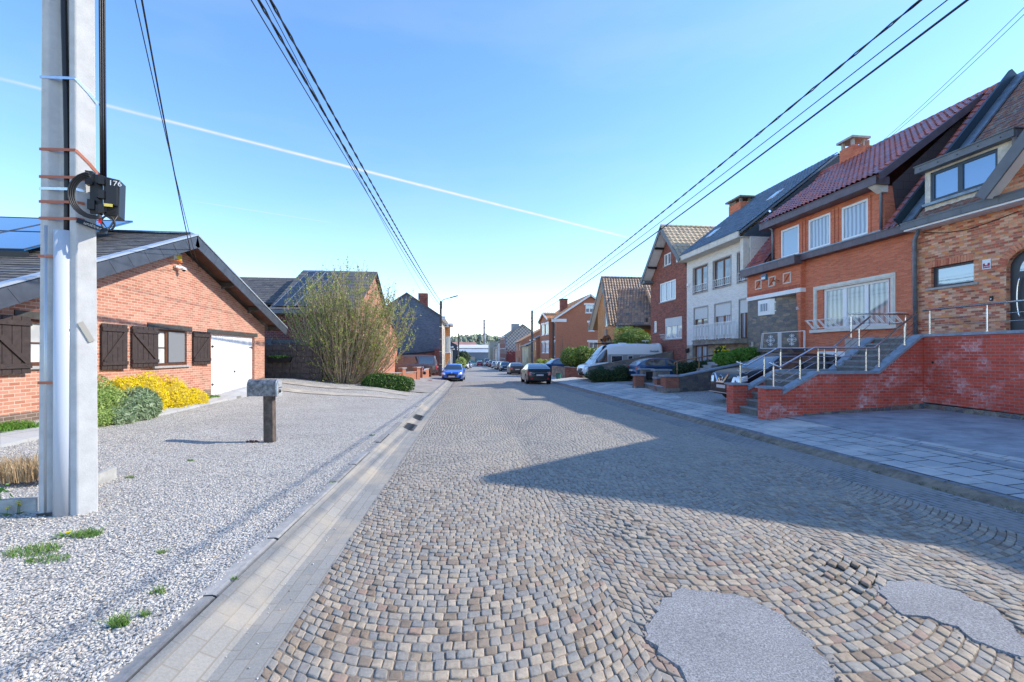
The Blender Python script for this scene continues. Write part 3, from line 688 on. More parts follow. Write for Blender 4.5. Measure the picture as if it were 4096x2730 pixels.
mb = MB(); slab(mb, Vector((15.0, 13.66, 6.15)) + N0 * .10, (0, -1, 0), V0, .34, LV, .06); obj('flashing', mb, ZINC, r0)
# dormer
fd = FR(15.2, 13.62); dr = fd.rect(F(945, 826), F(1465, 900)); du0, dv0 = fd.uv(F(960, 1040)); uR = fd.uv(F(1462, 800))[0]
wd = (13.62 - 12.97, 6.68, 13.62 - 11.12, 7.62)
mb = MB(); wall(mb, fd, [(wd[0] - .16, 6.40), (wd[2] + .42, 6.40), (wd[2] + .42, 7.68), (wd[0] - .16, 7.68)], [wd], .1)
a, b = 13.62 - wd[0] + .16, 13.62 - wd[2] - .42
for yy in (a, b): mb.quad((15.2, yy, 6.4), (16.6, yy, 6.4), (16.6, yy, 7.68), (15.2, yy, 7.68))
dm = obj('dormer', mb, P('weathered_render', (.62, .58, .50), .85, ns=4, na=.25, bump=.2), r0)
winfill(dm, fd, wd, P('blue_grey_frame', (.03, .05, .075), .4), G_BLUE, cols=(.46,), depth=.1, fw=.085)
mb = MB(); mb.fbox(fd, wd[0] - .28, 7.68, -1.6, wd[2] + .55, 7.89, .25); mb.fbox(fd, wd[0] - .31, 7.89, -1.6, wd[2] + .58, 7.92, .28); obj('fascia', mb, FASC, r0)
for i in range(5):
    mb = MB(); mb.tube([fd.p(wd[0] - .1 + i * .55, 7.78, .25), fd.p(wd[0] - .1 + i * .55, 7.78, .262)], .018, 8); obj('screw_cap', mb, BLK, r0)
pipe(r0, [(15.05, 13.62 - wd[2] - .5, 7.85), (15.05, 13.62 - wd[2] - .5, 7.5), (15.15, 13.62 - wd[2] - .5, 7.2), (15.15, 13.62 - wd[2] - .5, 6.5)], .055, P('brown_pipe', (.16, .13, .12), .5))
mb = MB(); mb.fbox(fd, wd[0] - .16, 6.56, -.1, wd[2] + .2, 6.64, .12); obj('dormer_sill', mb, ZINC, r0)
# front gable rising from the gutter
GA = [(11.05, 6.16), (7.05, 10.85), (3.05, 6.4)]
mb = MB()
mb.add([(15.0, y, z) for y, z in GA] + [(15.02, 10.9, 6.1)], [(0, 1, 2)], 0)
gw = obj('gable_wall', mb, B_MIX, r0)
for (a, b), nm in (((GA[0], GA[1]), 0), ((GA[1], GA[2]), 1)):
    mb = MB(); d = Vector((0, b[0] - a[0], b[1] - a[1])); L = d.length; d.normalize()
    nrm = Vector((0, d.z, -d.y)) * (1 if nm == 0 else 1); nrm = nrm if nrm.z > 0 else -nrm
    O = Vector((14.55, a[0], a[1])); 
    mb.hexa([O, O + d * L, O + d * L + Vector((5.0, 0, 0)), O + Vector((5.0, 0, 0)), O + nrm * .12, O + d * L + nrm * .12, O + d * L + nrm * .12 + Vector((5., 0, 0)), O + nrm * .12 + Vector((5., 0, 0))])
    obj('gable_roof', mb, T_BRN, r0)
    mb = MB(); O = Vector((14.5, a[0], a[1])) - nrm * .16
    mb.hexa([O, O + d * L, O + d * L + Vector((.05, 0, 0)), O + Vector((.05, 0, 0)), O + nrm * .30, O + d * L + nrm * .30, O + d * L + nrm * .30 + Vector((.05, 0, 0)), O + nrm * .30 + Vector((.05, 0, 0))])
    obj('bargeboard', mb, FASC, r0)
    mb = MB(); O = Vector((14.56, a[0], a[1])) - nrm * .012
    mb.hexa([O - nrm * .05, O + d * L - nrm * .05, O + d * L + Vector((.44, 0, 0)) - nrm * .05, O + Vector((.44, 0, 0)) - nrm * .05, O, O + d * L, O + d * L + Vector((.44, 0, 0)), O + Vector((.44, 0, 0))]); obj('gable_soffit', mb, WHT, r0)
# downpipe between R0 and R1, sign, bell, wire
ux, _ = f0.uv(J(480, 300)); y_ = 13.62 - ux - .03
pipe(r0, [(15.05, y_ - .35, 5.95), (15.18, y_ - .25, 5.86), (15.3, y_, 5.6), (15.33, y_, 2.1)], .062, ZINC)
s0 = root('alarm_notice', 'small white and crimson notice plate on the mottled brick wall beside the arched door', 'sign', (X0 - .02, 12.8, 4.6)); 
rs = f0.rect(J(1228, 545), J(1324, 640)); mb = MB(); mb.fbox(f0, rs[0], rs[1], .004, rs[2], rs[3], .016); obj('plate', mb, WHT, s0)
mb = MB(); mb.fbox(f0, rs[0] + .02, rs[1] + .03, .017, rs[2] - .02, rs[1] + (rs[3] - rs[1]) * .6, .020); obj('red_field', mb, P('crimson', (.35, .015, .05), .5), s0)
wm = P('white_print', (.8, .8, .8), .6); c_ = (rs[0] + rs[2]) / 2
text('CAMERA', .05, wm, s0, f0.p(c_, rs[1] + .07, .021), f0.ud, f0.n); mb = MB(); mb.tube([f0.p(c_, rs[1] + .15, .021), f0.p(c_, rs[1] + .15, .024)], .035, 12); obj('emblem', mb, wm, s0)
rb = f0.rect(J(1313, 957), J(1350, 1010)); mb = MB(); mb.fbox(f0, *(rb[0], rb[1], .0, rb[2], rb[3], .03)); db = root('doorbell', 'black doorbell box on the mottled brick wall left of the arched door', 'doorbell', f0.p(rb[0], rb[1])); obj('case', mb, BLK, db)
mb = MB(); mb.tube([f0.p((rb[0] + rb[2]) / 2, (rb[1] * .6 + rb[3] * .4), .03), f0.p((rb[0] + rb[2]) / 2, (rb[1] * .6 + rb[3] * .4), .036)], .018, 10); obj('button', mb, STEEL, db)
mb = MB(); pts = [f0.p(u, v, .02) for u, v in (f0.uv(J(560, 230)), f0.uv(J(800, 237)), f0.uv(J(1050, 200)), f0.uv(J(1300, 120)), f0.uv(J(1640, -10)))]; mb.tube(pts, .011, 5)
obj('wall_cable', mb, BLK, label='black cable sagging across the mottled brick wall under the white soffit', cat='cable', smooth=True)

# ---------------------------------------------------------------- terrace, stairs and railing in front of R0
ZT = 2.33; YS = 11.25; XW = onY(G(1622, 900), YS).x; XP = onY(G(473, 1100), YS).x; SW = 1.45
tw = root('garden_retaining_wall', 'tall red brick terrace wall with white lime stains and rubble stone base', 'retaining wall', (XW, 7, .1))
fw_ = Fr((XW, YS, 0), (-.1, -1, 0), (-1, .1, 0)); LT = 8.3
def gdrive(x, y): return gz(x, y, .008)
mb = MB(); zb = .46; zt = ZT - .07
mb.add([fw_.p(0, zb - .02), fw_.p(LT, zb - .1), fw_.p(LT, zt), fw_.p(0, zt), fw_.p(0, zb, -.3), fw_.p(LT, zb, -.3), fw_.p(LT, zt, -.3), fw_.p(0, zt, -.3)], [(0, 1, 2, 3), (3, 2, 6, 7), (1, 5, 6, 2)])
obj('wall', mb, B_STAIR, tw)
mb = MB(); mb.fbox(fw_, .0, -.1, -.3, LT, zb - .06, .035); obj('stone_base', mb, S_PLI, tw)
mb = MB(); mb.fbox(fw_, -.28, zt, -.32, LT, ZT, .05); obj('coping', mb, BLUE_ST, tw)
mb = MB(); mb.quad(fw_.p(-.1, zt + .03, -.3), fw_.p(LT, zt + .03, -.3), (X0, 3, zt + .03), (X0, 13.9, zt + .03)); mb.quad((XW + .05, YS, 0), (XW + .05, 13.9, 0), (XW + .05, 13.9, zt + .03), (XW + .05, YS, zt + .03)); mb.quad((XW + .05, 13.9, 0), (X0, 13.9, 0), (X0, 13.9, zt + .03), (XW + .05, 13.9, zt + .03)); obj('terrace_floor', mb, GREY_ST, tw)
mb = MB(); q = onX(G(1690, 818), XW); q = fw_.uv(G(1690, 818)); mb.tube([fw_.p(q[0], q[1], -.02), fw_.p(q[0], q[1], .004)], .035, 10); obj('drain_hole', mb, BLK, tw)

st = root('front_staircase', 'red brick double flight of garden steps with blue stone slopes and steel handrail', 'staircase', (10.8, YS + .8, .2))
def sx(zx, zy): return onY(G(zx, zy), YS)
xa = XP; xb = sx(850, 890).x; xd = sx(1290, 885).x; xe = sx(1600, 650).x
zL = sx(1000, 882).z; zS = sx(590, 1030).z; zc0 = sx(475, 995).z
def prof(x):                     # top of the side wall
    if x < xa + .48: return zc0
    if x < xb: return zS + (zL - zS) * (x - xa - .48) / (xb - xa - .48)
    if x < xd: return zL
    return zL + (ZT - .02 - zL) * (x - xd) / (xe - xd) if x < xe else ZT - .02
for side, y in (('near', YS), ('far', YS + SW)):
    mb = MB(); x = [xa + .48, xb, xd, xe, XW + (.05 if side == 'far' else -.004)]; top = [prof(q + .001) - .05 for q in x]
    for (x1, z1), (x2, z2) in zip(zip(x, top), zip(x[1:], top[1:])):
        mb.hexa([(x1, y, -.1), (x2, y, -.1), (x2, y + .2, -.1), (x1, y + .2, -.1), (x1, y, z1), (x2, y, z2), (x2, y + .2, z2), (x1, y + .2, z1)])
    sw_ = obj('side_wall', mb, B_STAIR, st)
    mb = MB(); mb.box(xa, y - .04, -.1, xa + .47, y + .30, zc0 - .05); obj('pier', mb, B_STAIR, st)
    mb = MB(); mb.box(xa - .05, y - .09, zc0 - .05, xa + .52, y + .35, zc0); obj('pier_cap', mb, BLUE_ST, st)
    mb = MB()
    for (x1, z1), (x2, z2) in zip(zip(x, top), zip(x[1:], top[1:])):
        a_, b_ = y - .045, y + .245
        mb.hexa([(x1, a_, z1 - .03), (x2, a_, z2 - .03), (x2, b_, z2 - .03), (x1, b_, z1 - .03), (x1, a_, z1 + .05), (x2, a_, z2 + .05), (x2, b_, z2 + .05), (x1, b_, z1 + .05)])
    obj('coping', mb, BLUE_ST, st)
    if side == 'near':
        mb = MB(); mb.hexa([(xa + 1.1, y - .02, .0), (XW, y - .02, 0), (XW, y + .02, 0), (xa + 1.1, y + .02, 0), (xa + 1.1, y - .02, .16), (XW, y - .02, .40), (XW, y + .02, .4), (xa + 1.1, y + .02, .16)]); obj('stone_base', mb, S_PLI, st)
z = gz(xa, YS, .02); n1 = 6; n2 = 6; r1 = (zL - .06 - z) / n1; t1 = (xb - xa - .25) / n1; xs_ = xa + .22
def step(i, x, zt_, run):
    mb = MB(); mb.box(x, YS + .2, 0, x + run + .02, YS + SW, zt_ - .05); o = obj('step', mb, P('step_stone', (.15, .15, .145), .85, ns=6, na=.25) if i == 0 else bpy.data.materials['step_stone'], st)
    m2 = MB(); m2.box(x - .03, YS + .2, zt_ - .05, x + run + .02, YS + SW, zt_); obj('tread', m2, BLUE_ST if 0 else GREY_ST2, o)
GREY_ST2 = P('tread_stone', (.23, .235, .235), .75, ns=8, na=.2)
for i in range(n1): step(i, xs_ + i * t1, z + (i + 1) * r1, t1 if i < n1 - 1 else xd - (xs_ + i * t1))
r2 = (ZT - .06 - z - n1 * r1) / n2; t2 = (XW + .1 - xd) / n2
for i in range(n2): step(1, xd + .05 + i * t2, z + n1 * r1 + (i + 1) * r2, t2)
# railings: posts, top rail, two rods
def railing(name, label, runs, posts, hz=.66, grp=None):
    rt = root(name, label, 'railing', runs[0][0])
    for p in posts:
        mb = MB(); p = Vector(p); mb.cyl(p, .055, .012, 14); mb.cyl(p, .024, hz - .11, 12); mb.cyl(p + Vector((0, 0, hz - .12)), .009, .13, 8); obj('post', mb, STEEL, rt, smooth=False)
    for rn in runs:
        mb = MB(); mb.tube([Vector(p) + Vector((0, 0, hz)) for p in rn], .026, 10); obj('handrail', mb, STEEL, rt, smooth=True)
        for k in (.34, .62):
            mb = MB(); mb.tube([Vector(p) + Vector((0, 0, hz * k)) for p in rn], .009, 6); obj('rod', mb, STEEL, rt, smooth=True)
def pr(x, y): return (x, y, prof(x))
for y, lab in ((YS + .1, 'steel handrail with rods on the nearer side of the brick staircase'), (YS + SW + .1, 'steel handrail with rods on the farther side of the brick staircase')):
    railing('stair_railing', lab, [[pr(xa + .2, y), pr(xa + .5, y), pr(xb, y), pr(xd, y), pr(xe, y)]], [pr(x, y) for x in (xa + .32, xb - .42, xb + .12, xd - .25, xd + .15, xe - .38)], grp=1, hz=.64)
pw = lambda u: tuple(fw_.p(u, ZT, -.14))
railing('terrace_railing', 'steel handrail with rods along the top of the tall brick terrace wall', [[pw(-.15), pw(LT)]], [pw(u) for u in (.05, 1.55, 2.95, 4.4, 6., 7.5)], hz=.68)
railing('terrace_railing', 'short steel railing across the back of the terrace in front of the white flower rail', [[(XW + .1, 13.8, ZT), (X0 - .1, 13.8, ZT)]], [(XW + .2, 13.8, ZT), (X0 - .2, 13.8, ZT)], hz=.8)

# ---------------------------------------------------------------- R1: red rustic brick house, number 55
r1_ = root('brick_house', 'red rustic brick house with glazed red roof tiles, three dormer windows and stone porch', 'house', (17, 19, 0))
XPm = 15.2; YC, YF = 18.55, 22.3; f1 = FR(X0, YC); fp = FR(XPm, YF); W1 = YC - 13.62; Wp = YF - YC
big = f1.rect(G(892, 300), G(1372, 560)); bz1 = max(f1.uv(G(892, 290))[1], f1.uv(G(1372, 205))[1]); bz0 = f1.uv(G(892, 578))[1]; big = (big[0], bz0, big[2], bz1)
mb = MB(); wall(mb, f1, [(0, 1.55), (W1, 1.55), (W1, 5.98), (0, 5.98)], [big], .14)
zpb = fp.uv(G(375, 350))[1]
fpr = [(0, zpb), (Wp, zpb), (Wp, 5.8), (0, 5.8)]; wall(mb, fp, fpr, [], .1)
mb.quad((XPm, YC, 1.2), (X0, YC, 1.2), (X0, YC, 5.98), (XPm, YC, 5.98))
# brick pillar of the porch
pu = fp.uv(G(697, 500))[0]; mb.hexa([fp.p(pu + .05, 1.5, -.35), fp.p(Wp - .002, 1.5, -.35), fp.p(Wp - .002, 1.5, -.004), fp.p(pu + .22, 1.5, -.004), fp.p(pu, zpb, -.35), fp.p(Wp - .002, zpb, -.35), fp.p(Wp - .002, zpb, -.004), fp.p(pu, zpb, -.004)])
shellx(mb, X0, 24, 13.65, YF, 0, 5.98, 0, 'l')
obj('wall', mb, B_RED, r1_)
mb = MB(); mb.fbox(f1, .0, .2, -.2, W1, 1.55, .03); obj('stone_base', mb, S_GREY, r1_)
# stone porch bay
ub = fp.uv(G(513, 500))[0]; uc = fp.uv(G(697, 500))[0]
mb = MB(); mb.fbox(fp, .0, .2, -.5, ub, zpb, -.03)
a = fp.p(ub, .2, -.03); b = fp.p(uc + .1, .2, -.75); mb.add([a, b, b + Vector((0, 0, zpb - .2)), a + Vector((0, 0, zpb - .2))], [(0, 1, 2, 3)]); c = fp.p(Wp - .1, .2, -1.0); mb.add([b, c, c + Vector((0, 0, zpb - .2)), b + Vector((0, 0, zpb - .2))], [(0, 1, 2, 3)])
obj('stone_porch', mb, S_GREY, r1_)
wb = fp.rect(G(428, 372), G(513, 470), 0); ub0, zb0, zb1 = wb[0], wb[1], wb[3]
mb = MB(); mb.fbox(fp, ub0, zb0, -.06, ub, zb1, .05); a1 = fp.p(ub, 0, .05); b1 = fp.p(ub + .52, 0, -.42)
dd = (b1 - a1); nn = Vector((dd.y, -dd.x, 0)).normalized(); nn = nn if nn.x < 0 else -nn
mb.hexa([Vector((q.x, q.y, z)) for z in (zb0, zb1) for q in (a1, b1, b1 - nn * .1, a1 - nn * .1)])
cw = obj('corner_window', mb, PVC, r1_)
fc = Fr((a1.x, a1.y, 0), dd, nn)
for fr, u0, u1 in ((fp, ub0 + .16, ub - .14), (fc, .2, dd.length - .2)):
    mb = MB(); o_ = .052 if fr is fp else .004
    mb.fbox(fr, u0 - .05, zb0 + .15, o_, u1 + .05, zb0 + .19, o_ + .02); mb.fbox(fr, u0 - .05, zb1 - .19, o_, u1 + .05, zb1 - .15, o_ + .02); mb.fbox(fr, u0 - .05, zb0 + .19, o_, u0, zb1 - .19, o_ + .02); mb.fbox(fr, u1, zb0 + .19, o_, u1 + .05, zb1 - .19, o_ + .02); obj('frame', mb, PVC, cw)
    mb = MB(); mb.fbox(fr, u0, zb0 + .19, o_ - .004, u1, zb1 - .19, o_ + .006); obj('pane', mb, G_CUR if fr is fp else G_DRK, cw)
mb = MB(); mb.fbox(fp, -.0, zpb - .14, -.4, Wp, zpb + .05, .035); mb.box(XPm - .02, YC - .03, zpb - .14, X0 + .05, YC + .06, zpb + .05); obj('porch_beam', mb, WHT, r1_)
mb = MB(); mb.fbox(fp, -.0, zpb - .12, -1.4, Wp, zpb - .05, -.4); obj('porch_ceiling', mb, OFFW, r1_)
mb = MB()
for i in range(42): mb.fbox(fp, .01 + i * Wp / 42, zpb + .052, -.02, .01 + i * Wp / 42 + .055, zpb + .22, .008)
obj('soldier_course', mb, TILE('soldier_bricks', [(.34, .08, .05), (.42, .11, .06)], .85), r1_)
for a, b in (((403, 222), (448, 285)), ((500, 197), (550, 264)), ((605, 170), (662, 240))):
    q = fp.rect(G(*a), G(*b)); d_ = .05; zc = (q[1] + q[3]) / 2; hw = (q[2] - q[0]) / 2; mb = MB(); q = (q[0], zc - hw, q[2], zc + hw)
    mb.fbox(fp, q[0], q[1], 0, q[2], q[1] + d_, .025); mb.fbox(fp, q[0], q[3] - d_, 0, q[2], q[3], .025); mb.fbox(fp, q[0], q[1] + d_, 0, q[0] + d_, q[3] - d_, .025); mb.fbox(fp, q[2] - d_, q[1] + d_, 0, q[2], q[3] - d_, .025); o = obj('square_ornament', mb, OFFW, r1_)
    mb = MB(); mb.bar(fp.p(q[0] + d_, q[1] + d_, .006), fp.p(q[2] - d_, q[3] - d_, .006), .012, .09, up=fp.n); obj('diagonal_bricks', mb, B_RED, o)
text('55', .17, wm, r1_, fp.p(Wp - .2, zpb - .85, .004), fp.ud, fp.n, 'house_number', .004)
# alarm and lamp
q = fp.rect(G(455, 185), G(490, 215)); al = root('alarm_siren', 'blue and white alarm box between two square ornaments over the stone porch', 'alarm', fp.p(q[0], q[1])); mb = MB(); mb.fbox(fp, q[0], q[1], 0, q[2], q[3], .1); obj('case', mb, P('alarm_blue', (.05, .22, .45), .4), al); mb = MB(); mb.fbox(fp, q[0] + .04, q[1] + .03, .1, q[2] - .04, q[1] + .14, .105); obj('label', mb, WHT, al)
q = fp.uv(G(570, 228)); lp = root('wall_lantern', 'black wall lantern with glass shade between the square ornaments of the red brick house', 'lamp', fp.p(*q)); mb = MB(); mb.tube([fp.p(q[0] + .05, q[1], 0), fp.p(q[0] + .02, q[1] + .06, .12), fp.p(q[0], q[1] + .02, .22)], .014, 6); mb.cyl(fp.p(q[0], q[1] - .03, .22), .09, .05, 8, 0, .02); obj('bracket', mb, BLK, lp); mb = MB(); mb.cyl(fp.p(q[0], q[1] - .22, .22), .04, .19, 8, 0, .07); obj('lamp_shade', mb, P('frosted_glass', (.6, .58, .5), .2), lp)
# big window with white surround
mb = MB(); ou = f1.rect(G(830, 270), G(1424, 560)); oz1 = (f1.uv(G(830, 270))[1] + f1.uv(G(1424, 165))[1]) / 2; oz0 = bz0; iz1 = oz1 - .17
for (u0, v0, u1, v1) in ((ou[0], oz0, ou[0] + .17, iz1), (ou[2] - .17, oz0, ou[2], iz1), (ou[0], iz1, ou[2], oz1)): mb.fbox(f1, u0, v0, -.01, u1, v1, .05); mb.fbox(f1, u0 + .05, v0 + (0 if v0 == oz0 else .05), .05, u1 - .05, v1 - (.05 if v0 != oz0 else 0), .07)
obj('window_surround', mb, OFFW, r1_)
winfill(r1_, f1, big, PVC, G_VERT, cols=(.345, .67), depth=.13, fw=.10); sr = (ou[0] - .12, oz0, ou[2] + .12, 0)
mb = MB(); mb.fbox(f1, sr[0], oz0 - .13, -.13, sr[2], oz0 - .01, .14); obj('sill', mb, OFFW, r1_)
# flower rail
fl = root('window_flower_rail', 'white slanted iron flower rail under the big three pane window', 'railing', f1.p(ou[0], oz0)); q0 = f1.uv(G(768, 512), .3)[0]; q1 = f1.uv(G(1440, 455), .3)[0]; zt_ = oz0 + .40; zb_ = oz0 + .06
mb = MB(); mb.bar(f1.p(q0, zt_, .34), f1.p(q1, zt_, .34), .03, .02); mb.bar(f1.p(q0 + .15, zb_, .14), f1.p(q1 - .1, zb_, .14), .03, .02)
for q in (q0, q1): mb.bar(f1.p(q, zt_, .34), f1.p(q, zt_, .0), .02)
obj('frame', mb, IRON, fl)
n = 13
for i in range(n):
    if 5 <= i <= 6: continue
    u = q0 + .05 + (q1 - q0 - .25) * i / (n - 1)
    for e in (0, .07): 
        mb = MB(); mb.bar(f1.p(u + e, zt_, .34), f1.p(u + e + .14, zb_, .14), .016, .03); obj('bar', mb, IRON, fl)
def scroll(parent, fr, u, v, w, s, m=IRON, name='scrollwork'):
    mb = MB()
    for sg in (-1, 1):
        mb.tube([fr.p(u + sg * s * (.55 + .45 * math.cos(a)), v + s * .3 * math.sin(a), w) for a in fr_(0, 2 * pi, 12)], .010, 5, cap=False)
        for sh in (-1, 1): mb.tube([fr.p(u + sg * s * (.28 + .26 * (1 - k / 14) * math.cos(k * .7)), v + sh * s * (.62 + .26 * (1 - k / 14) * math.sin(k * .7)), w) for k in range(11)], .010, 5)
    mb.tube([fr.p(u, v - s, w), fr.p(u, v + s, w)], .012, 5)
    mb.tube([fr.p(u - s, v, w), fr.p(u + s, v, w)], .012, 5)
    return obj(name, mb, m, parent)
scroll(fl, f1, (q0 + q1) / 2, (zt_ + zb_) / 2, .25, .17)
# gutters
gutter(r1_, f1, .0, W1 - .0, 5.91, 6.17, .0, .36, PURP); gutter(r1_, fp, -.02, Wp + .12, 5.78, 6.12, .0, .40, PURP)
mb = MB(); mb.fbox(f1, .0, 6.175, -.5, W1, 6.22, .38); mb.fbox(fp, -.02, 6.125, -.7, Wp + .12, 6.17, .42); obj('gutter_flashing', mb, ZINC, r1_)
# dormer wall
XD = 15.5; fdm = FR(XD, YF); ws = []
for a, b in (((830, 440), (972, 600)), ((1045, 350), (1218, 530)), ((1305, 250), (1515, 430))):
    u0 = fdm.uv(E(*a))[0]; u1 = fdm.uv(E(*b))[0]; ws.append((u0, 6.34, u1, 7.69))
dU0 = fdm.uv(E(780, 430))[0]; dU1 = fdm.uv(F(625, 960))[0]
mb = MB(); wall(mb, fdm, [(dU0, 6.15), (dU1, 6.15), (dU1, 7.92), (dU0, 7.92)], ws, .1)
for u in (ws[0][0] - .14, (ws[0][2] + ws[1][0]) / 2 - .16, (ws[0][2] + ws[1][0]) / 2 + .03, (ws[1][2] + ws[2][0]) / 2 - .16, (ws[1][2] + ws[2][0]) / 2 + .03, ws[2][2] + .02): mb.fbox(fdm, u, 6.2, 0, u + .11, 7.76, .035)
yy = YF - dU1; mb.quad((XD, yy, 6.1), (XD + .6, yy, 6.1), (XD + .6, yy, 7.92), (XD, yy, 7.92))
dmw = obj('dormer', mb, B_RED, r1_)
for i, w_ in enumerate(ws): winfill(dmw, fdm, w_, PVC, G_CUR if i else GLASS('pale_curtain_glass', (.30, .42, .54), .05), depth=.07, fw=.085)
mb = MB(); yy = YF - dU1; mb.add([(XD + .55, yy - .01, 6.2), (19.0, yy - .01, 8.6), (19.4, yy - .01, 11.2), (XD + .3, yy - .01, 8.0)], [(0, 1, 2, 3)])
obj('dormer_cheek', mb, BRK('purple_shingles', [(.07, .055, .06), (.085, .065, .07)], (.03, .025, .03), .5, .3, .012, .3, dirt=.1), r1_)
fe = FR(14.95, YF); eu0 = fe.uv(E(660, 400))[0]; eu1 = fe.uv(F(560, 860))[0]
mb = MB(); mb.fbox(fe, eu0, 7.90, -.55, eu1, 8.17, .0); mb.fbox(fe, eu0, 8.17, -.2, eu1, 8.20, .02); obj('gutter', mb, PURP, r1_)
mb = MB(); q = fe.p(eu1 - .1, 7.65, -.3); mb.hexa([q + Vector((x, y, z)) for (x, y, z) in ((.1, .0, 0), (.3, 0, 0), (.3, .25, 0), (.1, .25, 0), (-.25, 0, .26), (.3, 0, .26), (.3, .3, .26), (-.25, .3, .26))]); obj('corbel', mb, OFFW, r1_)
pipe(r1_, [fe.p(eu0 + .35, 8., -.2), fe.p(eu0 + .45, 7.85, -.35), fe.p(dU0 + .0, 7.6, -.45), fe.p(dU0 + .0, 6.2, -.45)], .05, ZINC)
pipe(r1_, [fe.p(eu1 - .15, 8., -.3), fe.p(dU1 - .05, 7.7, -.45), fe.p(dU1 - .05, 6.3, -.45)], .05, ZINC)
# roofs: dormer slope and the steep main slope
RX, RZ = 19.5, 11.45
mb = MB(); vd = Vector((RX - 14.98, 0, RZ - 8.2)); Ld = vd.length; yl = YF - eu0; yr = YF - eu1 - .05
slab(mb, (14.98, yl, 8.18), (0, -1, 0), vd, yl - yr, Ld, .1); tiles(mb, (14.98, yl, 8.20), (0, -1, 0), vd, yl - yr, Ld, .23, .30, .075, 6, .07)
vm = Vector((RX - 15.1, 0, RZ - 6.15)); Lm = vm.length
for ya, yb in ((yr - .02, 13.8), (22.35, yl - .0)):
    if ya - yb > .15: slab(mb, (15.1, ya, 6.11), (0, -1, 0), vm, ya - yb, Lm, .1); tiles(mb, (15.1, ya, 6.15), (0, -1, 0), vm, ya - yb, Lm, .23, .30, .075, 6, .07)
slab(mb, (RX, 22.3, RZ), (0, -1, 0), Vector((4.4, 0, -5.3)), 8.6, Lm, .1)
obj('roof', mb, T_RED, r1_)
mb = MB(); mb.add([(14.95, yr - .07, 7.92), (19.2, yr - .07, 11.05), (19.2, yr - .07, 11.35), (14.95, yr - .07, 8.22), (14.95, yr - .03, 8.24), (19.2, yr - .03, 11.37)], [(0, 1, 2, 3), (3, 2, 5, 4)]); obj('dormer_verge', mb, PURP, r1_)
mb = MB()
y = 13.85
while y < 22.2: mb.tube([(RX, y, RZ + .05), (RX, y + .36, RZ + .05)], [.12, .10], 8); y += .33
obj('ridge_tiles', mb, T_RED, r1_)
# white-stemmed iron railing of the porch steps
zr_ = fp.uv(G(500, 715), .9)[1]; pl = root('porch_railing', 'white wrought iron porch railing with two scrollwork panels', 'railing', fp.p(.5, zr_, .9))
u0 = fp.uv(G(440, 660), .9)[0]; u1 = fp.uv(G(762, 660), .9)[0]; um = fp.uv(G(578, 660), .9)[0]; zt2 = fp.uv(G(578, 600), .9)[1]
mb = MB(); mb.bar(fp.p(u0 + .1, zt2, .9), fp.p(u1, zt2, .9), .025); mb.bar(fp.p(u0, zr_, .9), fp.p(u1 - .03, zr_, .9), .025); mb.bar(fp.p(u0, zr_, .9), fp.p(u0 + .12, zt2, .9), .022); mb.bar(fp.p(u0 + .1, zr_, .9), fp.p(u0 + .2, zt2, .9), .018)
for k in (-.09, -.03, .03, .09): mb.bar(fp.p(um + k, zr_, .9), fp.p(um + k, zt2, .9), .022)
for k in (0, .06): mb.bar(fp.p(u1 - k, zr_ - (.12 if not k else 0), .9), fp.p(u1 - k, zt2, .9), .022)
obj('frame', mb, IRON, pl); scroll(pl, fp, (u0 + .1 + um) / 2, (zr_ + zt2) / 2, .9, .26); scroll(pl, fp, (u1 + um) / 2, (zr_ + zt2) / 2, .9, .26)
mb = MB(); mb.fbox(fp, u0 - .1, .1, -.8, Wp + .1, zr_ - .18, .85); mb.fbox(fp, u0 - .16, zr_ - .18, -.8, Wp + .15, zr_ - .03, 1.0); obj('porch_platform', mb, S_DARK, r1_)
mb = MB(); gq = f1.rect(G(875, 738), G(1090, 830)); mb.fbox(f1, gq[0], .05, .02, gq[2] + .4, gq[3], .08); obj('garage_door', mb, WHT, r1_)
# chimney on the ridge between R1 and R2
ch = MB(); q = onX(F(345, 740), 19.6); q2 = onX(F(445, 640), 19.6); ya, yb = q.y, q2.y
ya, yb = 20.81, 20.05; ch.box(19.2, yb, 10.6, 20., ya, 12.0); c_o = obj('chimney', ch, B_RED, r1_)
mb = MB()
for (x, y) in ((19.25, yb + .04), (19.25, ya - .16), (19.85, yb + .04), (19.85, ya - .16)): mb.box(x, y, 12.0, x + .12, y + .12, 12.32)
mb.box(19.1, yb - .1, 12.32, 20.1, ya + .1, 12.42); obj('chimney_cap', mb, GREY_ST, c_o)
mb = MB(); mb.box(19.2, yb - .7, 10.6, 20., yb - .01, 11.66); c2 = obj('chimney', mb, B_RED, r1_); mb = MB(); mb.cyl((19.5, yb - .2, 11.6), .10, .36, 10); mb.cyl((19.5, yb - .5, 11.6), .10, .36, 10); obj('chimney_pots', mb, P('terracotta_pot', (.30, .16, .12), .8), c2)
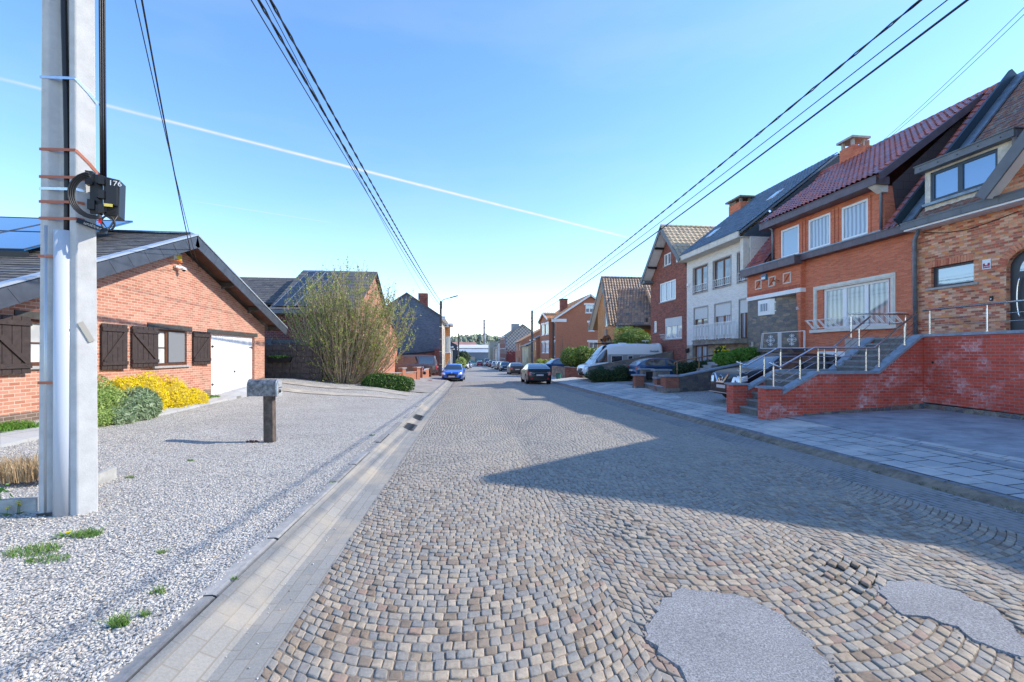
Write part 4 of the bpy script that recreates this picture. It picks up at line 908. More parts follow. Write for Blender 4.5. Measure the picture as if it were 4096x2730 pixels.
# ---------------------------------------------------------------- R2: white brick house with balcony
r2_ = root('white_house', 'white glazed brick house with dark tiled roof, balcony and mahogany windows', 'house', (18, 27, 0))
XR2 = 15.4; YA, YB = 29.0, 22.32; f2 = FR(XR2, YA); W2 = YA - YB
up = []
for a, b in (((143, 742), (255, 905)), ((300, 680), (438, 870)), ((490, 608), (575, 820))):
    u0 = f2.uv(E(*a))[0]; u1 = f2.uv(E(*b))[0]; up.append((u0, 0, u1, 0))
zu1 = (f2.uv(E(143, 740))[1] + f2.uv(E(300, 682))[1]) / 2; zu0 = (f2.uv(E(143, 935))[1] + f2.uv(E(300, 897))[1]) / 2
zl1 = (f2.uv(E(150, 1050))[1] + f2.uv(E(313, 1020))[1]) / 2; zl0 = (f2.uv(E(150, 1305))[1])
lo = []
for a, b in (((150, 1), (257, 1)), ((313, 1), (438, 1)), ((505, 1), (600, 1))):
    lo.append((f2.uv(E(*a))[0], zl0, min(f2.uv(E(*b))[0], W2 - .12), zl1))
up = [(a[0], zu0, a[2] if i < 2 else lo[2][2], zu1) for i, a in enumerate(up)]
zse = 7.98; zbs = zl0 - .25
mb = MB(); wall(mb, f2, [(0, zbs), (W2, zbs), (W2, zse), (0, zse)], up + [(a[0], zl0, a[2], a[3]) for a in lo], .16)
shellx(mb, XR2, 24, YB, YA, 0, zse, 0, 'l'); obj('wall', mb, B_WHITE, r2_)
mb = MB(); mb.poly([(XR2, YA + .004, zse), (24.8, YA + .004, zse), (20.5, YA + .004, 12.5)]); obj('gable_wall', mb, B_WHITE, r2_); mb = MB(); mb.poly([(XR2 - .5, YB, zse), (24.8, YB, zse), (20.5, YB, 12.5)]); obj('gable_wall', mb, BRK('grey_shingles', [(.06, .08, .10), (.08, .10, .125)], (.03, .04, .05), .4, .3, .01, .3), r2_)
for i, r in enumerate(up):
    winfill(r2_, f2, r, WOODM, G_DRK if i < 2 else G_CUR, cols=(.52,), depth=.15, fw=.07); sill(r2_, f2, r, GREY_ST, .05, .06, .05)
    mb = MB(); mb.fbox(f2, r[0] - .06, r[3], -.02, r[2] + .06, r[3] + .07, .02); mb.fbox(f2, r[0] - .06, r[1], -.02, r[0], r[3], .02); mb.fbox(f2, r[2], r[1], -.02, r[2] + .06, r[3], .02); obj('stone_surround', mb, GREY_ST, r2_)
    g = MB(); zt_ = r[1] + .50
    g.bar(f2.p(r[0] + .02, zt_, .03), f2.p(r[2] - .02, zt_, .03), .025); g.bar(f2.p(r[0] + .02, r[1] + .1, .03), f2.p(r[2] - .02, r[1] + .1, .03), .025)
    n = max(3, round((r[2] - r[0]) / .2))
    for k in range(n):
        u = r[0] + .1 + (r[2] - r[0] - .2) * k / (n - 1); g.bar(f2.p(u, r[1] + .1, .03), f2.p(u, r[1] + .2, .03), .02); g.bar(f2.p(u, zt_, .03), f2.p(u, zt_ - .1, .03), .02)
        g.tube([f2.p(u + .05 * math.cos(a), r[1] + .3 + .1 * math.sin(a), .03) for a in fr_(0, 2 * pi, 8)], .011, 4, cap=False)
    gu = root('window_guard', ['white iron window guard on the upper left window of the white house', 'white iron window guard on the upper middle window of the white house', 'white iron guard on the upper right window of the white house, touching the red house'][i], 'railing', f2.p(r[0], r[1])); obj('frame', g, IRON, gu)
for i, r in enumerate(lo):
    wo = winfill(r2_, f2, r, WOODM, G_DRK if i == 0 else G_CUR, cols=(.5,), depth=.15, fw=.08)
    mb = MB(); mb.fbox(f2, r[0] + .01, r[3] - (r[3] - r[1]) * .34, -.075, r[2] - .01, r[3] - .005, -.04); obj('roller_shutter', mb, SHUT, wo)
    mb = MB(); mb.fbox(f2, r[0] - .06, r[3], -.02, r[2] + .06, r[3] + .07, .02); mb.fbox(f2, r[0] - .06, r[1] + .01, -.02, r[0], r[3], .02); mb.fbox(f2, r[2], r[1] + .01, -.02, r[2] + .06, r[3], .02); obj('stone_surround', mb, GREY_ST, r2_)
# balcony
zb = zl0; bu0 = f2.uv(E(147, 1300), .8)[0]; bu1 = W2 - .05
mb = MB(); mb.fbox(f2, bu0 - .05, zb - .26, -.1, bu1, zb - .05, .85); mb.fbox(f2, bu0 - .08, zb - .05, -.1, bu1 + .02, zb, .9); bal = obj('balcony', mb, P('balcony_concrete', (.24, .22, .19), .9, ns=3, na=.35), r2_)
br = root('balcony_railing', 'white vertical bar railing along the balcony of the white house', 'railing', f2.p(bu0, zb, .85))
zt_ = zb + .93
def balbar(u0, u1, w, nm='panel'):
    mb = MB(); mb.bar(f2.p(u0, zt_, w), f2.p(u1, zt_, w), .03); mb.bar(f2.p(u0, zb + .07, w), f2.p(u1, zb + .07, w), .025); obj('frame', mb, IRON, br)
    n = round((u1 - u0) / .085)
    for k in range(n + 1):
        u = u0 + (u1 - u0) * k / n; m2 = MB(); m2.bar(f2.p(u, zb + .07 - (.07 if k % 8 == 0 else 0), w), f2.p(u, zt_, w), .032 if k % 8 == 0 else .02); 
        if k % 4 == 2: m2.fbox(f2, u - .035, zb + .25, w - .008, u + .035, zb + .75, w + .008)
        obj('bar', m2, IRON, br)
balbar(bu0, bu1, .82)
mb = MB(); mb.bar(f2.p(bu0, zt_, .82), f2.p(bu0, zt_, .02), .03)
for k in range(7): mb.bar(f2.p(bu0, zb, .1 + k * .11), f2.p(bu0, zt_, .1 + k * .11), .02)
obj('side_panel', mb, IRON, br)
# basement
du = (f2.uv(E(140, 1400))[0], 0, f2.uv(E(262, 1400))[0], 0); zdt = f2.uv(E(140, 1338))[1]
mb = MB(); wall(mb, f2, [(0, -.3), (W2, -.3), (W2, zbs), (0, zbs)], [(du[0], .0, du[2], zdt)], .3); obj('stone_basement', mb, S_LITE, r2_)
mb = MB(); mb.fbox(f2, du[0] - .08, 0, -.02, du[0], zdt + .08, .03); mb.fbox(f2, du[2], 0, -.02, du[2] + .08, zdt + .08, .03); mb.fbox(f2, du[0], zdt, -.02, du[2], zdt + .08, .03); obj('door_surround', mb, GREY_ST, r2_)
winfill(r2_, f2, (du[0], .0, du[2], zdt), WOODM, G_CUR, cols=(.4, .75), depth=.25, fw=.09, name='door')
# roof
mb = MB(); ex = 14.75; ez = 8.2; vm = Vector((20.5 - ex, 0, 12.62 - ez)); Lm = vm.length
slab(mb, (ex, YA + .1, ez), (0, -1, 0), vm, W2 + .15, Lm, .1); tiles(mb, (ex, YA + .1, ez + .03), (0, -1, 0), vm, W2 + .15, Lm, .24, .28, .05, 5, .04)
slab(mb, (20.5, YA + .1, 12.62), (0, -1, 0), Vector((5.75, 0, -4.42)), W2 + .15, Lm, .1)
obj('roof', mb, T_DRK, r2_)
mb = MB(); f2e = FR(ex, YA + .14); mb.fbox(f2e, -.02, 7.97, -.05, W2 + .1, 8.2, .04); mb.fbox(f2e, -.02, 7.92, -.7, W2 + .1, 7.97, .03); mb.fbox(f2e, -.03, 8.2, -.05, W2 + .12, 8.23, .06); mb.fbox(f2e, W2 - .22, 5.9, -.62, W2 + .05, 7.92, -.3); obj('cornice', mb, OFFW, r2_)
for k, (u_, t_) in enumerate((((350, 405), (430, 365)), ((765, 205), (870, 145)))):
    pass
Nn = Vector((0, -1, 0)).cross(vm.normalized()); Nn = Nn if Nn.z > 0 else -Nn
for yy, s_ in ((27.6, .22), (24.2, .52)):
    o_ = Vector((ex, yy, ez)) + vm * s_ + Nn * .13; mb = MB(); slab(mb, o_, (0, -1, 0), vm, .62, .8, .06); sk_ = obj('skylight', mb, PVC, r2_); mb = MB(); slab(mb, o_ + Nn * .012 + vm.normalized() * .07 + Vector((0, -.07, 0)), (0, -1, 0), vm, .48, .66, .02); obj('pane', mb, G_SKY, sk_)
mb = MB(); mb.box(18.8, 28.3, 11., 19.6, 29.6, 11.95); c_ = obj('chimney', mb, B_RED, r2_)
mb = MB(); [mb.box(x, y, 11.95, x + .15, y + .15, 12.2) for x in (18.82, 19.43) for y in (28.32, 29.43)]; mb.box(18.85, 28.9, 11.95, 19.55, 29.5, 12.15); mb.box(18.65, 28.1, 12.2, 19.75, 29.8, 12.3); obj('chimney_cap', mb, P('stained_cap', (.20, .20, .17), .9, ns=6, na=.3), c_)
q = f2.uv(D(1275, 578)); al = root('alarm_box', 'small white alarm box on the left edge of the white brick wall', 'alarm', f2.p(q[0] + .1, q[1])); mb = MB(); mb.fbox(f2, q[0] + .02, q[1] - .14, 0, q[0] + .24, q[1] + .14, .08); obj('case', mb, WHT, al); mb = MB(); mb.fbox(f2, q[0] + .05, q[1] - .1, .08, q[0] + .2, q[1] - .04, .09); obj('lamp', mb, TAPE, al)

# ---------------------------------------------------------------- R3: dark red brick gable house
r3 = root('brick_house', 'tall dark red brick house with steep street gable and tan tiled roof', 'house', (18, 33, 0))
YA3, YB3 = 34.74, 29.03; f3 = FR(15.4, YA3); W3 = YA3 - YB3; yc = 31.5; ez3 = 7.6
def fwin(fr, a, b, c=None):
    r = fr.rect(a, b); return r
w3 = [f3.rect(D(1090, 335), D(1143, 405)), f3.rect(D(1058, 563), D(1182, 680)), f3.rect(D(1097, 835), D(1230, 1000)), f3.rect(D(1012, 855), D(1030, 942))]
w3[2] = (w3[2][0], f3.uv(D(1097, 998))[1], w3[2][2], w3[2][3])
ap3 = 10.45; mb = MB(); wall(mb, f3, [(0, 0), (W3, 0), (W3, ez3), (YA3 - yc, ap3), (0, ez3)], w3, .13); shellx(mb, 15.4, 24, YB3, YA3, 0, ez3, 0, 'l'); obj('wall', mb, B_DARK, r3)
winfill(r3, f3, w3[0], PVC, G_SKY, (.5,), depth=.08, fw=.08); winfill(r3, f3, w3[1], PVC, G_CUR, (.34, .67), depth=.08, fw=.09)
wo = winfill(r3, f3, w3[2], PVC, G_CUR, (.34, .67), depth=.1, fw=.09); r = w3[2]; mb = MB(); mb.fbox(f3, r[0] + .01, r[1] + (r[3] - r[1]) * .6, -.04, r[2] - .01, r[3] - .01, -.02); obj('roller_shutter', mb, SHUT, wo)
winfill(r3, f3, w3[3], PVC, G_SKY, depth=.08, fw=.07)
for r in w3: sill(r3, f3, r, GREY_ST, .08, .07, .07)
fg = root('window_guard', 'white scrolled iron guard under the lower window of the dark red brick gable house', 'railing', f3.p(w3[2][0], w3[2][1])); r = w3[2]
mb = MB(); mb.bar(f3.p(r[0] - .3, r[1] + .36, .28), f3.p(r[2], r[1] + .36, .28), .025); mb.bar(f3.p(r[0] - .15, r[1] + .04, .12), f3.p(r[2], r[1] + .04, .12), .025)
for k in range(10):
    u = r[0] - .2 + k * (r[2] - r[0] + .1) / 9; mb.tube([f3.p(u + .07 * math.cos(a), r[1] + .2 + .11 * math.sin(a), .2) for a in fr_(0, 2 * pi, 8)], .011, 4, cap=False)
obj('frame', mb, IRON, fg)
def gable_x(rt, X, xe, yl, yc, yr, zl, za, zr_, tmat, over=.35, tw=.3, th=.34, amp=.05, k=4, barge=FASC, bw=.22, soff=WHT, thick=.12, tsl=True):
    """roof with its ridge running away from the street; yl far eave, yr near eave"""
    for (ya, za_, yb, zb_) in ((yr, zr_, yc, za), (yl, zl, yc, za)):
        v = Vector((0, yb - ya, zb_ - za_)); L = v.length; near = ya < yc
        mb = MB(); O = Vector((X - over, ya, za_)); slab(mb, O, (1, 0, 0), v, xe - X + over, L, thick)
        if near and tsl:
            tiles(mb, O + Vector((0, 0, .02)), (1, 0, 0), v, xe - X + over, L, tw, th, amp, k, .05)
        obj('roof', mb, tmat, rt)
        n = Vector((0, -v.z, v.y)).normalized(); n = n if n.z > 0 else -n; O = Vector((X - over - .05, ya, za_)) - n * bw; vn = v.normalized()
        mb = MB(); mb.hexa([O, O + v, O + v + Vector((.045, 0, 0)), O + Vector((.045, 0, 0)), O + n * (bw + .05), O + v + n * (bw + .05), O + v + n * (bw + .05) + Vector((.045, 0, 0)), O + n * (bw + .05) + Vector((.045, 0, 0))]); obj('bargeboard', mb, barge, rt)
        if over > .3:
            mb = MB(); O = Vector((X - over, ya, za_)) - n * (thick + .03); e = Vector((over - .01, 0, 0)); mb.hexa([O, O + v, O + v + e, O + e, O + n * .025, O + v + n * .025, O + v + n * .025 + e, O + n * .025 + e]); obj('soffit', mb, soff, rt)
    mb = MB(); x = X - over
    while x < xe: mb.tube([(x, yc, za + .06), (x + .42, yc, za + .06)], [.13, .11], 7); x += .38
    obj('ridge_tiles', mb, tmat, rt)
gable_x(r3, 15.4, 24, 34.95, 31.35, 28.5, 7.5, 10.95, 8.0, T_TAN, over=.75, tw=.34, th=.36)
for t_ in (.35, .7):
    mb = MB(); y_ = 34.85 + (31.35 - 34.85) * t_; z_ = 7.45 + 3.45 * t_ - .25; mb.bar((14.7, y_, z_), (15.4, y_, z_), .12, .14); obj('purlin', mb, BLK, r3)
mb = MB(); mb.box(14.65, 34.2, 7.3, 15.5, 35.05, 7.5); obj('eave_box', mb, FASC, r3)
mb = MB(); l3 = root('wall_lantern', 'black lantern on the side corner of the dark red brick gable house', 'lamp', (15.2, 34.9, 4.6)); mb.cyl((15.15, 34.95, 4.3), .10, .3, 6, 0, .14); mb.bar((15.15, 34.95, 4.6), (15.4, 34.7, 4.8), .03); obj('case', mb, BLK, l3)

# ---------------------------------------------------------------- R4: orange brick cottage with steep roof
r4 = root('brick_cottage', 'orange brick cottage with very steep mottled brown roof and arched doorway', 'house', (19, 50, 0))
X4 = 16.2; f4 = FR(X4, 53.2); ycc = 48.15; za4 = onX(D(606, 512), X4 - .4).z; zl4 = onX(D(532, 918), X4).z; ynr = onX(D(690, 890), X4).y
w4 = [f4.rect(D(622, 800), D(672, 890))]; dq = f4.rect(D(612, 1000), D(672, 1075)); dq = (dq[0], .2, dq[2], f4.uv(D(640, 985))[1])
arch4 = [(dq[0], dq[1]), (dq[2], dq[1]), (dq[2], dq[3] - .5)] + [((dq[0] + dq[2]) / 2 + (dq[2] - dq[0]) / 2 * math.cos(a), dq[3] - .5 + .55 * math.sin(a)) for a in fr_(0, pi, 8)[1:-1]] + [(dq[0], dq[3] - .5)]
uu = 53.2 - ynr
mb = MB(); wall(mb, f4, [(2.2, 0), (uu + 1.7, 0), (uu + 1.7, zl4 - .25), (uu + .1, zl4 - .05), (53.2 - ycc, za4 - .25), (2.2, zl4 + 2.05)], [w4[0], arch4], .2)
mb.quad((X4, ynr - 1.7, 0), (26, ynr - 1.7, 0), (26, ynr - 1.7, zl4), (X4, ynr - 1.7, zl4)); mb.quad((26, 51.0, 0), (X4, 51.0, 0), (X4, 51.0, zl4), (26, 51.0, zl4))
obj('wall', mb, B_ORNG, r4)
mb = MB(); mb.box(19.5, ynr - 3.8, 0, 26, ynr - 1.71, zl4 - .1); obj('side_wing', mb, B_ORNG, r4)
winfill(r4, f4, w4[0], WHT, G_CUR, (.33, .67), depth=.12, fw=.07)
mb = MB(); mb.fbox(f4, dq[0] - .02, dq[1], -.22, dq[2] + .02, dq[3] + .1, -.16); d4 = obj('door', mb, WOODM, r4); mb = MB(); mb.fbox(f4, dq[0] + .35, dq[1] + .3, -.159, dq[2] - .35, dq[3] - .5, -.15); obj('pane', mb, G_CUR, d4)
mb = MB(); cxx = (dq[0] + dq[2]) / 2; hw = (dq[2] - dq[0]) / 2
for a in fr_(0, pi, 14):
    mb.bar(f4.p(cxx + (hw + .02) * math.cos(a), dq[3] - .5 + (.57) * math.sin(a), .02), f4.p(cxx + (hw + .3) * math.cos(a), dq[3] - .5 + .85 * math.sin(a), .02), .14, .1, up=f4.n)
obj('brick_arch', mb, TILE('dark_arch_bricks', [(.12, .06, .04), (.2, .1, .06)], .9), r4)
mb = MB(); mb.fbox(f4, cxx - .15, dq[3] + .25, 0, cxx + .15, dq[3] + .95, .18); obj('keystone', mb, GREY_ST, r4)
gable_x(r4, X4, 26, 53.1, ycc, ynr - .1, zl4, za4, zl4, T_R4, over=.5, tw=.3, th=.33, barge=FASC)
v = Vector((0, 3.3, 4.2)); mb = MB(); slab(mb, (19.2, ynr - 4.1, zl4 - .05), (1, 0, 0), v, 7, v.length, .1); tiles(mb, (19.2, ynr - 4.1, zl4 - .02), (1, 0, 0), v, 7, v.length, .3, .33, .05, 4, .05)
tiles(mb, (X4 - .3, ynr - 1.75, zl4 - .1), (3.6, -2.3, .05), (1.5, 3.3, 4.3), 4.25, 5.4, .3, .33, .05, 4, .05); mb.add([(X4 - .2, ynr - 1.8, zl4 - .17), (19.3, ynr - 4.1, zl4 - .1), (20.8, ynr - .4, zl4 + 4.2), (X4 + .2, ynr, zl4 + .2)], [(0, 1, 2, 3)])
obj('roof', mb, T_R4, r4)
mb = MB(); mb.box(X4 - .3, ynr - 2.1, zl4 - .4, 19.4, ynr - 1.7, zl4 - .15); mb.box(19.2, ynr - 4.3, zl4 - .35, 26, ynr - 4., zl4 - .08); obj('gutter', mb, FASC, r4)
for k in (-1, 1):
    lq = root('wall_lantern', 'black lantern %s of the arched doorway of the orange cottage' % ('left' if k < 0 else 'right'), 'lamp', f4.p(cxx + k * 1.15, dq[3] - .1)); mb = MB(); mb.cyl(f4.p(cxx + k * 1.15, dq[3] - .35, .25), .08, .28, 6, 0, .12); mb.bar(f4.p(cxx + k * 1.15, dq[3] - .1, .25), f4.p(cxx + k * 1.15, dq[3] - .05, 0), .03); obj('case', mb, BLK, lq)

# ---------------------------------------------------------------- R5: large orange-red brick house, white window heads
r5 = root('brick_house', 'large orange-red brick house with orange roof and white window heads beyond the laurel hedge', 'house', (19, 71, 0))
Y5 = 66.; f5 = FN(Y5, 14.5); X5 = onY(K(1808, 600), Y5).x; f5 = FN(Y5, X5); ap = onY(D(510, 645), Y5); zl5 = onY(D(225, 830), Y5).z; W5 = 2 * (ap.x - X5)
w5 = [f5.rect(D(475, 728), D(536, 788)), f5.rect(D(500, 866), D(540, 930)), f5.rect(D(500, 1018), D(571, 1085))]
mb = MB(); wall(mb, f5, [(0, -1), (W5, -1), (W5, zl5), (W5 / 2, ap.z - .25), (0, zl5)], w5, .12)
f5s = FR(X5, 79.); ws5 = []
for (a, b) in (((1718, 225), (1775, 520)), ((1722, 625), (1780, 925))): ws5.append(f5s.rect(K(*a), K(*b)))
wall(mb, f5s, [(0, -1), (13, -1), (13, zl5), (0, zl5)], ws5, .12); mb.quad((X5 + W5, Y5, -1), (X5 + W5, 79, -1), (X5 + W5, 79, zl5), (X5 + W5, Y5, zl5))
XB5 = X5 - .75; f5b = FR(XB5, 79.); yb1 = onX(K(1650, 600), XB5).y; yb0 = onX(K(1462, 600), XB5).y; ym = (yb1 + yb0) / 2
wb5 = [f5b.rect(K(1500, 270), K(1555, 470)), f5b.rect(K(1580, 255), K(1640, 455)), f5b.rect(K(1508, 640), K(1560, 845)), f5b.rect(K(1585, 635), K(1645, 845))]
zap = onX(K(1538, 15), XB5).z
wall(mb, f5b, [(79 - yb0, -1), (79 - yb1, -1), (79 - yb1, zl5), (79 - ym, zap - .2), (79 - yb0, zl5)], wb5, .12); mb.quad((XB5, yb1, -1), (X5, yb1, -1), (X5, yb1, zl5 + .1), (XB5, yb1, zl5 + .1))
obj('wall', mb, B_R5, r5)
for i, r in enumerate(w5): winfill(r5, f5, r, PVC, G_SKY if i != 1 else P('green_door', (.05, .12, .13), .4), (.5,) if i != 1 else (), depth=.08, fw=.08)
for r in ws5: winfill(r5, f5s, r, PVC, G_CUR, (.5,), depth=.08, fw=.12)
for r in wb5: winfill(r5, f5b, r, PVC, G_CUR, (.5,), depth=.08, fw=.12)
for fr, L in ((f5, w5), (f5s, ws5), (f5b, wb5)):
    for r in L: mb = MB(); mb.fbox(fr, r[0] - .25, r[3] + .01, -.02, r[2] + .25, r[3] + .3, .05); obj('window_head', mb, WHT, r5); mb = MB(); mb.fbox(fr, r[0] - .1, r[1] - .1, -.02, r[2] + .1, r[1] - .01, .06); obj('sill', mb, WHT, r5)
def gable_y(rt, Y, ye, x0, xc_, x1, z0, za, z1, tmat, over=.3, barge=WHT, tw=.35, th=.4, sides='l', amp=.05):
    """ridge runs along the street; street side slope visible"""
    for (xa_, za_, xb_, zb_) in ((x0, z0, xc_, za), (x1, z1, xc_, za)):
        v = Vector((xb_ - xa_, 0, zb_ - za_)); L = v.length; mb = MB(); O = Vector((xa_, Y - over, za_)); slab(mb, O, (0, 1, 0), v, ye - Y + over, L, .12)
        if tw and ((xa_ == x0) == (x0 > 0)): tiles(mb, O + Vector((0, 0, .02)), (0, 1, 0), v, ye - Y + over, L, tw, th, amp, 3, .05)
        obj('roof', mb, tmat, rt)
        if barge:
            n = Vector((-v.z, 0, v.x)).normalized(); n = n if n.z > 0 else -n; O = Vector((xa_, Y - over - .05, za_)) - n * .2; e = Vector((0, .045, 0))
            mb = MB(); mb.hexa([O, O + v, O + v + e, O + e, O + n * .24, O + v + n * .24, O + v + n * .24 + e, O + n * .24 + e]); obj('bargeboard', mb, barge, rt)
gable_y(r5, Y5, 79, X5 - .45, ap.x, X5 + W5 + .5, zl5 - .1, ap.z, zl5 - .1, T_OR, .35)
mb = MB(); mb.fbox(f5, -.75, zl5 - .55, -.02, 1.5, zl5 - .1, .12); obj('eave_return', mb, WHT, r5)
# small street gable with orange slopes
for (ya, yb) in ((yb1 - .25, ym), (yb0 + .25, ym)):
    v = Vector((0, yb - ya, zap - zl5)); mb = MB(); slab(mb, (XB5 - .3, ya, zl5), (1, 0, 0), v, 7.2, v.length, .1)
    if ya < ym: tiles(mb, (XB5 - .3, ya, zl5 + .02), (1, 0, 0), v, 7.2, v.length, .33, .38, .05, 3, .05)
    obj('roof', mb, T_OR, r5); mb = MB(); O = Vector((XB5 - .36, ya, zl5 - .2)); e = Vector((.05, 0, 0)); mb.hexa([O, O + v, O + v + e, O + e] + [p + Vector((0, 0, .3)) for p in (O, O + v, O + v + e, O + e)]); obj('bargeboard', mb, WHT, r5)
q0, q1 = onY(Cc(1695, 385), 70), onY(Cc(1780, 305), 70); mb = MB(); mb.box(q0.x, 69.5, q0.z - 1.6, q1.x, 70.5, q1.z - .1); c_ = obj('chimney', mb, B_DARK, r5); mb = MB(); mb.box(q0.x - .08, 69.42, q1.z - .1, q1.x + .08, 70.58, q1.z); obj('chimney_cap', mb, LINT, c_)
mb = MB(); mb.box(XB5 - .1, Y5 + 2, -1, X5 + .1, 79, -.1); obj('white_plinth', mb, WHT, r5)
pipe(r5, [(X5 - .15, yb1 - .2, zl5), (X5 - .12, yb1 - .2, -.3)], .09, LINT)

# ---------------------------------------------------------------- small houses farther down, both sides
def far_house(name, label, side, X, y0, y1, z1, ztop, wmat, rmat, wins=(2, 2), depth=9, gable=False, wmat2=None, door=True, roofz=None, frame=PVC, glass=G_DRK, heads=None, group=None, cornice=None):
    """side 'R': facade faces -X; 'L': faces +X; y0 near end"""
    s = 1 if side == 'R' else -1; base = zr(y0) - .1; W = y1 - y0
    rt = root(name, label, 'house', (X + s * depth / 2, (y0 + y1) / 2, base), group)
    fr = FR(X, y1) if side == 'R' else FL(X, y0)
    rows = wins[0]; n = wins[1]; hs = []
    zf = (z1 - base) / rows
    for j in range(rows):
        for i in range(n):
            u = W * (i + .5) / n; 
            if door and j == 0 and i == n - 1: hs.append((u - .48, base + .15, u + .48, base + 2.3)); continue
            hs.append((u - .55, base + zf * j + zf * .32, u + .55, base + zf * j + zf * .8))
    mb = MB(); wall(mb, fr, [(0, base), (W, base), (W, z1), (0, z1)], hs, .15); obj('wall', mb, wmat, rt)
    mb = MB(); Xe = X + s * depth; xm = X + s * depth / 2; rz = ztop
    for yy in (y0, y1): mb.poly([(X, yy, base), (Xe, yy, base), (Xe, yy, z1), (xm, yy, rz - .1), (X, yy, z1)])
    mb.quad((Xe, y0, base), (Xe, y1, base), (Xe, y1, z1), (Xe, y0, z1)); obj('side_wall', mb, wmat2 or wmat, rt)
    for i, r in enumerate(hs):
        if door and r[3] - r[1] > 2.1 and abs(r[1] - base - .15) < .01:
            m2 = MB(); m2.fbox(fr, r[0], r[1], -.14, r[2], r[3], -.08); obj('door', m2, WOODM if i % 2 else DKM, rt)
        else: winfill(rt, fr, r, frame, glass if i % 2 else G_CUR, (.5,), depth=.12, fw=.08)
    if heads:
        for r in hs: mb = MB(); mb.fbox(fr, r[0] - .1, r[3], -.01, r[2] + .1, r[3] + .18, .04); obj('window_head', mb, heads, rt)
    for (xa_, xb_) in ((X - s * .25, xm), (Xe + s * .2, xm)):
        v = Vector((xb_ - xa_, 0, rz - z1)); mb = MB(); slab(mb, (xa_, y0 - .1, z1 + .02), (0, 1, 0), v, W + .2, v.length, .12); obj('roof', mb, rmat, rt)
    mb = MB(); mb.box(X - s * .42, y0 - .05, z1 - .18, X - s * .02, y1 + .05, z1 + .02); obj('gutter', mb, cornice or WHT, rt)
    return rt
# R6 dark-roofed brick annex, beige cottage, R7 orange house, R8 patterned gable
Y_ = 75.5; xx = onY(K(1385, 800), Y_).x
far_house('brick_house', 'narrow orange brick house with dark slate roof half hidden by the utility pole', 'R', xx, Y_, 80, onY(K(1340, 560), Y_).z, onY(K(1450, 440), Y_).z + 1.2, B_ORNG, T_SLT, (2, 2), 8, wmat2=B_R5)
Y_ = 82; xx = onY(K(1220, 800), Y_).x
far_house('beige_house', 'low cream rendered house with small dark roof behind the utility pole', 'R', xx, Y_, 90, onY(K(1125, 690), 84).z, onY(K(1270, 570), Y_).z + .5, P('cream_render', (.55, .46, .30), .85, ns=1, na=.1), T_SLT, (1, 3), 7, cornice=DKM)
Y_ = 95; q = onY(K(1065, 600), Y_)
far_house('brick_house', 'orange brick house with bright orange tiled roof and grey gutter next to the patterned gable', 'R', q.x, Y_, 104, q.z, onY(K(1430, 365), Y_).z + .6, B_R5, T_OR, (2, 2), 10.5, cornice=ZINC)
def diamond():
    t = NT('weathered_diamond_brick'); v = t.wuv(); sp = t.N('ShaderNodeSeparateXYZ'); t.L(v, sp.inputs[0])
    m = t.N('ShaderNodeMapping'); m.inputs['Rotation'].default_value = (0, 0, pi / 4); t.L(v, m.inputs[0])
    b = t.N('ShaderNodeTexBrick', offset=0., i_Scale=1., i_Mortar_Size=.05, i_Brick_Width=.62, i_Row_Height=.62); t.L(m.outputs[0], b.inputs[0]); b.inputs['Color1'].default_value = (.26, .05, .045, 1); b.inputs['Color2'].default_value = (.20, .04, .04, 1); b.inputs['Mortar'].default_value = (.11, .035, .035, 1)
    k = t.math('ADD', t.math('MULTIPLY', sp.outputs[1], .22), t.math('MULTIPLY', t.noise(1.4, 6, .7, v), 1.9))
    w_ = t.ramp(k, [(.86 + .62, (0,) * 3), (.92 + .9, (.85,) * 3)]) if 0 else t.ramp(t.math('SUBTRACT', k, 1.), [(.38, (0,) * 3), (.62, (.9,) * 3)])
    w2 = t.mix(b.outputs[1], w_, (0, 0, 0)); c = t.mix(w2, b.outputs[0], (.52, .50, .46)); t.L(c, t.b.inputs['Base Color']); t.b.inputs['Roughness'].default_value = .9; return t.m
Y_ = 115; q = onY(K(752, 500), Y_); a_ = onY(K(1100, 255), Y_); DIA = diamond()
h8 = far_house('brick_house', 'tall house whose red gable wall has a weathered white diamond brick pattern', 'R', q.x, Y_, 131, q.z, a_.z, B_DARK, T_SLT, (3, 6), (a_.x - q.x) * 2, wmat2=DIA, heads=WHT)
mb = MB(); mb.box(a_.x - 2.6, Y_ + 2, a_.z - 1.5, a_.x - .6, Y_ + 3, a_.z + .35); obj('chimney', mb, GREY_ST, h8)
mb = MB(); v = Vector((a_.x - q.x, 0, a_.z - q.z)); slab(mb, (q.x, Y_ - .25, q.z + .14), (0, 1, 0), v, .3, v.length, .1); slab(mb, (2 * a_.x - q.x, Y_ - .25, q.z + .14), (0, 1, 0), Vector((-v.x, 0, v.z)), .3, v.length, .1); obj('verge', mb, GREY_ST, h8)
pipe(h8, [(q.x - .1, Y_ - .1, q.z), (q.x - .1, Y_ - .1, -1)], .14, ZINC)
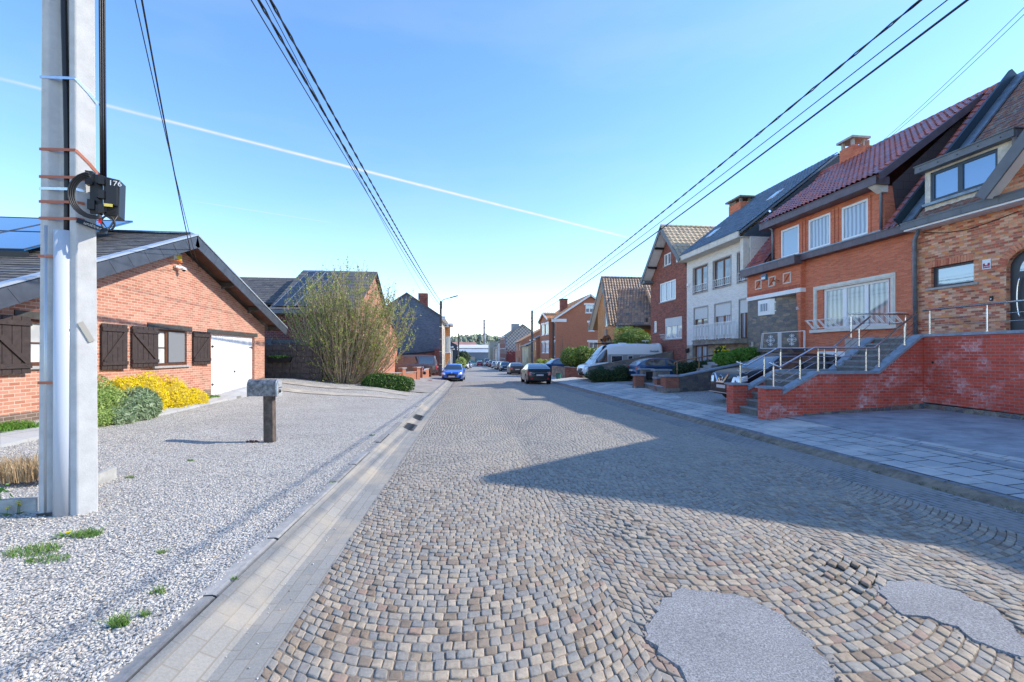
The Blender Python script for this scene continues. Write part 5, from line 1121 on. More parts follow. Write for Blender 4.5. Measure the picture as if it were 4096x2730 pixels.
ROWH = [(131.3, 137, 'white rendered narrow house next in line after the patterned gable house', P('white_render', (.62, .60, .58), .8, ns=1, na=.1), 5.0, 7.2, T_SLT, (2, 2)),
        (137.2, 142, 'pink rendered narrow house far down the right side', P('pink_render', (.46, .20, .19), .8, ns=1, na=.1), 4.6, 6.8, T_SLT, (2, 2)),
        (142.2, 149, 'pale cream terraced house far down the right side', P('pale_render', (.58, .50, .42), .8, ns=1, na=.1), 3.6, 5.6, T_OR, (2, 3)),
        (149.2, 156, 'beige brick terraced house far down the right side', B_CR, 3.4, 5.6, T_OR, (2, 3)),
        (156.2, 163, 'brown brick terraced house far down the right side', B_DARK, 3.2, 5.4, T_SLT, (2, 3)),
        (163.2, 170, 'grey rendered terraced house last before the factory', P('grey_render', (.36, .33, .29), .8, ns=1, na=.1), 4.4, 6.5, T_SLT, (2, 3))]
for a, b, lab, m_, z1, z2, rm, wn in ROWH:
    far_house('terraced_house', lab, 'R', 12.4 + (a - 131) * .036, a, b, z1, z2, m_, rm, wn, 8, cornice=GREY_ST)
q = onY(K(415, 620), 172); q2 = onY(K(580, 600), 172)
ft = root('flat_roofed_building', 'taller beige flat roofed building with a roof rail beside the factory', 'building', (q.x + 3, 174, -2)); mb = MB(); mb.box(q.x, 172, -3, q2.x + 2, 180, q.z); obj('wall', mb, P('beige_render', (.38, .34, .27), .8, ns=.6, na=.15), ft); mb = MB(); mb.box(q.x - .2, 171.8, q.z, q2.x + 2.2, 180, q.z + .25); obj('roof', mb, GREY_ST, ft); mb = MB(); mb.box(q.x + 2.5, 171.95, q.z - 3.6, q.x + 5.5, 171.99, q.z - .8); obj('window', mb, G_DRK, ft)
# ---------------------------------------------------------------- house out of frame whose gable shades the street corner
rN = root('brick_house', 'house just right of the frame seen only by its gable shadow on the road', 'house', (19, -2, 0))
mb = MB(); shellx(mb, 15.4, 24, -5, 2.95, 0, 6.3); mb.poly([(14.7, -.8, 6.3), (14.7, 2.9, 6.3), (14.7, 1.55, 9.0)]); obj('wall', mb, B_MIX, rN)
for a, b in (((2.95, 6.3), (1.55, 9.05)), ((-.8, 6.3), (1.55, 9.05)), ):
    v = Vector((0, b[0] - a[0], b[1] - a[1])); mb = MB(); slab(mb, (14.6, a[0], a[1]), (1, 0, 0), v, 4, v.length, .1); obj('gable_roof', mb, T_BRN, rN)
mb = MB(); v = Vector((4.6, 0, 4.4)); slab(mb, (15., -5, 6.3), (0, 1, 0), v, 7.9, v.length, .12); slab(mb, (24.2, -5, 6.3), (0, 1, 0), Vector((-4.6, 0, 4.4)), 7.9, v.length, .12); obj('roof', mb, T_BRN, rN)
# ================================================================ LEFT SIDE
# ---------------------------------------------------------------- utility pole with fibre box
PO = gp(310, 2076, .15); px0 = PO.x; py0 = PO.y
pl_ = root('utility_pole', 'tall grey concrete utility pole with recessed cable channel beside the gravel forecourt', 'utility pole', (px0 - .2, py0, PO.z))
A1 = gp(405, 2055, .15); A3 = gp(150, 2080, .15)   # back corner of the bright side, left front corner
wS = (A1 - PO); wS.z = 0; wF = (A3 - PO); wF.z = 0
lS, lF = wS.length, wF.length; dS = wS.normalized(); dF = wF.normalized()
def polepts(z):
    k = 1 - .012 * (z - PO.z); c = Vector((px0, py0, 0)) + dS * lS * .5 + dF * lF * .5
    k2 = 1 - .028 * (z - PO.z); k1 = 1 - .010 * (z - PO.z)
    def q(s, f): return c + dS * (s - .5) * lS * k1 + dF * (f - .5) * lF * k2 + Vector((0, 0, z))
    f1 = .20; r_ = .45
    return [q(0, 0), q(0, f1), q(r_, f1 + .05), q(r_, .74), q(0, .79), q(0, 1), q(.9, 1), q(.9, 0)]
mb = MB(); zs = [PO.z - .3, PO.z + .3, 2, 4, 6, 8, 9.4]; vs = []
for z in zs: vs += polepts(z)
mb.add(vs, [(j * 8 + (i + 1) % 8, j * 8 + i, (j + 1) * 8 + i, (j + 1) * 8 + (i + 1) % 8) for j in range(len(zs) - 1) for i in range(8)] + [tuple(range(48, 56))]); obj('shaft', mb, CONC, pl_, bevel=.012)
def pq(s, f, z):                 # point on the pole, s along the bright side, f from the bright edge to the left
    c = Vector((px0, py0, 0)) + dS * lS * .5 + dF * lF * .5; k2 = 1 - .028 * (z - PO.z); k1 = 1 - .010 * (z - PO.z)
    return c + dS * (s - .5) * lS * k1 + dF * (f - .5) * lF * k2 + Vector((0, 0, z))
mb = MB()
for i in range(11):
    z = .6 + i * .72; a = pq(.3, .225, z); mb.tube([a - dF * .006, a + dF * .012], .022, 8)
obj('hole', mb, BLK, pl_)
pvc = P('grey_pvc_duct', (.50, .54, .60), .35)
a = []; zt_ = onY(Q(150, 530), py0).z
mb = MB(); mb.tube([pq(.22, .48, PO.z), pq(.2, .46, 1.), pq(.2, .45, zt_)], .085, 16); obj('cable_duct', mb, pvc, pl_, smooth=True)
mb = MB(); mb.tube([pq(.3, .50 + .06 * math.sin(z * 1.3), z) for z in fr_(zt_ - .1, 9.0, 20)], .026, 8); obj('riser_cable', mb, BLK, pl_, smooth=True)
for k in range(3):
    mb = MB(); mb.tube([pq(1.0, -.02, z) + Vector((.014 * k, .012 * k, 0)) + dF * -.015 for z in fr_(onY(Q(232, 400), py0).z, 9.2, 8)], .010, 6); obj('side_cable', mb, BLK, pl_, smooth=True)
mb = MB(); mb.tube([pq(.12, .86, PO.z + .05), pq(.1, .87, zt_ + .05)], .022, 8); obj('earth_conduit', mb, P('galvanised_tube', (.5, .52, .54), .4, .5), pl_, smooth=True)
for (yy, m_, both) in ((180, STEEL, 1), (345, TAPE, 1), (408, TAPE, 0), (435, STEEL, 0), (465, TAPE, 0), (503, TAPE, 0), (590, TAPE, 2), (880, TAPE, 2), (1182, LINT, 3)):
    z = onY(Q(170, yy), py0).z; mb = MB(); e = .004
    p0 = pq(-.02, 1.01, z); p1 = pq(-.02, .0 if both in (0, 1) else .22, z - .01)
    if both == 2: pts = [p0, pq(-.02, .8, z), pq(-.1, .5, z), pq(.0, .22, z)]
    elif both == 3: pts = [p0, pq(.0, .22, z + .02)]
    else: pts = [p0, pq(-.02, -.01, z), pq(.55 if both else .25, -.01, z - (.10 if both else 0)), pq(1.0, -.02, z - .2)] if both else [p0, pq(-.02, -.01, z), pq(.35, -.012, z)]
    for a, b in zip(pts, pts[1:]): mb.bar(a, b, .006, .028)
    obj('strap', mb, m_, pl_)
# fibre box with number
zc_ = onY(Q(232, 450), py0).z
bx = root('fibre_junction_box', 'black fibre junction box numbered 176 strapped to the concrete utility pole', 'junction box', pq(1., -.1, zc_))
bd = Vector((.93, .30, 0)).normalized(); bn = Vector((-bd.y, bd.x, 0)) * -1; bfr = Fr(tuple(onY(Q(236, 455), py0 - .02).xy) + (0,), bd, (bn.x, bn.y, 0))
u0, z1 = bfr.uv(Q(237, 405)); u1, _ = bfr.uv(Q(281, 420)); z0 = bfr.uv(Q(240, 495))[1]
mb = MB(); P_ = bfr.p; dn = -.19
mb.hexa([P_(u0, z0, 0), P_(u1 - .03, z0, 0), P_(u1 - .03, z0, dn), P_(u0, z0, dn), P_(u0, z1, 0), P_(u1 - .02, z1 - .02, 0), P_(u1 - .02, z1 - .02, dn), P_(u0, z1, dn)])
mb.hexa([P_(u0 + .02, z0 + .10, .0), P_(u1 - .04, z0 + .10, .0), P_(u1 - .03, z0 + .10, .035), P_(u0 + .03, z0 + .10, .035), P_(u0 + .02, z1 - .03, .0), P_(u1 - .03, z1 - .04, .0), P_(u1 - .03, z1 - .04, .035), P_(u0 + .03, z1 - .03, .035)])
body_ = obj('case', mb, BLK, bx, bevel=.008)
for k in range(6): mb = MB(); mb.fbox(bfr, u0 + .03, z0 + .01 + k * .014, -.0, u1 - .06, z0 + .018 + k * .014, .012); obj('cooling_fin', mb, P('matt_black', (.02, .02, .022), .7) if k == 0 else bpy.data.materials['matt_black'], bx)
for k in range(3): mb = MB(); zz = z0 + .05 + k * (z1 - z0) * .36; mb.fbox(bfr, u0 - .055, zz - .02, -.06, u0 + .035, zz + .045, .022); mb.fbox(bfr, u0 - .03, zz - .03, .022, u0 + .02, zz + .055, .035); obj('latch', mb, BLK, bx)
mb = MB(); mb.fbox(bfr, u0 - .13, z0 + .02, -.10, u0 - .03, z1 + .03, -.07); mb.fbox(bfr, u0 - .16, z1 - .09, -.12, u0 - .1, z1 + .05, -.04); mb.fbox(bfr, u0 - .14, z0 + .06, -.10, u0 - .08, z0 + .16, -.03); obj('mounting_plate', mb, BLK, bx)
text('176', .075, wm, bx, P_((u0 + u1) / 2 + .03, z1 - .075, .037), bfr.ud, bfr.n, 'box_number', .001)
mb = MB(); mb.fbox(bfr, u1 - .14, z0 + .085, .036, u1 - .07, z0 + .115, .040); obj('warning_label', mb, P('yellow_label', (.75, .6, .12), .5), bx)
mb = MB(); c_ = P_(u0 - .06, (z0 + z1) / 2 - .03, .035)
for k in range(4): mb.tube([c_ + bfr.ud * (-(.16 + .012 * k) * math.cos(a)) + Vector((0, 0, (.20 + .012 * k) * math.sin(a))) + bfr.n * (.01 * k) for a in fr_(-1.9, 1.4, 14)], .008, 6)
obj('cable_coil', mb, BLK, bx, smooth=True)
mb = MB(); c_ = P_(u0 + .04, z0 - .07, .0); mb.tube([c_ + bfr.ud * (.055 * math.sin(a)) + Vector((0, 0, .075 * math.cos(a) - .01)) for a in fr_(-2.6, 2.9, 16)], .009, 6); mb.tube([c_ + Vector((0, 0, .08)) + bfr.ud * -.06, c_ + bfr.ud * -.05, c_ + bfr.ud * -.0 + Vector((0, 0, -.08)), c_ + bfr.ud * .08 + Vector((0, 0, .08))], .009, 6); obj('drop_cable', mb, BLK, bx, smooth=True)
mb = MB(); mb.fbox(bfr, u0 - .035, z0 - .09, .01, u0 - .01, z0 - .01, .016); obj('red_tag', mb, P('red_tag', (.7, .02, .03), .4), bx)
# name tag on the bright face
tg = root('pole_tag', 'small dark blue name tag reading unifiber on the bright face of the pole', 'tag', pq(.5, -.02, 2.6))
tn = Vector((-dS.y, dS.x, 0)); tn = tn if tn.x > 0 else -tn
tf = Fr(tuple(pq(0, 0, 0).xy) + (0,), dS, tn); ta = onX(Q(190, 508), px0); zt2 = onY(Q(200, 515), py0).z
mb = MB(); du = Vector((dS.x, dS.y, -.24)).normalized(); c0 = tf.p(lS * .60, zt2, .02)
mb.bar(c0 - du * .13, c0 + du * .13, .006, .052, up=Vector((0, 0, 1))); obj('plate', mb, P('tag_navy', (.012, .035, .06), .4), tg)
text('unifiber', .05, wm, tg, c0 + tn * .007, du, tn, 'lettering', .001)
mb = MB(); mb.bar(tf.p(lS * .1, onY(Q(180, 745), py0).z + .02, .003), tf.p(lS * .60, onY(Q(215, 785), py0).z, .003), .05, .004, up=tn); obj('tape_residue', mb, P('tape_residue', (.36, .35, .31), .9), pl_)

# ---------------------------------------------------------------- L0: salmon brick bungalow
XL = -8.2; l0 = root('bungalow', 'salmon brick bungalow with slate roof, brown shutters and white garage door', 'house', (-14, 14, .4))
YL0 = 7.8; fl0 = FL(XL, YL0)
def lr(a, b): return fl0.rect(A(*a), A(*b))
gA = lr((1472, 935), (1773, 1330)); gA = (gA[0], gz(-8.1, 17, .02), gA[2], fl0.uv(A(1472, 932))[1])
w2_ = lr((1068, 897), (1302, 1150)); w1_ = (fl0.uv(A(185, 900))[0], fl0.uv(A(185, 1160))[1], fl0.uv(A(185, 900))[0] + 1.45, fl0.uv(A(185, 828))[1])
ya_, za_ = 14.58, 5.30; yR, zR, yL_, zL_ = 21.8, 2.92, 6.9, 2.20
def l0top(y): return (za_ - (y - ya_) * (za_ - zR) / (yR - ya_) if y > ya_ else za_ - (ya_ - y) * .405) - .32
zg = .1
mb = MB(); wall(mb, fl0, [(0, zg), (20.73 - YL0, zg), (20.73 - YL0, l0top(20.73)), (ya_ - YL0, l0top(ya_)), (0, l0top(YL0))], [gA, w2_, w1_], .14)
mb.quad((XL, 20.73, zg), (-20, 20.73, zg), (-20, 20.73, 3.), (XL, 20.73, 3.)); mb.quad((-20, YL0, zg), (XL, YL0, zg), (XL, YL0, 3.), (-20, YL0, 3.))
obj('wall', mb, B_LEFT, l0)
mb = MB()
for (a, b) in ((YL0, 16.40), (19.79, 20.73)):
    mb.hexa([(XL, a, 0), (XL + .008, a, 0), (XL + .008, b, 0), (XL, b, 0), (XL, a, gz(XL, a, .22)), (XL + .008, a, gz(XL, a, .22)), (XL + .008, b, gz(XL, b, .24)), (XL, b, gz(XL, b, .24))])
obj('plinth', mb, B_PLI, l0)
WFR = P('brown_window_frame', (.11, .045, .022), .45, ns=10, na=.25)
for r in (w1_, w2_):
    o = winfill(l0, fl0, r, WFR, G_BLIND, (.45,), (.5,), depth=.12, fw=.075, bw=.02); sill(l0, fl0, r, GREY_ST, .1, .06, .06)
mb = MB(); r = w2_; um = r[0] + (r[2] - r[0]) * .47; mb.fbox(fl0, um, r[1] + .09, -.055, r[2] - .05, r[3] - .06, -.035); fs_ = obj('fly_screen', mb, P('fly_screen', (.20, .21, .22), .7), l0)
for nm, r in (('a', w1_), ('b', w2_), ('c', gA)):
    mb = MB(); mb.fbox(fl0, r[0] - .25, r[3] + .005, -.02, r[2] + .25, r[3] + .145, .02); obj('lintel', mb, LINT, l0)
# shutters
def shutter(u0, u1, v0, v1, ang, diag, hinge):
    """a board shutter; ang = how far it stands off the wall"""
    hu = u0 if hinge == 'l' else u1; sgn = 1 if hinge == 'l' else -1; W = u1 - u0
    o = fl0.p(hu, 0, .03); d = (fl0.ud * sgn * math.cos(ang) + fl0.n * math.sin(ang)).normalized(); n = Vector((d.y, -d.x, 0)); n = n if n.x > 0 else -n
    fr = Fr(o, d, n); sh = MB(); nb = 5
    for i in range(nb): sh.fbox(fr, W * i / nb + .006, v0, 0, W * (i + 1) / nb - .006, v1, .03)
    sh.fbox(fr, .004, v0 + .006, .006, W - .004, v1 - .006, .02)
    s_ = obj('shutter', sh, WOODB, l0)
    m2 = MB(); m2.fbox(fr, .0, v0 + .10, .031, W, v0 + .19, .055); m2.fbox(fr, .0, v1 - .17, .031, W, v1 - .08, .055)
    a, b = ((.06, v1 - .17), (W - .06, v0 + .19)) if diag else ((.06, v0 + .19), (W - .06, v1 - .17))
    m2.bar(fr.p(a[0], a[1], .043), fr.p(b[0], b[1], .043), .024, .085, up=fr.n) if 0 else m2.bar(fr.p(a[0], a[1], .043), fr.p(b[0], b[1], .043), .085, .024, up=fr.n)
    obj('brace', m2, WOODB, s_)
    m3 = MB()
    for v in (v0 + .145, v1 - .125):
        for u in (.1, W / 2, W - .1): m3.tube([fr.p(u, v, .055), fr.p(u, v, .060)], .010, 6)
    obj('bolt', m3, STEEL, s_)
v0 = w2_[1] - .0; v1 = w2_[3] + .02; uS = lambda x: fl0.uv(A(x, 1000))[0]
shutter(uS(905), uS(1065), v0, v1, .10, 1, 'l'); shutter(uS(1335), uS(1445), v0, v1, .05, 0, 'l')
shutter(w1_[0] - .92, w1_[0] - .02, v0 - .03, v1, .04, 1, 'l'); shutter(uS(862) - .78, uS(862), v0 - .03, v1, .04, 0, 'l')
# garage door
mb = MB(); g_ = gA; n = 26
for i in range(n): mb.fbox(fl0, g_[0] + .03 + (g_[2] - g_[0] - .06) * i / n, g_[1], -.10, g_[0] + .03 + (g_[2] - g_[0] - .06) * (i + .8) / n, g_[3] - .02, -.075)
mb.fbox(fl0, g_[0], g_[1], -.13, g_[2], g_[3], -.10); gd = obj('garage_door', mb, WHT, l0)
for u in (g_[0] + .02, g_[2] - .3):
    for v in (g_[1] + .35, g_[3] - .45): mb = MB(); mb.fbox(fl0, u, v, -.075, u + .28, v + .03, -.06); mb.fbox(fl0, u + .18, v - .03, -.075, u + .2, v + .06, -.06); obj('hinge', mb, BLK, gd)
mb = MB(); mb.tube([fl0.p((g_[0] + g_[2]) / 2 + .1, g_[1] + .75, -.075), fl0.p((g_[0] + g_[2]) / 2 + .1, g_[1] + .75, -.04)], .03, 8); obj('handle', mb, BLK, gd)
# roof
XE = -7.68
for (y0_, z0_, s_) in ((yR, zR, 1), (yL_, za_ - (ya_ - yL_) * .405, -1)):
    v = Vector((0, ya_ - y0_, za_ - z0_)); L = v.length; mb = MB(); slab(mb, (-24, y0_, z0_), (1, 0, 0), v, 24 + XE, L, .10)
    if s_ < 0: tiles(mb, (-19, y0_, z0_ + .01), (1, 0, 0), v, 19 + XE + .02, L, .40, .21, 0, 1, .035)
    obj('roof', mb, T_SLT, l0)
    n = Vector((0, -v.z, v.y)).normalized(); n = n if n.z > 0 else -n
    O = Vector((XE, y0_, z0_)) - n * .34; e = Vector((.03, 0, 0)); mb = MB(); mb.hexa([O, O + v, O + v + e, O + e, O + n * .32, O + v + n * .32, O + v + n * .32 + e, O + n * .32 + e])
    vn = v.normalized(); t_ = .3
    while t_ < L - .1: q = O + vn * t_; mb.bar(q + e + n * .01 + Vector((.003, 0, 0)), q + e + n * .30 + vn * -.12 + Vector((.003, 0, 0)), .004, .012); t_ += .62
    obj('bargeboard', mb, P('blue_grey_slate_board', (.055, .065, .085), .5, ns=3, na=.2) if s_ > 0 else bpy.data.materials['blue_grey_slate_board'], l0)
    O = Vector((XE - .0, y0_, z0_)) + n * .0; mb = MB(); mb.hexa([O + Vector((-.12, 0, 0)) + n * .005, O + v + Vector((-.12, 0, 0)) + n * .005, O + v + Vector((.05, 0, 0)) + n * .005, O + Vector((.05, 0, 0)) + n * .005] + [p + n * .05 for p in (O + Vector((-.12, 0, 0)), O + v + Vector((-.12, 0, 0)), O + v + Vector((.05, 0, 0)), O + Vector((.05, 0, 0)))]); obj('edge_flashing', mb, P('zinc_edge', (.45, .50, .55), .4, .4) if s_ > 0 else bpy.data.materials['zinc_edge'], l0)
    O = Vector((XL - .02, y0_, z0_)) - n * .14; e = Vector((XE - XL + .02, 0, 0)); mb = MB(); mb.hexa([O, O + v, O + v + e, O + e, O + n * .03, O + v + n * .03, O + v + n * .03 + e, O + n * .03 + e]); obj('soffit', mb, SOFF, l0)
    for t_ in ((.09, .36, .64) if s_ > 0 else (.5, .85)):
        q = Vector((XL, y0_, z0_)) + v * t_ - n * .26; mb = MB(); mb.prism([q + Vector((0, 0, .1)), q + Vector((.42, 0, .1)), q + Vector((.42, 0, -.0)), q + Vector((.30, 0, -.06)), q + Vector((.12, 0, -.06)), q + Vector((0, 0, -.14))], (0, .13, 0)); obj('rafter_end', mb, BLK if 0 else LINT, l0)
mb = MB(); x = -24
while x < XE - .5: mb.bar((x, ya_, za_ + .05), (x + .55, ya_, za_ + .05), .28, .05); x += .56
obj('ridge', mb, ZINC, l0)
# solar panels on the near slope
v = Vector((0, ya_ - yL_, .405 * (ya_ - yL_))).normalized(); nn = Vector((0, -v.z, v.y))
sp_ = root('solar_panels', 'blue glass solar panels raised above the near slope of the bungalow roof', 'solar panel', (-12, 12, 4.6))
zt_ = 5.42
for i in range(4):
    x1 = -8.9 - 1.75 * i * .0; 
for i in range(4):
    xr = onY(A(300, 260), 12.9).x if 0 else -9.15 - i * 1.72; o = Vector((xr - 1.7, 10.9, 4.02)); mb = MB()
    vv = Vector((0, 3.3, 1.55)); slab(mb, o, (1, 0, 0), vv, 1.68, vv.length, .04); pn = obj('panel', mb, SOLARB, sp_)
    mb = MB(); n_ = Vector((0, -vv.z, vv.y)).normalized()
    for t_ in (0, .5, 1): mb.bar(o + vv * t_ + n_ * .004, o + vv * t_ + Vector((1.68, 0, 0)) + n_ * .004, .025, .012)
    for xx in (0, 1.68): mb.bar(o + Vector((xx, 0, 0)) + n_ * .004, o + vv + Vector((xx, 0, 0)) + n_ * .004, .025, .012)
    obj('frame', mb, DKM, pn)
mb = MB(); mb.bar((-19, 10.9, 3.85), (-9.1, 10.9, 3.85), .08, .25); obj('mounting_rail', mb, BLK, sp_)
# alarm box, dome camera, plant details
r = fl0.rect(A(1187, 365), A(1246, 436)); al = root('alarm_siren', 'white alarm box with yellow and orange stickers under the bungalow gable', 'alarm', fl0.p(r[0], r[1])); mb = MB(); mb.fbox(fl0, r[0], r[1], 0, r[2], r[3], .09); cs_ = obj('case', mb, OFFW, al)
mb = MB(); mb.fbox(fl0, r[0] + .14, r[1] + .05, .09, r[2] - .02, r[1] + .18, .096); obj('sticker', mb, P('sticker_yellow', (.8, .62, .02), .5), al); mb = MB(); mb.fbox(fl0, r[0] + .08, r[1] - .01, .02, r[2], r[1] + .045, .1); obj('strobe', mb, P('strobe_orange', (.8, .22, .04), .3), al)
q = fl0.uv(A(1235, 478)); dc = root('security_camera', 'small white dome camera on the bungalow wall below the alarm box', 'camera', fl0.p(*q)); mb = MB(); mb.bar(fl0.p(q[0] - .2, q[1] + .02, .05), fl0.p(q[0] + .05, q[1] + .02, .14), .09, .06); mb.cyl(fl0.p(q[0], q[1] - .04, .18), .075, .06, 14, 0, .06); obj('case', mb, WHT, dc); mb = MB(); mb.cyl(fl0.p(q[0], q[1] - .09, .18), .03, .05, 12, 0, .05); obj('dome', mb, BLK, dc)

# ---------------------------------------------------------------- letterbox
MBx = gp(1079, 1776, .15); mz = MBx.z
lb = root('letterbox', 'weathered half round metal letterbox on a brown wooden post in the gravel', 'letterbox', tuple(MBx))
k_ = .0; zt_ = onY(Q(604, 910), MBx.y).z
mb = MB(); hw = .085; mb.hexa([(MBx.x - hw - .015, MBx.y - .05, mz - .1), (MBx.x + hw, MBx.y - .07, mz - .1), (MBx.x + hw, MBx.y + .11, mz - .1), (MBx.x - hw - .015, MBx.y + .11, mz - .1), (MBx.x - hw - .02, MBx.y - .05, zt_), (MBx.x + hw - .01, MBx.y - .07, zt_), (MBx.x + hw - .01, MBx.y + .1, zt_), (MBx.x - hw - .02, MBx.y + .1, zt_)]); obj('post', mb, P('post_timber', (.10, .075, .06), .75, ns=9, na=.45, bump=.3, bs=40), lb, bevel=.006)
ztop = onY(Q(610, 872), MBx.y).z; xl = onY(Q(573, 890), MBx.y).x; xr = onY(Q(640, 890), MBx.y).x; R_ = .10; zb2 = zt_ - .0
sec = [(-.12, 0), (.12, 0)] + [(.12 * math.cos(a), (ztop - zb2 - .10) + .10 * math.sin(a)) for a in fr_(0, pi, 12)]
mb = MB(); dx = Vector((xr - xl, -.06, 0)); mb.prism([(xl, MBx.y + .02 + a, zb2 + b) for a, b in sec], dx)
PLB = P('weathered_black_metal', (.10, .115, .135), .5, .3, ns=14, na=.8, tint=(.15, .155, .165)); bb = obj('box', mb, PLB, lb, bevel=.008)
mb = MB(); e = Vector((xr, MBx.y - .04, zb2)); mb.prism([e + Vector((.004, a * .96, b * .97 + .004)) for a, b in sec], (.035, -.003, 0)); fd_ = obj('flap', mb, P('pale_metal_flap', (.50, .52, .53), .45, .4, ns=10, na=.3), lb, bevel=.006)
mb = MB(); q = e + Vector((.042, 0, .17)); mb.bar(q + Vector((0, -.09, 0)), q + Vector((0, .09, 0)), .02, .012); obj('letter_slot', mb, STEEL, fd_)
ink = P('black_ink', (.01, .01, .012), .6); mb = MB(); q0 = e + Vector((.041, -.07, .09))
pts = []; 
for i in range(26): t_ = i / 25; pts.append(q0 + Vector((0, .13 * t_, .028 * math.sin(i * 1.9) + .012 * math.cos(i * .9))))
mb.tube(pts, .004, 4); mb.tube([q0 + Vector((0, .0, -.05)), q0 + Vector((.0, .01, .06)), q0 + Vector((0, .035, .04)), q0 + Vector((0, .01, .0)), q0 + Vector((0, .04, -.02))], .004, 4); obj('handwriting', mb, ink, fd_)

# ---------------------------------------------------------------- L1: crimson brick house with solar roof behind the shrub
l1 = root('brick_house', 'crimson and orange brick house with a solar panelled roof behind the large shrub', 'house', (-9, 32, 0))
x1 = -5.7; ya, yc_, yb = 26.07, 32.5, 38.9; ze, zp, zf = 4.15, 7.45, 4.3
fl1 = FL(x1, ya); mb = MB(); wall(mb, fl1, [(0, -.5), (yb - ya, -.5), (yb - ya, zf - .1), (yc_ - ya, zp - .1), (0, ze - .1)], [(3.3, 3.3, 4.3, 4.9), (6.6, .6, 8.4, 2.1)], .12); obj('side_wall', mb, BRK('orange_red_brick_2', [(.48, .15, .08), (.56, .20, .11), (.60, .28, .17)], (.5, .34, .26), .2, .065, .012, .5), l1)
for r in ((3.3, 3.3, 4.3, 4.9), (6.6, .6, 8.4, 2.1)): winfill(l1, fl1, r, DKM, G_DRK, (.5,), depth=.1, fw=.06)
mb = MB(); mb.quad((-13, ya, -.5), (x1, ya, -.5), (x1, ya, ze), (-13, ya, ze)); mb.quad((-13, yb, -.5), (-13, ya + .3, -.5), (-13, ya + .3, ze), (-13, yb, ze)); mb.quad((x1, yb, -.5), (-13, yb, -.5), (-13, yb, ze), (x1, yb, ze)); obj('wall', mb, B_LR, l1)
v = Vector((0, yc_ - ya + .3, zp - ze)); L = v.length; xl_ = onY(B(160, 660), ya - .3).x; xt_ = onY(B(475, 297), yc_).x
mb = MB(); O = Vector((xl_, ya - .3, ze)); 
mb.add([O, (x1 + .25, ya - .3, ze), (x1 + .25, yc_, zp), (xt_, yc_, zp), O - Vector((0, 0, .12)), (x1 + .25, ya - .3, ze - .12), (x1 + .25, yc_, zp - .12), (xt_, yc_, zp - .12)], [(0, 1, 2, 3), (4, 7, 6, 5), (0, 4, 5, 1), (1, 5, 6, 2), (0, 3, 7, 4)])
mb.add([(x1 + .25, yc_, zp), (x1 + .25, yb + .3, zf - .1), (xl_, yb + .3, zf - .1), (xt_, yc_, zp)], [(0, 1, 2, 3)]); mb.add([O, (xt_, yc_, zp), (xl_, yb + .3, zf - .1)], [(0, 1, 2)])
rows = 12
for j in range(rows):
    xs0 = xl_ + (xt_ - xl_) * j / rows; pO = O + v * (j / rows); pO.x = xs0; tiles(mb, pO, (1, 0, 0), v, x1 + .25 - xs0, L / rows, .36, L / rows, 0, 1, .03)
obj('roof', mb, T_SL2, l1)
vn = v.normalized(); n_ = Vector((0, -vn.z, vn.y)); s1 = root('solar_panels', 'dark solar panels covering the roof of the house behind the shrub', 'solar panel', (-9, 29, 5.5))
for j in range(3):
    for i in range(8):
        o = O + vn * (.35 + j * 2.2) + n_ * .10; o.x = x1 - 1.9 - (i + 1) * 1.12 + (0)
        if o.x < xl_ + (xt_ - xl_) * (.35 + (j + .3) * 2.15) / L + .1: continue
        mb = MB(); slab(mb, o, (1, 0, 0), vn, 1.08, 2.08, .03); p_ = obj('panel', mb, SOLAR, s1)
        mb = MB(); a, b = o + n_ * .002, o + vn * 2.08 + n_ * .002; e = Vector((1.08, 0, 0))
        for (c, d) in ((a, a + e), (b, b + e), (a, b), (a + e, b + e), (a + e * .5, b + e * .5), ((a + b) / 2, (a + b) / 2 + e)): mb.bar(c, d, .022, .008)
        obj('frame', mb, P('panel_frame', (.45, .48, .50), .35, .5) if not bpy.data.materials.get('panel_frame') else bpy.data.materials['panel_frame'], p_)
mb = MB(); mb.box(xl_ - .1, ya - .5, ze - .22, x1 + .3, ya - .28, ze - .03); mb.box(xl_ - .1, ya - .28, ze - .26, x1 + .25, ya + .3, ze - .2); obj('gutter', mb, P('weathered_gutter', (.20, .21, .22), .6, ns=4, na=.2), l1)
# left volume with its own gable roof
qa = onY(B(40, 525), 31.); mb = MB(); mb.box(-16.5, 30.0, -.5, xl_ + .6, 37, qa.z - .8); obj('left_wing', mb, B_LR, l1)
mb = MB(); vv = Vector((0, 3.5, 2.1)); O2 = Vector((-16.9, 29.6, qa.z - .6)); slab(mb, O2, (1, 0, 0), vv, xl_ + 17.2, vv.length, .12); tiles(mb, O2 + Vector((0, 0, .02)), (1, 0, 0), vv, xl_ + 17.2, vv.length, .36, .3, 0, 1, .03); slab(mb, O2 + vv * 1, (1, 0, 0), Vector((0, 3.5, -2.1)), xl_ + 17.2, vv.length, .12); obj('left_roof', mb, T_SL2, l1)
# lower annex beyond
xq = onX(B(1310, 740), x1 + .02); mb = MB(); mb.box(-10, yb, -.6, x1 - .05, 45.5, 3.2); mb.poly([(x1 - .049, yb, 3.2), (x1 - .049, 45.5, 3.2), (x1 - .049, yb, 5.)]); obj('annex', mb, bpy.data.materials['orange_red_brick_2'], l1)
mb = MB(); vv = Vector((0, -7., 2.)); slab(mb, (-10.2, 45.9, 3.15), (1, 0, 0), vv, 4.6, vv.length, .12); obj('annex_roof', mb, T_SLT, l1)
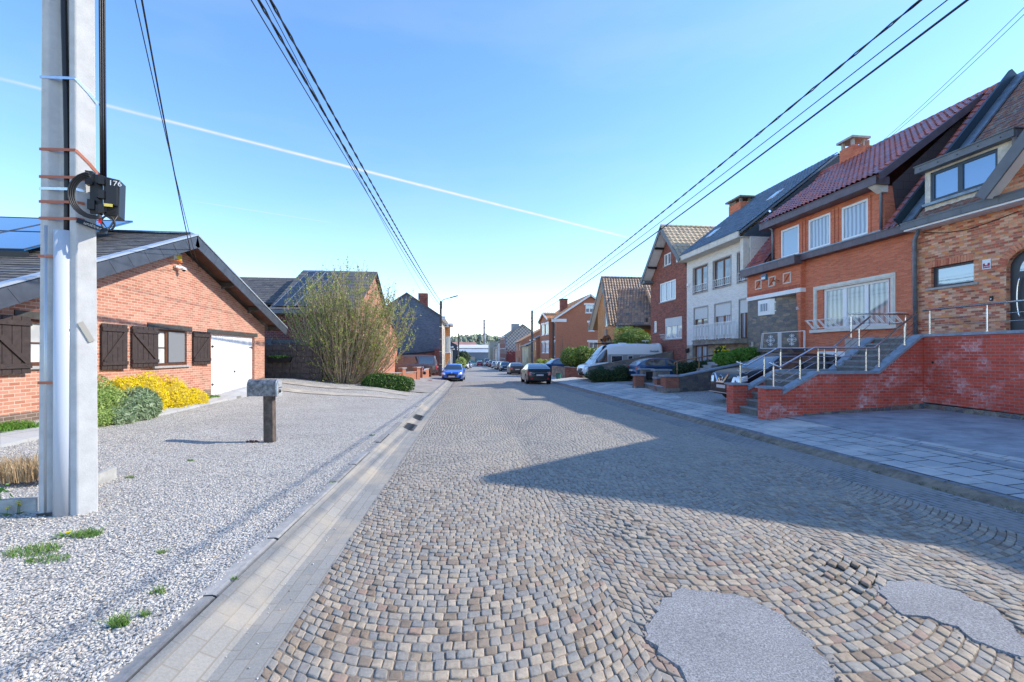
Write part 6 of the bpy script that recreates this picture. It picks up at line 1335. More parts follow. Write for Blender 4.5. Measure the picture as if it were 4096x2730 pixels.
# concrete strip fence with a hanging planter, timber board above
FY = 23.3; fx0, fx1 = -9.3, onY(B(640, 1300), FY).x; zt_ = onY(B(300, 965), FY).z; fn = root('slat_fence', 'dark brown strip fence with dappled shade between garage and shrub', 'fence', (-8, FY, 0)); FM = P('brown_fence_strips', (.095, .072, .062), .8, ns=8, na=.3, rand=.15)
nr = 8; ff = FN(FY, fx0)
for s_ in range(2):
    u0_ = s_ * (fx1 - fx0) / 2; u1_ = (s_ + 1) * (fx1 - fx0) / 2 - .06
    for j in range(nr):
        mb = MB(); z0_ = .0 + (zt_ - .0) * j / nr; z1_ = z0_ + (zt_) / nr - .012; u = u0_
        while u < u1_ - .02: w_ = min(RN.uniform(.16, .26), u1_ - u); mb.fbox(ff, u, z0_ + RN.uniform(0, .015), -.02, u + w_ - .008, z1_ - RN.uniform(0, .05), RN.uniform(.0, .035)); u += w_
        mb.fbox(ff, u0_, z0_, -.03, u1_, z1_ + .01, -.02)
        obj('strip', mb, FM, fn)
for k in range(3): mb = MB(); u = k * (fx1 - fx0) / 2 - .05; mb.fbox(ff, u, -.3, -.06, u + .07, zt_ + .03, .05); obj('post', mb, FM, fn)
hp = root('hanging_planter', 'black trough with green seedlings hooked on the brown strip fence', 'planter', ff.p(1.5, 1.5, .1)); q = onY(B(268, 1075), FY - .1)
mb = MB(); mb.prism([(q.x - .55, q.y + .05, q.z), (q.x - .48, q.y + .05, q.z - .22), (q.x + .5, q.y + .05, q.z - .22), (q.x + .58, q.y + .05, q.z)], (0, -.22, 0)); obj('trough', mb, BLK, hp)
HPQ = q
tb = root('timber_fence', 'grey timber board fence in front of the crimson brick wall above the strip fence', 'fence', (-8, 24.4, 1)); mb = MB(); q0 = onY(B(135, 912), 24.4); q1 = onY(B(430, 960), 24.4)
for k in range(3): m2 = MB(); m2.box(q0.x - 1.5, 24.38, q0.z - .22 - k * .25, q1.x + 1.5, 24.42, q0.z - .02 - k * .25); obj('board', m2, P('grey_timber', (.14, .145, .15), .8, ns=10, na=.25) if not bpy.data.materials.get('grey_timber') else bpy.data.materials['grey_timber'], tb)
for k in range(3): m2 = MB(); xx = q0.x + .2 + k * 2.1; m2.box(xx, 24.3, 0, xx + .14, 24.5, q0.z + .05); obj('post', m2, bpy.data.materials['grey_timber'], tb)
# low brick walls along the pavement
def lowwall(label, p0, p1, h, pil=()):
    rt = root('garden_wall', label, 'wall', tuple(p0)); d = (p1 - p0); L = d.length; fr = Fr((p0.x, p0.y, 0), (d.x, d.y, 0), (d.y, -d.x, 0)); b = p0.z
    mb = MB(); mb.fbox(fr, 0, b - .2, -.22, L, b + h, 0); obj('wall', mb, B_R5, rt); mb = MB(); mb.fbox(fr, -.03, b + h, -.25, L + .03, b + h + .05, .03); obj('coping', mb, GREY_ST, rt)
    for k in pil: mb = MB(); mb.fbox(fr, L * k - .17, b - .2, -.27, L * k + .17, b + h + .3, .05); o = obj('pier', mb, B_R5, rt); mb = MB(); mb.fbox(fr, L * k - .22, b + h + .3, -.32, L * k + .22, b + h + .37, .10); obj('pier_cap', mb, GREY_ST, o)
WP = [gp(*B(1150, 1330), .12), gp(*B(1512, 1305), .12), gp(*B(1540, 1285), .12), gp(*B(1620, 1250), .12)]
lowwall('low salmon brick garden wall behind the clipped box shrub', WP[0], WP[1], .75, (.98, .6))
lowwall('low salmon brick garden wall beside the brown van drive', WP[2], WP[3], .75, (.02, .98))
nb = root('newspaper_tube', 'round grey newspaper tube on the end pier of the low salmon brick wall', 'newspaper tube', tuple(WP[2])); mb = MB(); q = WP[2] + Vector((.22, -.25, .62)); mb.tube([q, q + Vector((-.0, .3, 0))], .13, 14); obj('tube', mb, DKM, nb); mb = MB(); mb.tube([q + Vector((0, -.004, 0)), q + Vector((0, .0, 0))], .09, 14); obj('opening', mb, BLK, nb)
q = onY(B(1545, 1180), WP[2].y + 1); mb = MB(); mb.box(q.x - .12, q.y, q.z - .3, q.x + .12, q.y + .15, q.z + .2); obj('blue_box', mb, P('blue_plastic', (.03, .12, .5), .4), label='small blue and white box standing on the low brick wall', cat='box')
mb = MB(); q = gp(*B(1535, 1300), .1); mb.box(q.x - .1, q.y - .3, q.z - .1, q.x + .8, q.y + .4, q.z + .16); obj('brick_step', mb, B_DARK, label='single brick step at the gap between the low garden walls', cat='step')

# ---------------------------------------------------------------- L2: slate blue gable house and its neighbours
Y2 = 48.; l2 = root('brick_house', 'tall house with slate blue painted brick gable and cream street front', 'house', (-5, 52, 0))
xr_, za2, zp2 = -1.66, 5.63, 7.95; xp = -5.1; xl2 = 2 * xp - xr_; f2g = FN(Y2, xl2)
mb = MB(); wall(mb, f2g, [(0, -1.), (xr_ - xl2, -1.), (xr_ - xl2, za2), (xp - xl2, zp2), (0, za2)], [], .1); obj('gable_wall', mb, B_BLUE, l2)
Y2e = 63.5; ang = .03
fs2 = Fr((xr_, Y2, 0), (ang, 1, 0), (1, -ang, 0)); Ls = 15.; hs = [(1.2, 2.7, 2.4, 4.6), (4.4, 2.7, 5.6, 4.6), (1.2, .0, 2.4, 1.7), (4.4, -.3, 5.6, 1.7), (7.5, -.6, 8.5, 1.6)]
mb = MB(); wall(mb, fs2, [(0, -1.2), (Ls * .53, -1.2), (Ls * .53, za2), (0, za2)], hs, .15); obj('street_front', mb, B_CR, l2)
for r in hs[:4]: winfill(l2, fs2, r, PVC, G_CUR, (.5,), depth=.1, fw=.07)
m2 = MB(); r = hs[4]; m2.fbox(fs2, r[0], r[1], -.14, r[2], r[3], -.08); obj('door', m2, WHT, l2)
for sgn, xa in ((1, xr_ + .15), (-1, xl2 - .15)):
    v = Vector((xp - xa, 0, zp2 - za2 + .08)); mb = MB(); slab(mb, (xa, Y2 - .12, za2 + .06), (0, 1, 0), v, 8.2, v.length, .12); obj('roof', mb, T_OR if 0 else T_RB, l2)
mb = MB(); mb.fbox(fs2, .1, za2 - .25, 0, Ls * .53, za2 + .05, .5); obj('cornice', mb, WHT, l2)
mb = MB(); mb.box(xp + 1., Y2 + 2, zp2 - 1.2, xp + 2., Y2 + 3.2, zp2 + .35); obj('chimney', mb, B_DARK, l2)
mb = MB(); mb.add([(xl2, Y2 - .16, -1), (xr_ - .25, Y2 - .16, -1), (xr_ - .25, Y2 - .16, onY(T(810, 895), Y2).z), (xl2, Y2 - .16, onY(T(190, 955), Y2).z + .4 - .6)], [(0, 1, 2, 3)]); mb.box(xr_ - .6, Y2 - .3, -1, xr_ - .05, Y2 + .002, onY(T(780, 845), Y2).z); obj('lower_wall', mb, B_DARK, l2)
mb = MB(); a = Vector((xl2, Y2 - .10, onY(T(190, 955), Y2).z - .2)); b = Vector((xr_ - .3, Y2 - .1, onY(T(810, 885), Y2).z)); mb.bar(a, b, .25, .16); obj('lean_to_flashing', mb, BLK, l2)
mb = MB(); mb.box(xr_ - .02, Y2 - .25, -1, xr_ + .12, Y2 + .15, onY(T(800, 850), Y2).z); obj('pale_pier', mb, OFFW, l2)
# bay-fronted house next door
b0 = fs2.p(Ls * .53, 0); l3_ = far_house('brick_house', 'narrow brown brick house with a projecting upper bay window beside the blue gable house', 'L', b0.x + .02, b0.y + .02, b0.y + 7.5, 5.2, 6.6, B_CR, T_SLT, (2, 2), 8)
fb = FL(b0.x + .62, b0.y + 1.2); mb = MB(); mb.box(b0.x, b0.y + 1.2, 1.2, b0.x + .62, b0.y + 5.4, 1.9); mb.box(b0.x, b0.y + 1.2, 3.9, b0.x + .62, b0.y + 5.4, 5.3); mb.hexa([(b0.x, b0.y + 1.2, .2), (b0.x + .02, b0.y + 1.2, .2), (b0.x + .02, b0.y + 5.4, .2), (b0.x, b0.y + 5.4, .2), (b0.x, b0.y + 1.2, 1.2), (b0.x + .6, b0.y + 1.2, 1.2), (b0.x + .6, b0.y + 5.4, 1.2), (b0.x, b0.y + 5.4, 1.2)]); bay = obj('bay', mb, B_ORNG, l3_)
mb = MB(); mb.box(b0.x, b0.y + 1.25, 1.9, b0.x + .58, b0.y + 5.35, 3.9); obj('bay_window', mb, G_CUR, bay); mb = MB()
for yy in (1.2, 3.2, 5.3): mb.box(b0.x + .52, b0.y + yy, 1.9, b0.x + .62, b0.y + yy + .1, 3.9)
mb.box(b0.x + .0, b0.y + 1.15, 1.85, b0.x + .66, b0.y + 5.45, 1.95); obj('bay_frame', mb, WHT, bay)
mb = MB(); mb.box(b0.x, b0.y + .6, 5.3, b0.x + 1.0, b0.y + 6, 5.5); obj('bay_cornice', mb, WHT, bay)
def fx(y): return xr_ + ang * (y - Y2)
for y0_, y1_, lab, wm_, z1_, zt__, rm in ((71.2, 78, 'low cream terraced house beyond the projecting bay window', P('cream_render2', (.5, .45, .38), .85, ns=1, na=.1), 2.9, 4.6, T_SLT), (78.2, 84, 'low white terraced house on the left beyond the cream one', WHT, 2.6, 4.2, T_SLT), (108, 116, 'dark gabled house on the left before the factory', P('dark_side_wall', (.05, .055, .065), .8, ns=1, na=.2), 3.6, 5.6, T_SL2), (118, 126, 'low brown house on the left before the factory', B_DARK, 2.4, 4., T_SLT), (127, 133, 'pink rendered low house on the left before the factory', bpy.data.materials['pink_render'], 1.6, 2.8, T_SLT)):
    far_house('terraced_house', lab, 'L', fx(y0_) , y0_, y1_, z1_, zt__, wm_, rm, (2 if z1_ > 2.6 else 1, 2), 7, cornice=WHT)

# ---------------------------------------------------------------- factory, chimney and hills at the end of the street
fa = root('factory_hall', 'grey blue factory hall with pale metal roof closing the end of the street', 'factory', (5, 196, -2.5))
YF_ = 188.; qa = onY(K(0, 835), YF_); q1 = onY(K(418, 835), YF_); zbx = -3.6; FM2 = P('blue_grey_cladding', (.17, .20, .25), .7, ns=.3, na=.1)
mb = MB(); mb.box(-22, YF_, zbx, q1.x, YF_ + 30, qa.z); obj('wall', mb, FM2, fa)
mb = MB(); zr1 = onY(K(200, 765), YF_ + 6).z; slab(mb, (-22, YF_ - .4, qa.z), (1, 0, 0), Vector((0, 7, zr1 - qa.z)), q1.x + 22.3, 7.6, .2); obj('lower_roof', mb, P('pale_metal_roof', (.42, .46, .50), .5, .3, ns=.2, na=.15), fa)
zr2 = onY(K(200, 700), YF_ + 14).z; mb = MB(); mb.box(-22, YF_ + 7, qa.z - 1, q1.x + 1, YF_ + 8, zr1 + .35); obj('clerestory', mb, DKM, fa); mb = MB(); slab(mb, (-22, YF_ + 7, zr1 + .4), (1, 0, 0), Vector((0, 9, zr2 - zr1)), q1.x + 23, 9.6, .2); obj('upper_roof', mb, P('light_roof_sheets', (.55, .55, .54), .6, ns=.3, na=.1), fa)
a = onY(K(0, 930), YF_ - .1); b = onY(K(103, 1085), YF_ - .1); mb = MB(); mb.box(a.x - 1, YF_ - .12, zbx, b.x, YF_ + .1, a.z); obj('roller_door', mb, BRK('beige_slats', [(.42, .36, .30)], (.34, .29, .24), 20, .3, .03, .2, dirt=.1), fa)
a = onY(K(108, 985), YF_ - .25); mb = MB(); mb.box(a.x, YF_ - .3, zbx, q1.x + .3, YF_ + .1, a.z); lw = obj('brick_base', mb, B_DARK, fa)
mb = MB(); gq = onY(K(210, 1035), YF_ - .32)
for k, ph in enumerate((0, 1.3, 2.2, 3.4)): mb.tube([gq + Vector((-7 + 12 * t_ + .5 * math.sin(9 * t_ + ph), 0, .8 * math.sin(22 * t_ + ph) + .2 * k - .3)) for t_ in fr_(0, 1, 24)], .13, 4)
obj('graffiti', mb, P('graffiti_cyan', (.06, .32, .38), .7), lw)
f3_ = root('factory_hall', 'rusty red roofed factory hall behind the pale metal roof', 'factory', (-4, 230, -3)); a = onY(K(0, 625), 225.); mb = MB(); mb.box(-40, 225, -4, 6, 260, a.z - 1.5); obj('wall', mb, B_DARK, f3_); mb = MB(); slab(mb, (-40, 224, a.z - 2.3), (1, 0, 0), Vector((0, 14, 2.6)), 50, 14.2, .3); obj('roof', mb, P('rusty_roof', (.34, .16, .12), .8, ns=.15, na=.3), f3_)
YCk = 215.; qc = onY(K(302, 165), YCk); rc = (onY(K(328, 400), YCk).x - onY(K(276, 400), YCk).x) / 2; cb = onY(K(302, 700), YCk).z - 6
cm = root('factory_chimney', 'tall grey steel factory chimney with ring joints beyond the hall', 'chimney', (qc.x, YCk, cb)); mb = MB(); mb.cyl((qc.x, YCk, cb), rc * 1.05, qc.z - cb, 20, 0, rc * .95); obj('shaft', mb, P('chimney_steel', (.22, .25, .30), .55, .4, ns=.5, na=.35, tint=(.4, .36, .34)), cm, smooth=True)
for t_ in (.2, .45, .64, .8, 1): mb = MB(); mb.cyl((qc.x, YCk, cb + (qc.z - cb) * t_ - .15), rc * 1.1, .2, 20); obj('ring', mb, DKM, cm)
# hills and the wood on them
def hill(name, x0, x1, y0, y1, hf, mat):
    mb = MB(); nx, ny = 40, 12; vs = []
    for j in range(ny + 1):
        for i in range(nx + 1):
            x = x0 + (x1 - x0) * i / nx; y = y0 + (y1 - y0) * j / ny; k = math.sin(pi * min(1, j / ny * 1.0) * .5)
            vs.append((x, y, -4 + hf(x) * k))
    mb.add(vs, [(j * (nx + 1) + i, j * (nx + 1) + i + 1, (j + 1) * (nx + 1) + i + 1, (j + 1) * (nx + 1) + i) for j in range(ny) for i in range(nx)]); obj(name, mb, mat, kind='structure')
hf = lambda x: 23 + 4 * math.sin(x * .012 + 1) + 3 * math.sin(x * .04)
hill('hills', -700, 900, 520, 860, lambda x: hf(x) * (1 if x < 140 else max(.3, 1 - (x - 140) / 400)), P('hill_green', (.06, .08, .035), .95, ns=.02, na=.3))
WOOD1 = LEAF('distant_wood', [(.16, .20, .14), (.20, .25, .16), (.24, .27, .18), (.27, .26, .20), (.15, .18, .14)], .1, .9)  # greens paled to put distance haze into the colour
mb = MB()
for i in range(2300):
    x = RN.uniform(-330, 420); j = RN.random() ** .7; y = 530 + 330 * j; z = -4 + hf(x) * (1 if x < 140 else max(.3, 1 - (x - 140) / 400)) * math.sin(pi * j * .5); r_ = RN.uniform(3.2, 6.5); h_ = RN.uniform(4, 9)
    b = []; 
    for k in range(3):
        cx_, cy_, cz_ = x + RN.uniform(-.5, .5) * r_, y, z + h_ * .5 + RN.uniform(-.2, .5) * h_; rr = r_ * RN.uniform(.5, .9)
        pts = [(cx_ + rr * a * RN.uniform(.7, 1.2), cy_ + rr * b_ * RN.uniform(.7, 1.2), cz_ + rr * c * RN.uniform(.7, 1.3)) for a, b_, c in ((1, 0, 0), (-1, 0, 0), (0, 1, 0), (0, -1, 0), (0, 0, 1), (0, 0, -1))]
        mb.add(pts, [(0, 2, 4), (2, 1, 4), (1, 3, 4), (3, 0, 4), (2, 0, 5), (1, 2, 5), (3, 1, 5), (0, 3, 5)])
obj('distant_wood', mb, WOOD1, label='far off wooded hillside beyond the factory', cat='woodland', kind='stuff')
# ================================================================ VEHICLES
def PAINT(name, col, metal=.35): 
    t = NT(name); b = t.b; b.inputs['Base Color'].default_value = tuple(col) + (1,); b.inputs['Metallic'].default_value = metal; b.inputs['Roughness'].default_value = .28
    b.inputs['Coat Weight'].default_value = 1. if max(col) > .05 else .35; b.inputs['Coat Roughness'].default_value = .03; return t.m
LAMP = P('clear_lamp_glass', (.75, .78, .8), .12, .3, coat=1)
REDL = P('red_lamp_glass', (.45, .01, .01), .15, coat=1)
PLATE = P('number_plate', (.62, .55, .54), .5); CHROME = P('chrome', (.75, .76, .78), .12, 1.)
DARKP = P('dark_trim', (.015, .015, .017), .5); RIM = P('alloy_rim', (.42, .43, .45), .3, .9); UNDER = P('underbody', (.008, .008, .008), .9)
def cr(tab, x):                  # smooth profile lookup
    xs = [p[0] for p in tab]
    if x <= xs[0]: return tab[0][1]
    if x >= xs[-1]: return tab[-1][1]
    i = max(k for k in range(len(xs) - 1) if xs[k] <= x); p0 = tab[max(i - 1, 0)]; p1 = tab[i]; p2 = tab[i + 1]; p3 = tab[min(i + 2, len(tab) - 1)]
    h = p2[0] - p1[0]; t = (x - p1[0]) / h
    m1 = (p2[1] - p0[1]) / max(1e-6, p2[0] - p0[0]) * h; m2 = (p3[1] - p1[1]) / max(1e-6, p3[0] - p1[0]) * h
    return (2 * t ** 3 - 3 * t * t + 1) * p1[1] + (t ** 3 - 2 * t * t + t) * m1 + (-2 * t ** 3 + 3 * t * t) * p2[1] + (t ** 3 - t * t) * m2
KIND = {
 'coupe': dict(top=[(0, .40), (.012, .47), (.04, .53), (.14, .60), (.30, .655), (.6, .69), (.86, .73), (.96, .72), (.99, .66), (1, .45)], roof=[(.30, .66), (.38, .82), (.46, .95), (.56, 1.), (.70, .97), (.84, .84), (.93, .73)], w=[(0, .80), (.02, .90), (.07, .97), (.2, 1), (.8, 1), (.95, .95), (1, .86)], wh=(.18, .81), rear=.93),
 'sedan': dict(top=[(0, .40), (.012, .47), (.04, .53), (.14, .60), (.28, .65), (.6, .69), (.84, .72), (.955, .72), (.99, .67), (1, .45)], roof=[(.28, .655), (.36, .83), (.43, .95), (.54, 1.), (.68, .98), (.78, .89), (.88, .73)], w=[(0, .80), (.02, .90), (.07, .97), (.2, 1), (.8, 1), (.95, .95), (1, .86)], wh=(.19, .80), rear=.88),
 'hatch': dict(top=[(0, .38), (.012, .46), (.04, .53), (.13, .60), (.25, .66), (.6, .68), (.88, .70), (.97, .69), (.99, .62), (1, .42)], roof=[(.25, .66), (.33, .83), (.41, .95), (.52, 1.), (.78, .97), (.90, .86), (.965, .70)], w=[(0, .80), (.02, .90), (.07, .97), (.2, 1), (.8, 1), (.95, .95), (1, .88)], wh=(.19, .80), rear=.96),
 'suv': dict(top=[(0, .38), (.010, .50), (.03, .56), (.12, .62), (.24, .66), (.6, .66), (.90, .68), (.975, .67), (.992, .60), (1, .42)], roof=[(.24, .66), (.31, .82), (.39, .95), (.52, 1.), (.80, .97), (.90, .89), (.97, .70)], w=[(0, .82), (.02, .92), (.06, .98), (.2, 1), (.8, 1), (.95, .96), (1, .90)], wh=(.19, .79), rear=.965),
 'cross': dict(top=[(0, .38), (.010, .50), (.03, .56), (.12, .62), (.26, .66), (.6, .68), (.88, .74), (.965, .74), (.99, .66), (1, .44)], roof=[(.26, .67), (.34, .83), (.42, .95), (.54, 1.), (.70, .98), (.84, .87), (.945, .745)], w=[(0, .82), (.02, .92), (.06, .98), (.2, 1), (.8, 1), (.95, .96), (1, .90)], wh=(.19, .80), rear=.94),
 'mpv': dict(top=[(0, .32), (.012, .42), (.05, .47), (.13, .51), (.2, .54), (.6, .56), (.9, .56), (.985, .56), (.995, .5), (1, .4)], roof=[(.13, .51), (.22, .74), (.31, .93), (.38, 1.), (.9, .985), (.965, .93), (.993, .60)], w=[(0, .85), (.02, .93), (.06, .98), (.2, 1), (.9, 1), (.98, .97), (1, .93)], wh=(.17, .79), rear=.99),
 'van': dict(top=[(0, .24), (.010, .34), (.04, .39), (.10, .43), (.16, .46), (.5, .50), (.9, .50), (.99, .50), (.997, .45), (1, .3)], roof=[(.10, .43), (.15, .56), (.21, .75), (.26, .88), (.31, .96), (.38, 1.), (.92, 1.), (.985, .97), (.998, .6)], w=[(0, .84), (.02, .92), (.05, .98), (.15, 1), (.95, 1), (.99, .98), (1, .95)], wh=(.16, .75), rear=.995),
}
def car(kind, label, cat, pos, head, L, W, H, paint, name='parked_car', group=None, detail=2, cabcol=None, wr=.33, extra=None):
    kd = KIND[kind]; rt = root(name, label, cat, tuple(pos), group, rz=head, world=False)
    hw = W / 2; nx = int(L / (.05 if detail == 2 else .11)); zl0 = .13 * H if kind not in ('van', 'mpv') else .11 * H; xw = [kd['wh'][0] * L, kd['wh'][1] * L]; ra = wr + .055
    tall = kind in ('van', 'mpv')
    st = []
    for i in range(nx + 1):
        x = L * i / nx
        if i in (0, nx): pass
        st.append(x)
    st = [0, .012 * L / 2] + [x for x in st if .02 < x < L - .03] + [L - .012 * L / 2, L]
    rings = []
    for x in st:
        f = x / L; zb = zl0 + (.05 * H if f < .02 or f > .98 else 0); zB = cr(kd['top'], f) * H; w = cr(kd['w'], f) * hw
        ro = kd['roof']; zR = cr(ro, f) * H if ro[0][0] < f < ro[-1][0] else 0; zR = max(zR, zB + .03 * (1 if .02 < f < .97 else .3)); g = min(1, max(0, (zR - zB - .03) / (.27 * H)))
        za = zb
        for c in xw:
            d = abs(x - c)
            if d < ra: za = max(za, math.sqrt(ra * ra - d * d) + wr * .98 - .02)
        tp = (.09 if tall else .17) * g
        low = [(0, zb), (.55 * w, zb), (.80 * w, max(zb, za - .0)), (.965 * w, max(zb + .02, za)), (.99 * w, max(zb + .08, za + .01))]
        z0 = low[-1][1]; hgt = zB - z0
        mid = []
        for k, ww in ((.16, 1.), (.32, 1.005), (.48, .995), (.62, 1.), (.75, .992), (.87, .975), (.95, .955)): mid.append((ww * w, z0 + hgt * k))
        dz = zR - zB
        up = [(.93 * w, zB), ((.925 - tp * .35) * w, zB + dz * .28), ((.915 - tp * .7) * w, zB + dz * .56), ((.90 - tp) * w, zB + dz * .80), ((.86 - tp * 1.15) * w, zB + dz * .93), ((.72 - tp) * w, zB + dz * .985), ((.40 - tp * .3) * w, zB + dz), (0, zR + .004)]
        rings.append(low + mid + up)
    NR = len(rings[0]); jb = 12           # jb: belt row index
    V = []; idx = {}
    def vert(i, j, s):
        y, z = rings[i][j]
        if y == 0: s = 0
        k = (i, j, s)
        if k not in idx: idx[k] = len(V); V.append((L / 2 - st[i], s * y, z))
        return idx[k]
    paintf, glassf, underf = [], [], []
    def isglass(f0, f1, j):
        fm = (f0 + f1) / 2; ro = kd['roof']; r0, r1 = ro[0][0], ro[-1][0]; zR = cr(ro, fm); zB = cr(kd['top'], fm)
        rs = next(p[0] for p in ro if p[1] >= .94); re = max(p[0] for p in ro if p[1] >= .96)
        if jb <= j <= jb + 2:            # side glass
            if tall and kind == 'van': return r0 + .02 < fm < .30 and zR - zB > .12 and not (.148 < fm < .160) and j > jb - 1
            if (zR - zB) < .09: return False
            if kind == 'mpv': return (.2 < fm < .37 or .395 < fm < .64 or .665 < fm < .93) 
            if r0 + .03 < fm < r1 - .035: return not (abs(fm - (rs + .13)) < .012 or (kind in ('suv', 'hatch', 'sedan', 'cross') and abs(fm - (rs + .345)) < .010))
        if j >= jb + 4:
            if r0 + .006 < fm < rs - .012: return True
            if re + .015 < fm < r1 - .008 and kind != 'van': return True
        return False
    for s in (1, -1):
        for i in range(len(st) - 1):
            for j in range(NR - 1):
                q = [vert(i, j, s), vert(i + 1, j, s), vert(i + 1, j + 1, s), vert(i, j + 1, s)]
                if s < 0: q.reverse()
                if j >= jb and isglass(st[i] / L, st[i + 1] / L, j): glassf.append(tuple(q))
                elif j < 2: underf.append(tuple(q))
                else: paintf.append(tuple(q))
    # end caps as strips across the car
    capn = 10; caps = []
    for i, e in ((0, 1), (len(st) - 1, -1)):
        g = []
        for j in range(NR):
            y, z = rings[i][j]; row = []
            for c in range(capn + 1):
                t = c / capn * 2 - 1; bulge = (1 - t * t) * .05
                if abs(t) == 1 or y == 0: row.append(vert(i, j, 1 if t > 0 else -1) if abs(t) == 1 else vert(i, j, 1))
                else:
                    V.append((L / 2 - st[i] + e * bulge, y * t, z)); row.append(len(V) - 1)
            g.append(row)
        for j in range(NR - 1):
            for c in range(capn):
                a = [g[j][c], g[j][c + 1], g[j + 1][c + 1], g[j + 1][c]]; a = [k for n_, k in enumerate(a) if k not in a[:n_]]
                if len(a) > 2: caps.append(tuple(a if e > 0 else reversed(a)))
    paintf += caps
    def build(nm, faces, mat, par, off=0, smooth=True):
        if not faces: return None
        use = sorted({k for f in faces for k in f}); mp = {k: n_ for n_, k in enumerate(use)}
        mb = MB(); mb.v = [V[k] for k in use]; mb.f = [tuple(mp[k] for k in f) for f in faces]; mb.m = [0] * len(faces)
        if off:
            n_ = [Vector((0, 0, 0)) for _ in mb.v]
            for f in mb.f:
                a, b, c = [Vector(mb.v[k]) for k in f[:3]]; q = (b - a).cross(c - b)
                for k in f: n_[k] += q
            mb.v = [tuple(Vector(v) + (m_.normalized() * off if m_.length > 0 else m_)) for v, m_ in zip(mb.v, n_)]
        return obj(nm, mb, mat, par, smooth=smooth)
    body = build('body', paintf, paint, rt); build('underbody', underf, UNDER, rt)
    # separate glass regions
    def ctr(f): a = [V[k] for k in f]; return (sum(p[0] for p in a) / len(a), sum(p[1] for p in a) / len(a), sum(p[2] for p in a) / len(a))
    fr_x = L / 2 - next(p[0] for p in kd['roof'] if p[1] >= .94) * L
    ws_, rs_, sl, sr_ = [], [], [], []
    for f in glassf:
        c = ctr(f)
        top = any(abs(V[k][1]) < .6 * hw for k in f)
        if top or c[2] > 9: (ws_ if c[0] > 0 else rs_).append(f)
        else: (sl if c[1] > 0 else sr_).append(f)
    # keep the band next to the pillars with the screens
    build('windscreen', ws_, G_CAR, rt); build('rear_window', rs_, G_CAR, rt); build('side_window', sl, G_CAR, rt); build('side_window', sr_, G_CAR, rt)
    # wheels
    for c in xw:
        for s in (1, -1):
            x = L / 2 - c; y = s * (hw - .115); m = MB(); m.tube([(x, y - s * .11, wr), (x, y + s * .075, wr), (x, y + s * .10, wr)], [wr, wr, wr * .94], 22); ty = obj('wheel', m, RUB, rt, smooth=False)
            m = MB(); m.tube([(x, y + s * .09, wr), (x, y + s * .106, wr)], [wr * .66, wr * .62], 18)
            r_ = obj('rim', m, DARKP if detail == 2 else RIM, ty)
            if detail == 2:
                m = MB()
                for k in range(5):
                    a = k * 2 * pi / 5 + .3; m.bar((x, y + s * .112, wr), (x + math.cos(a) * wr * .62, y + s * .108, wr + math.sin(a) * wr * .62), .05, .012, up=Vector((0, 1, 0)))
                m.tube([(x + math.cos(a) * wr * .64, y + s * .108, wr + math.sin(a) * wr * .64) for a in fr_(0, 2 * pi, 20)], .014, 5, cap=False); obj('spokes', m, RIM, ty)
            m = MB(); m.tube([(x, y - s * .14, wr), (x, s * (hw - .02), wr)], [ra - .01, ra - .01], 18, cap=False); obj('wheel_arch', m, UNDER, rt)
    allf = paintf
    def region(nm, pred, mat, off=.006):
        fs = [f for f in allf if pred(*ctr(f))]
        return build(nm, fs, mat, rt, off)
    hl = .52 * H if not tall else .40 * H
    for s in (1, -1):
        region('headlight', lambda x, y, z: x > L / 2 - (.09 if tall else .075) * L and s * y > .56 * hw and hl - .10 * H < z < hl + .005 * H, LAMP)
        region('tail_light', lambda x, y, z: x < -L / 2 + (.02 if tall else .045) * L and s * y > (.86 if tall else .58) * hw and (.30 if tall else .50) * H < z < (.52 if tall else .60) * H, REDL)
    if kind != 'cross' or 1: region('grille', lambda x, y, z: x > L / 2 - .02 * L and abs(y) < .5 * hw and .30 * H < z < .43 * H if not tall else x > L / 2 - .02 * L and abs(y) < .55 * hw and .2 * H < z < .31 * H, DARKP)
    region('lower_grille', lambda x, y, z: x > L / 2 - .02 * L and abs(y) < .78 * hw and .16 * H < z < .23 * H, DARKP, .007)
    region('rear_bumper_trim', lambda x, y, z: x < -L / 2 + .012 * L and abs(y) < .9 * hw and z < .27 * H, DARKP, .007)
    m = MB(); m.box(L / 2 + .045, -.26, .30 * H - .05, L / 2 + .062, .26, .30 * H + .06); obj('number_plate', m, PLATE, rt)
    m = MB(); zp_ = .46 * H if kind in ('sedan', 'cross', 'coupe', 'hatch') else .40 * H; m.box(-L / 2 - .066, -.26, zp_ - .06, -L / 2 - .045, .26, zp_ + .05); obj('number_plate', m, PLATE, rt)
    mx = L / 2 - (kd['roof'][0][0] + .055) * L; mz_ = cr(kd['top'], kd['roof'][0][0] + .05) * H
    for s in (1, -1):
        m = MB(); y = s * hw * .95; k_ = 1.6 if kind == 'van' else 1
        m.hexa([(mx - .05, y, mz_ + .03), (mx + .06, y, mz_ + .03), (mx + .04, y + s * .2, mz_ + .05), (mx - .05, y + s * .2, mz_ + .05), (mx - .05, y, mz_ + .07), (mx + .06, y, mz_ + .07), (mx + .03, y + s * .2, mz_ + .05 + .12 * k_), (mx - .05, y + s * .2, mz_ + .05 + .12 * k_)]); obj('mirror', m, paint if kind != 'van' else DARKP, rt, bevel=.01)
    if detail == 2 and not tall:
        for s in (1, -1):
            for f in (.50, .70):
                m = MB(); x = L / 2 - L * f; m.box(x - .09, s * hw * .985, mz_ - .12, x + .09, s * (hw + .018), mz_ - .095); obj('door_handle', m, paint, rt)
                m = MB(); m.box(x - .16 + .28, s * (hw * 1.0 - .002), zl0 + .12, x - .154 + .28, s * (hw * 1.0 + .0035), mz_ - .02); obj('door_gap', m, UNDER, rt)
    if extra: extra(rt, L, hw, H)
    return rt
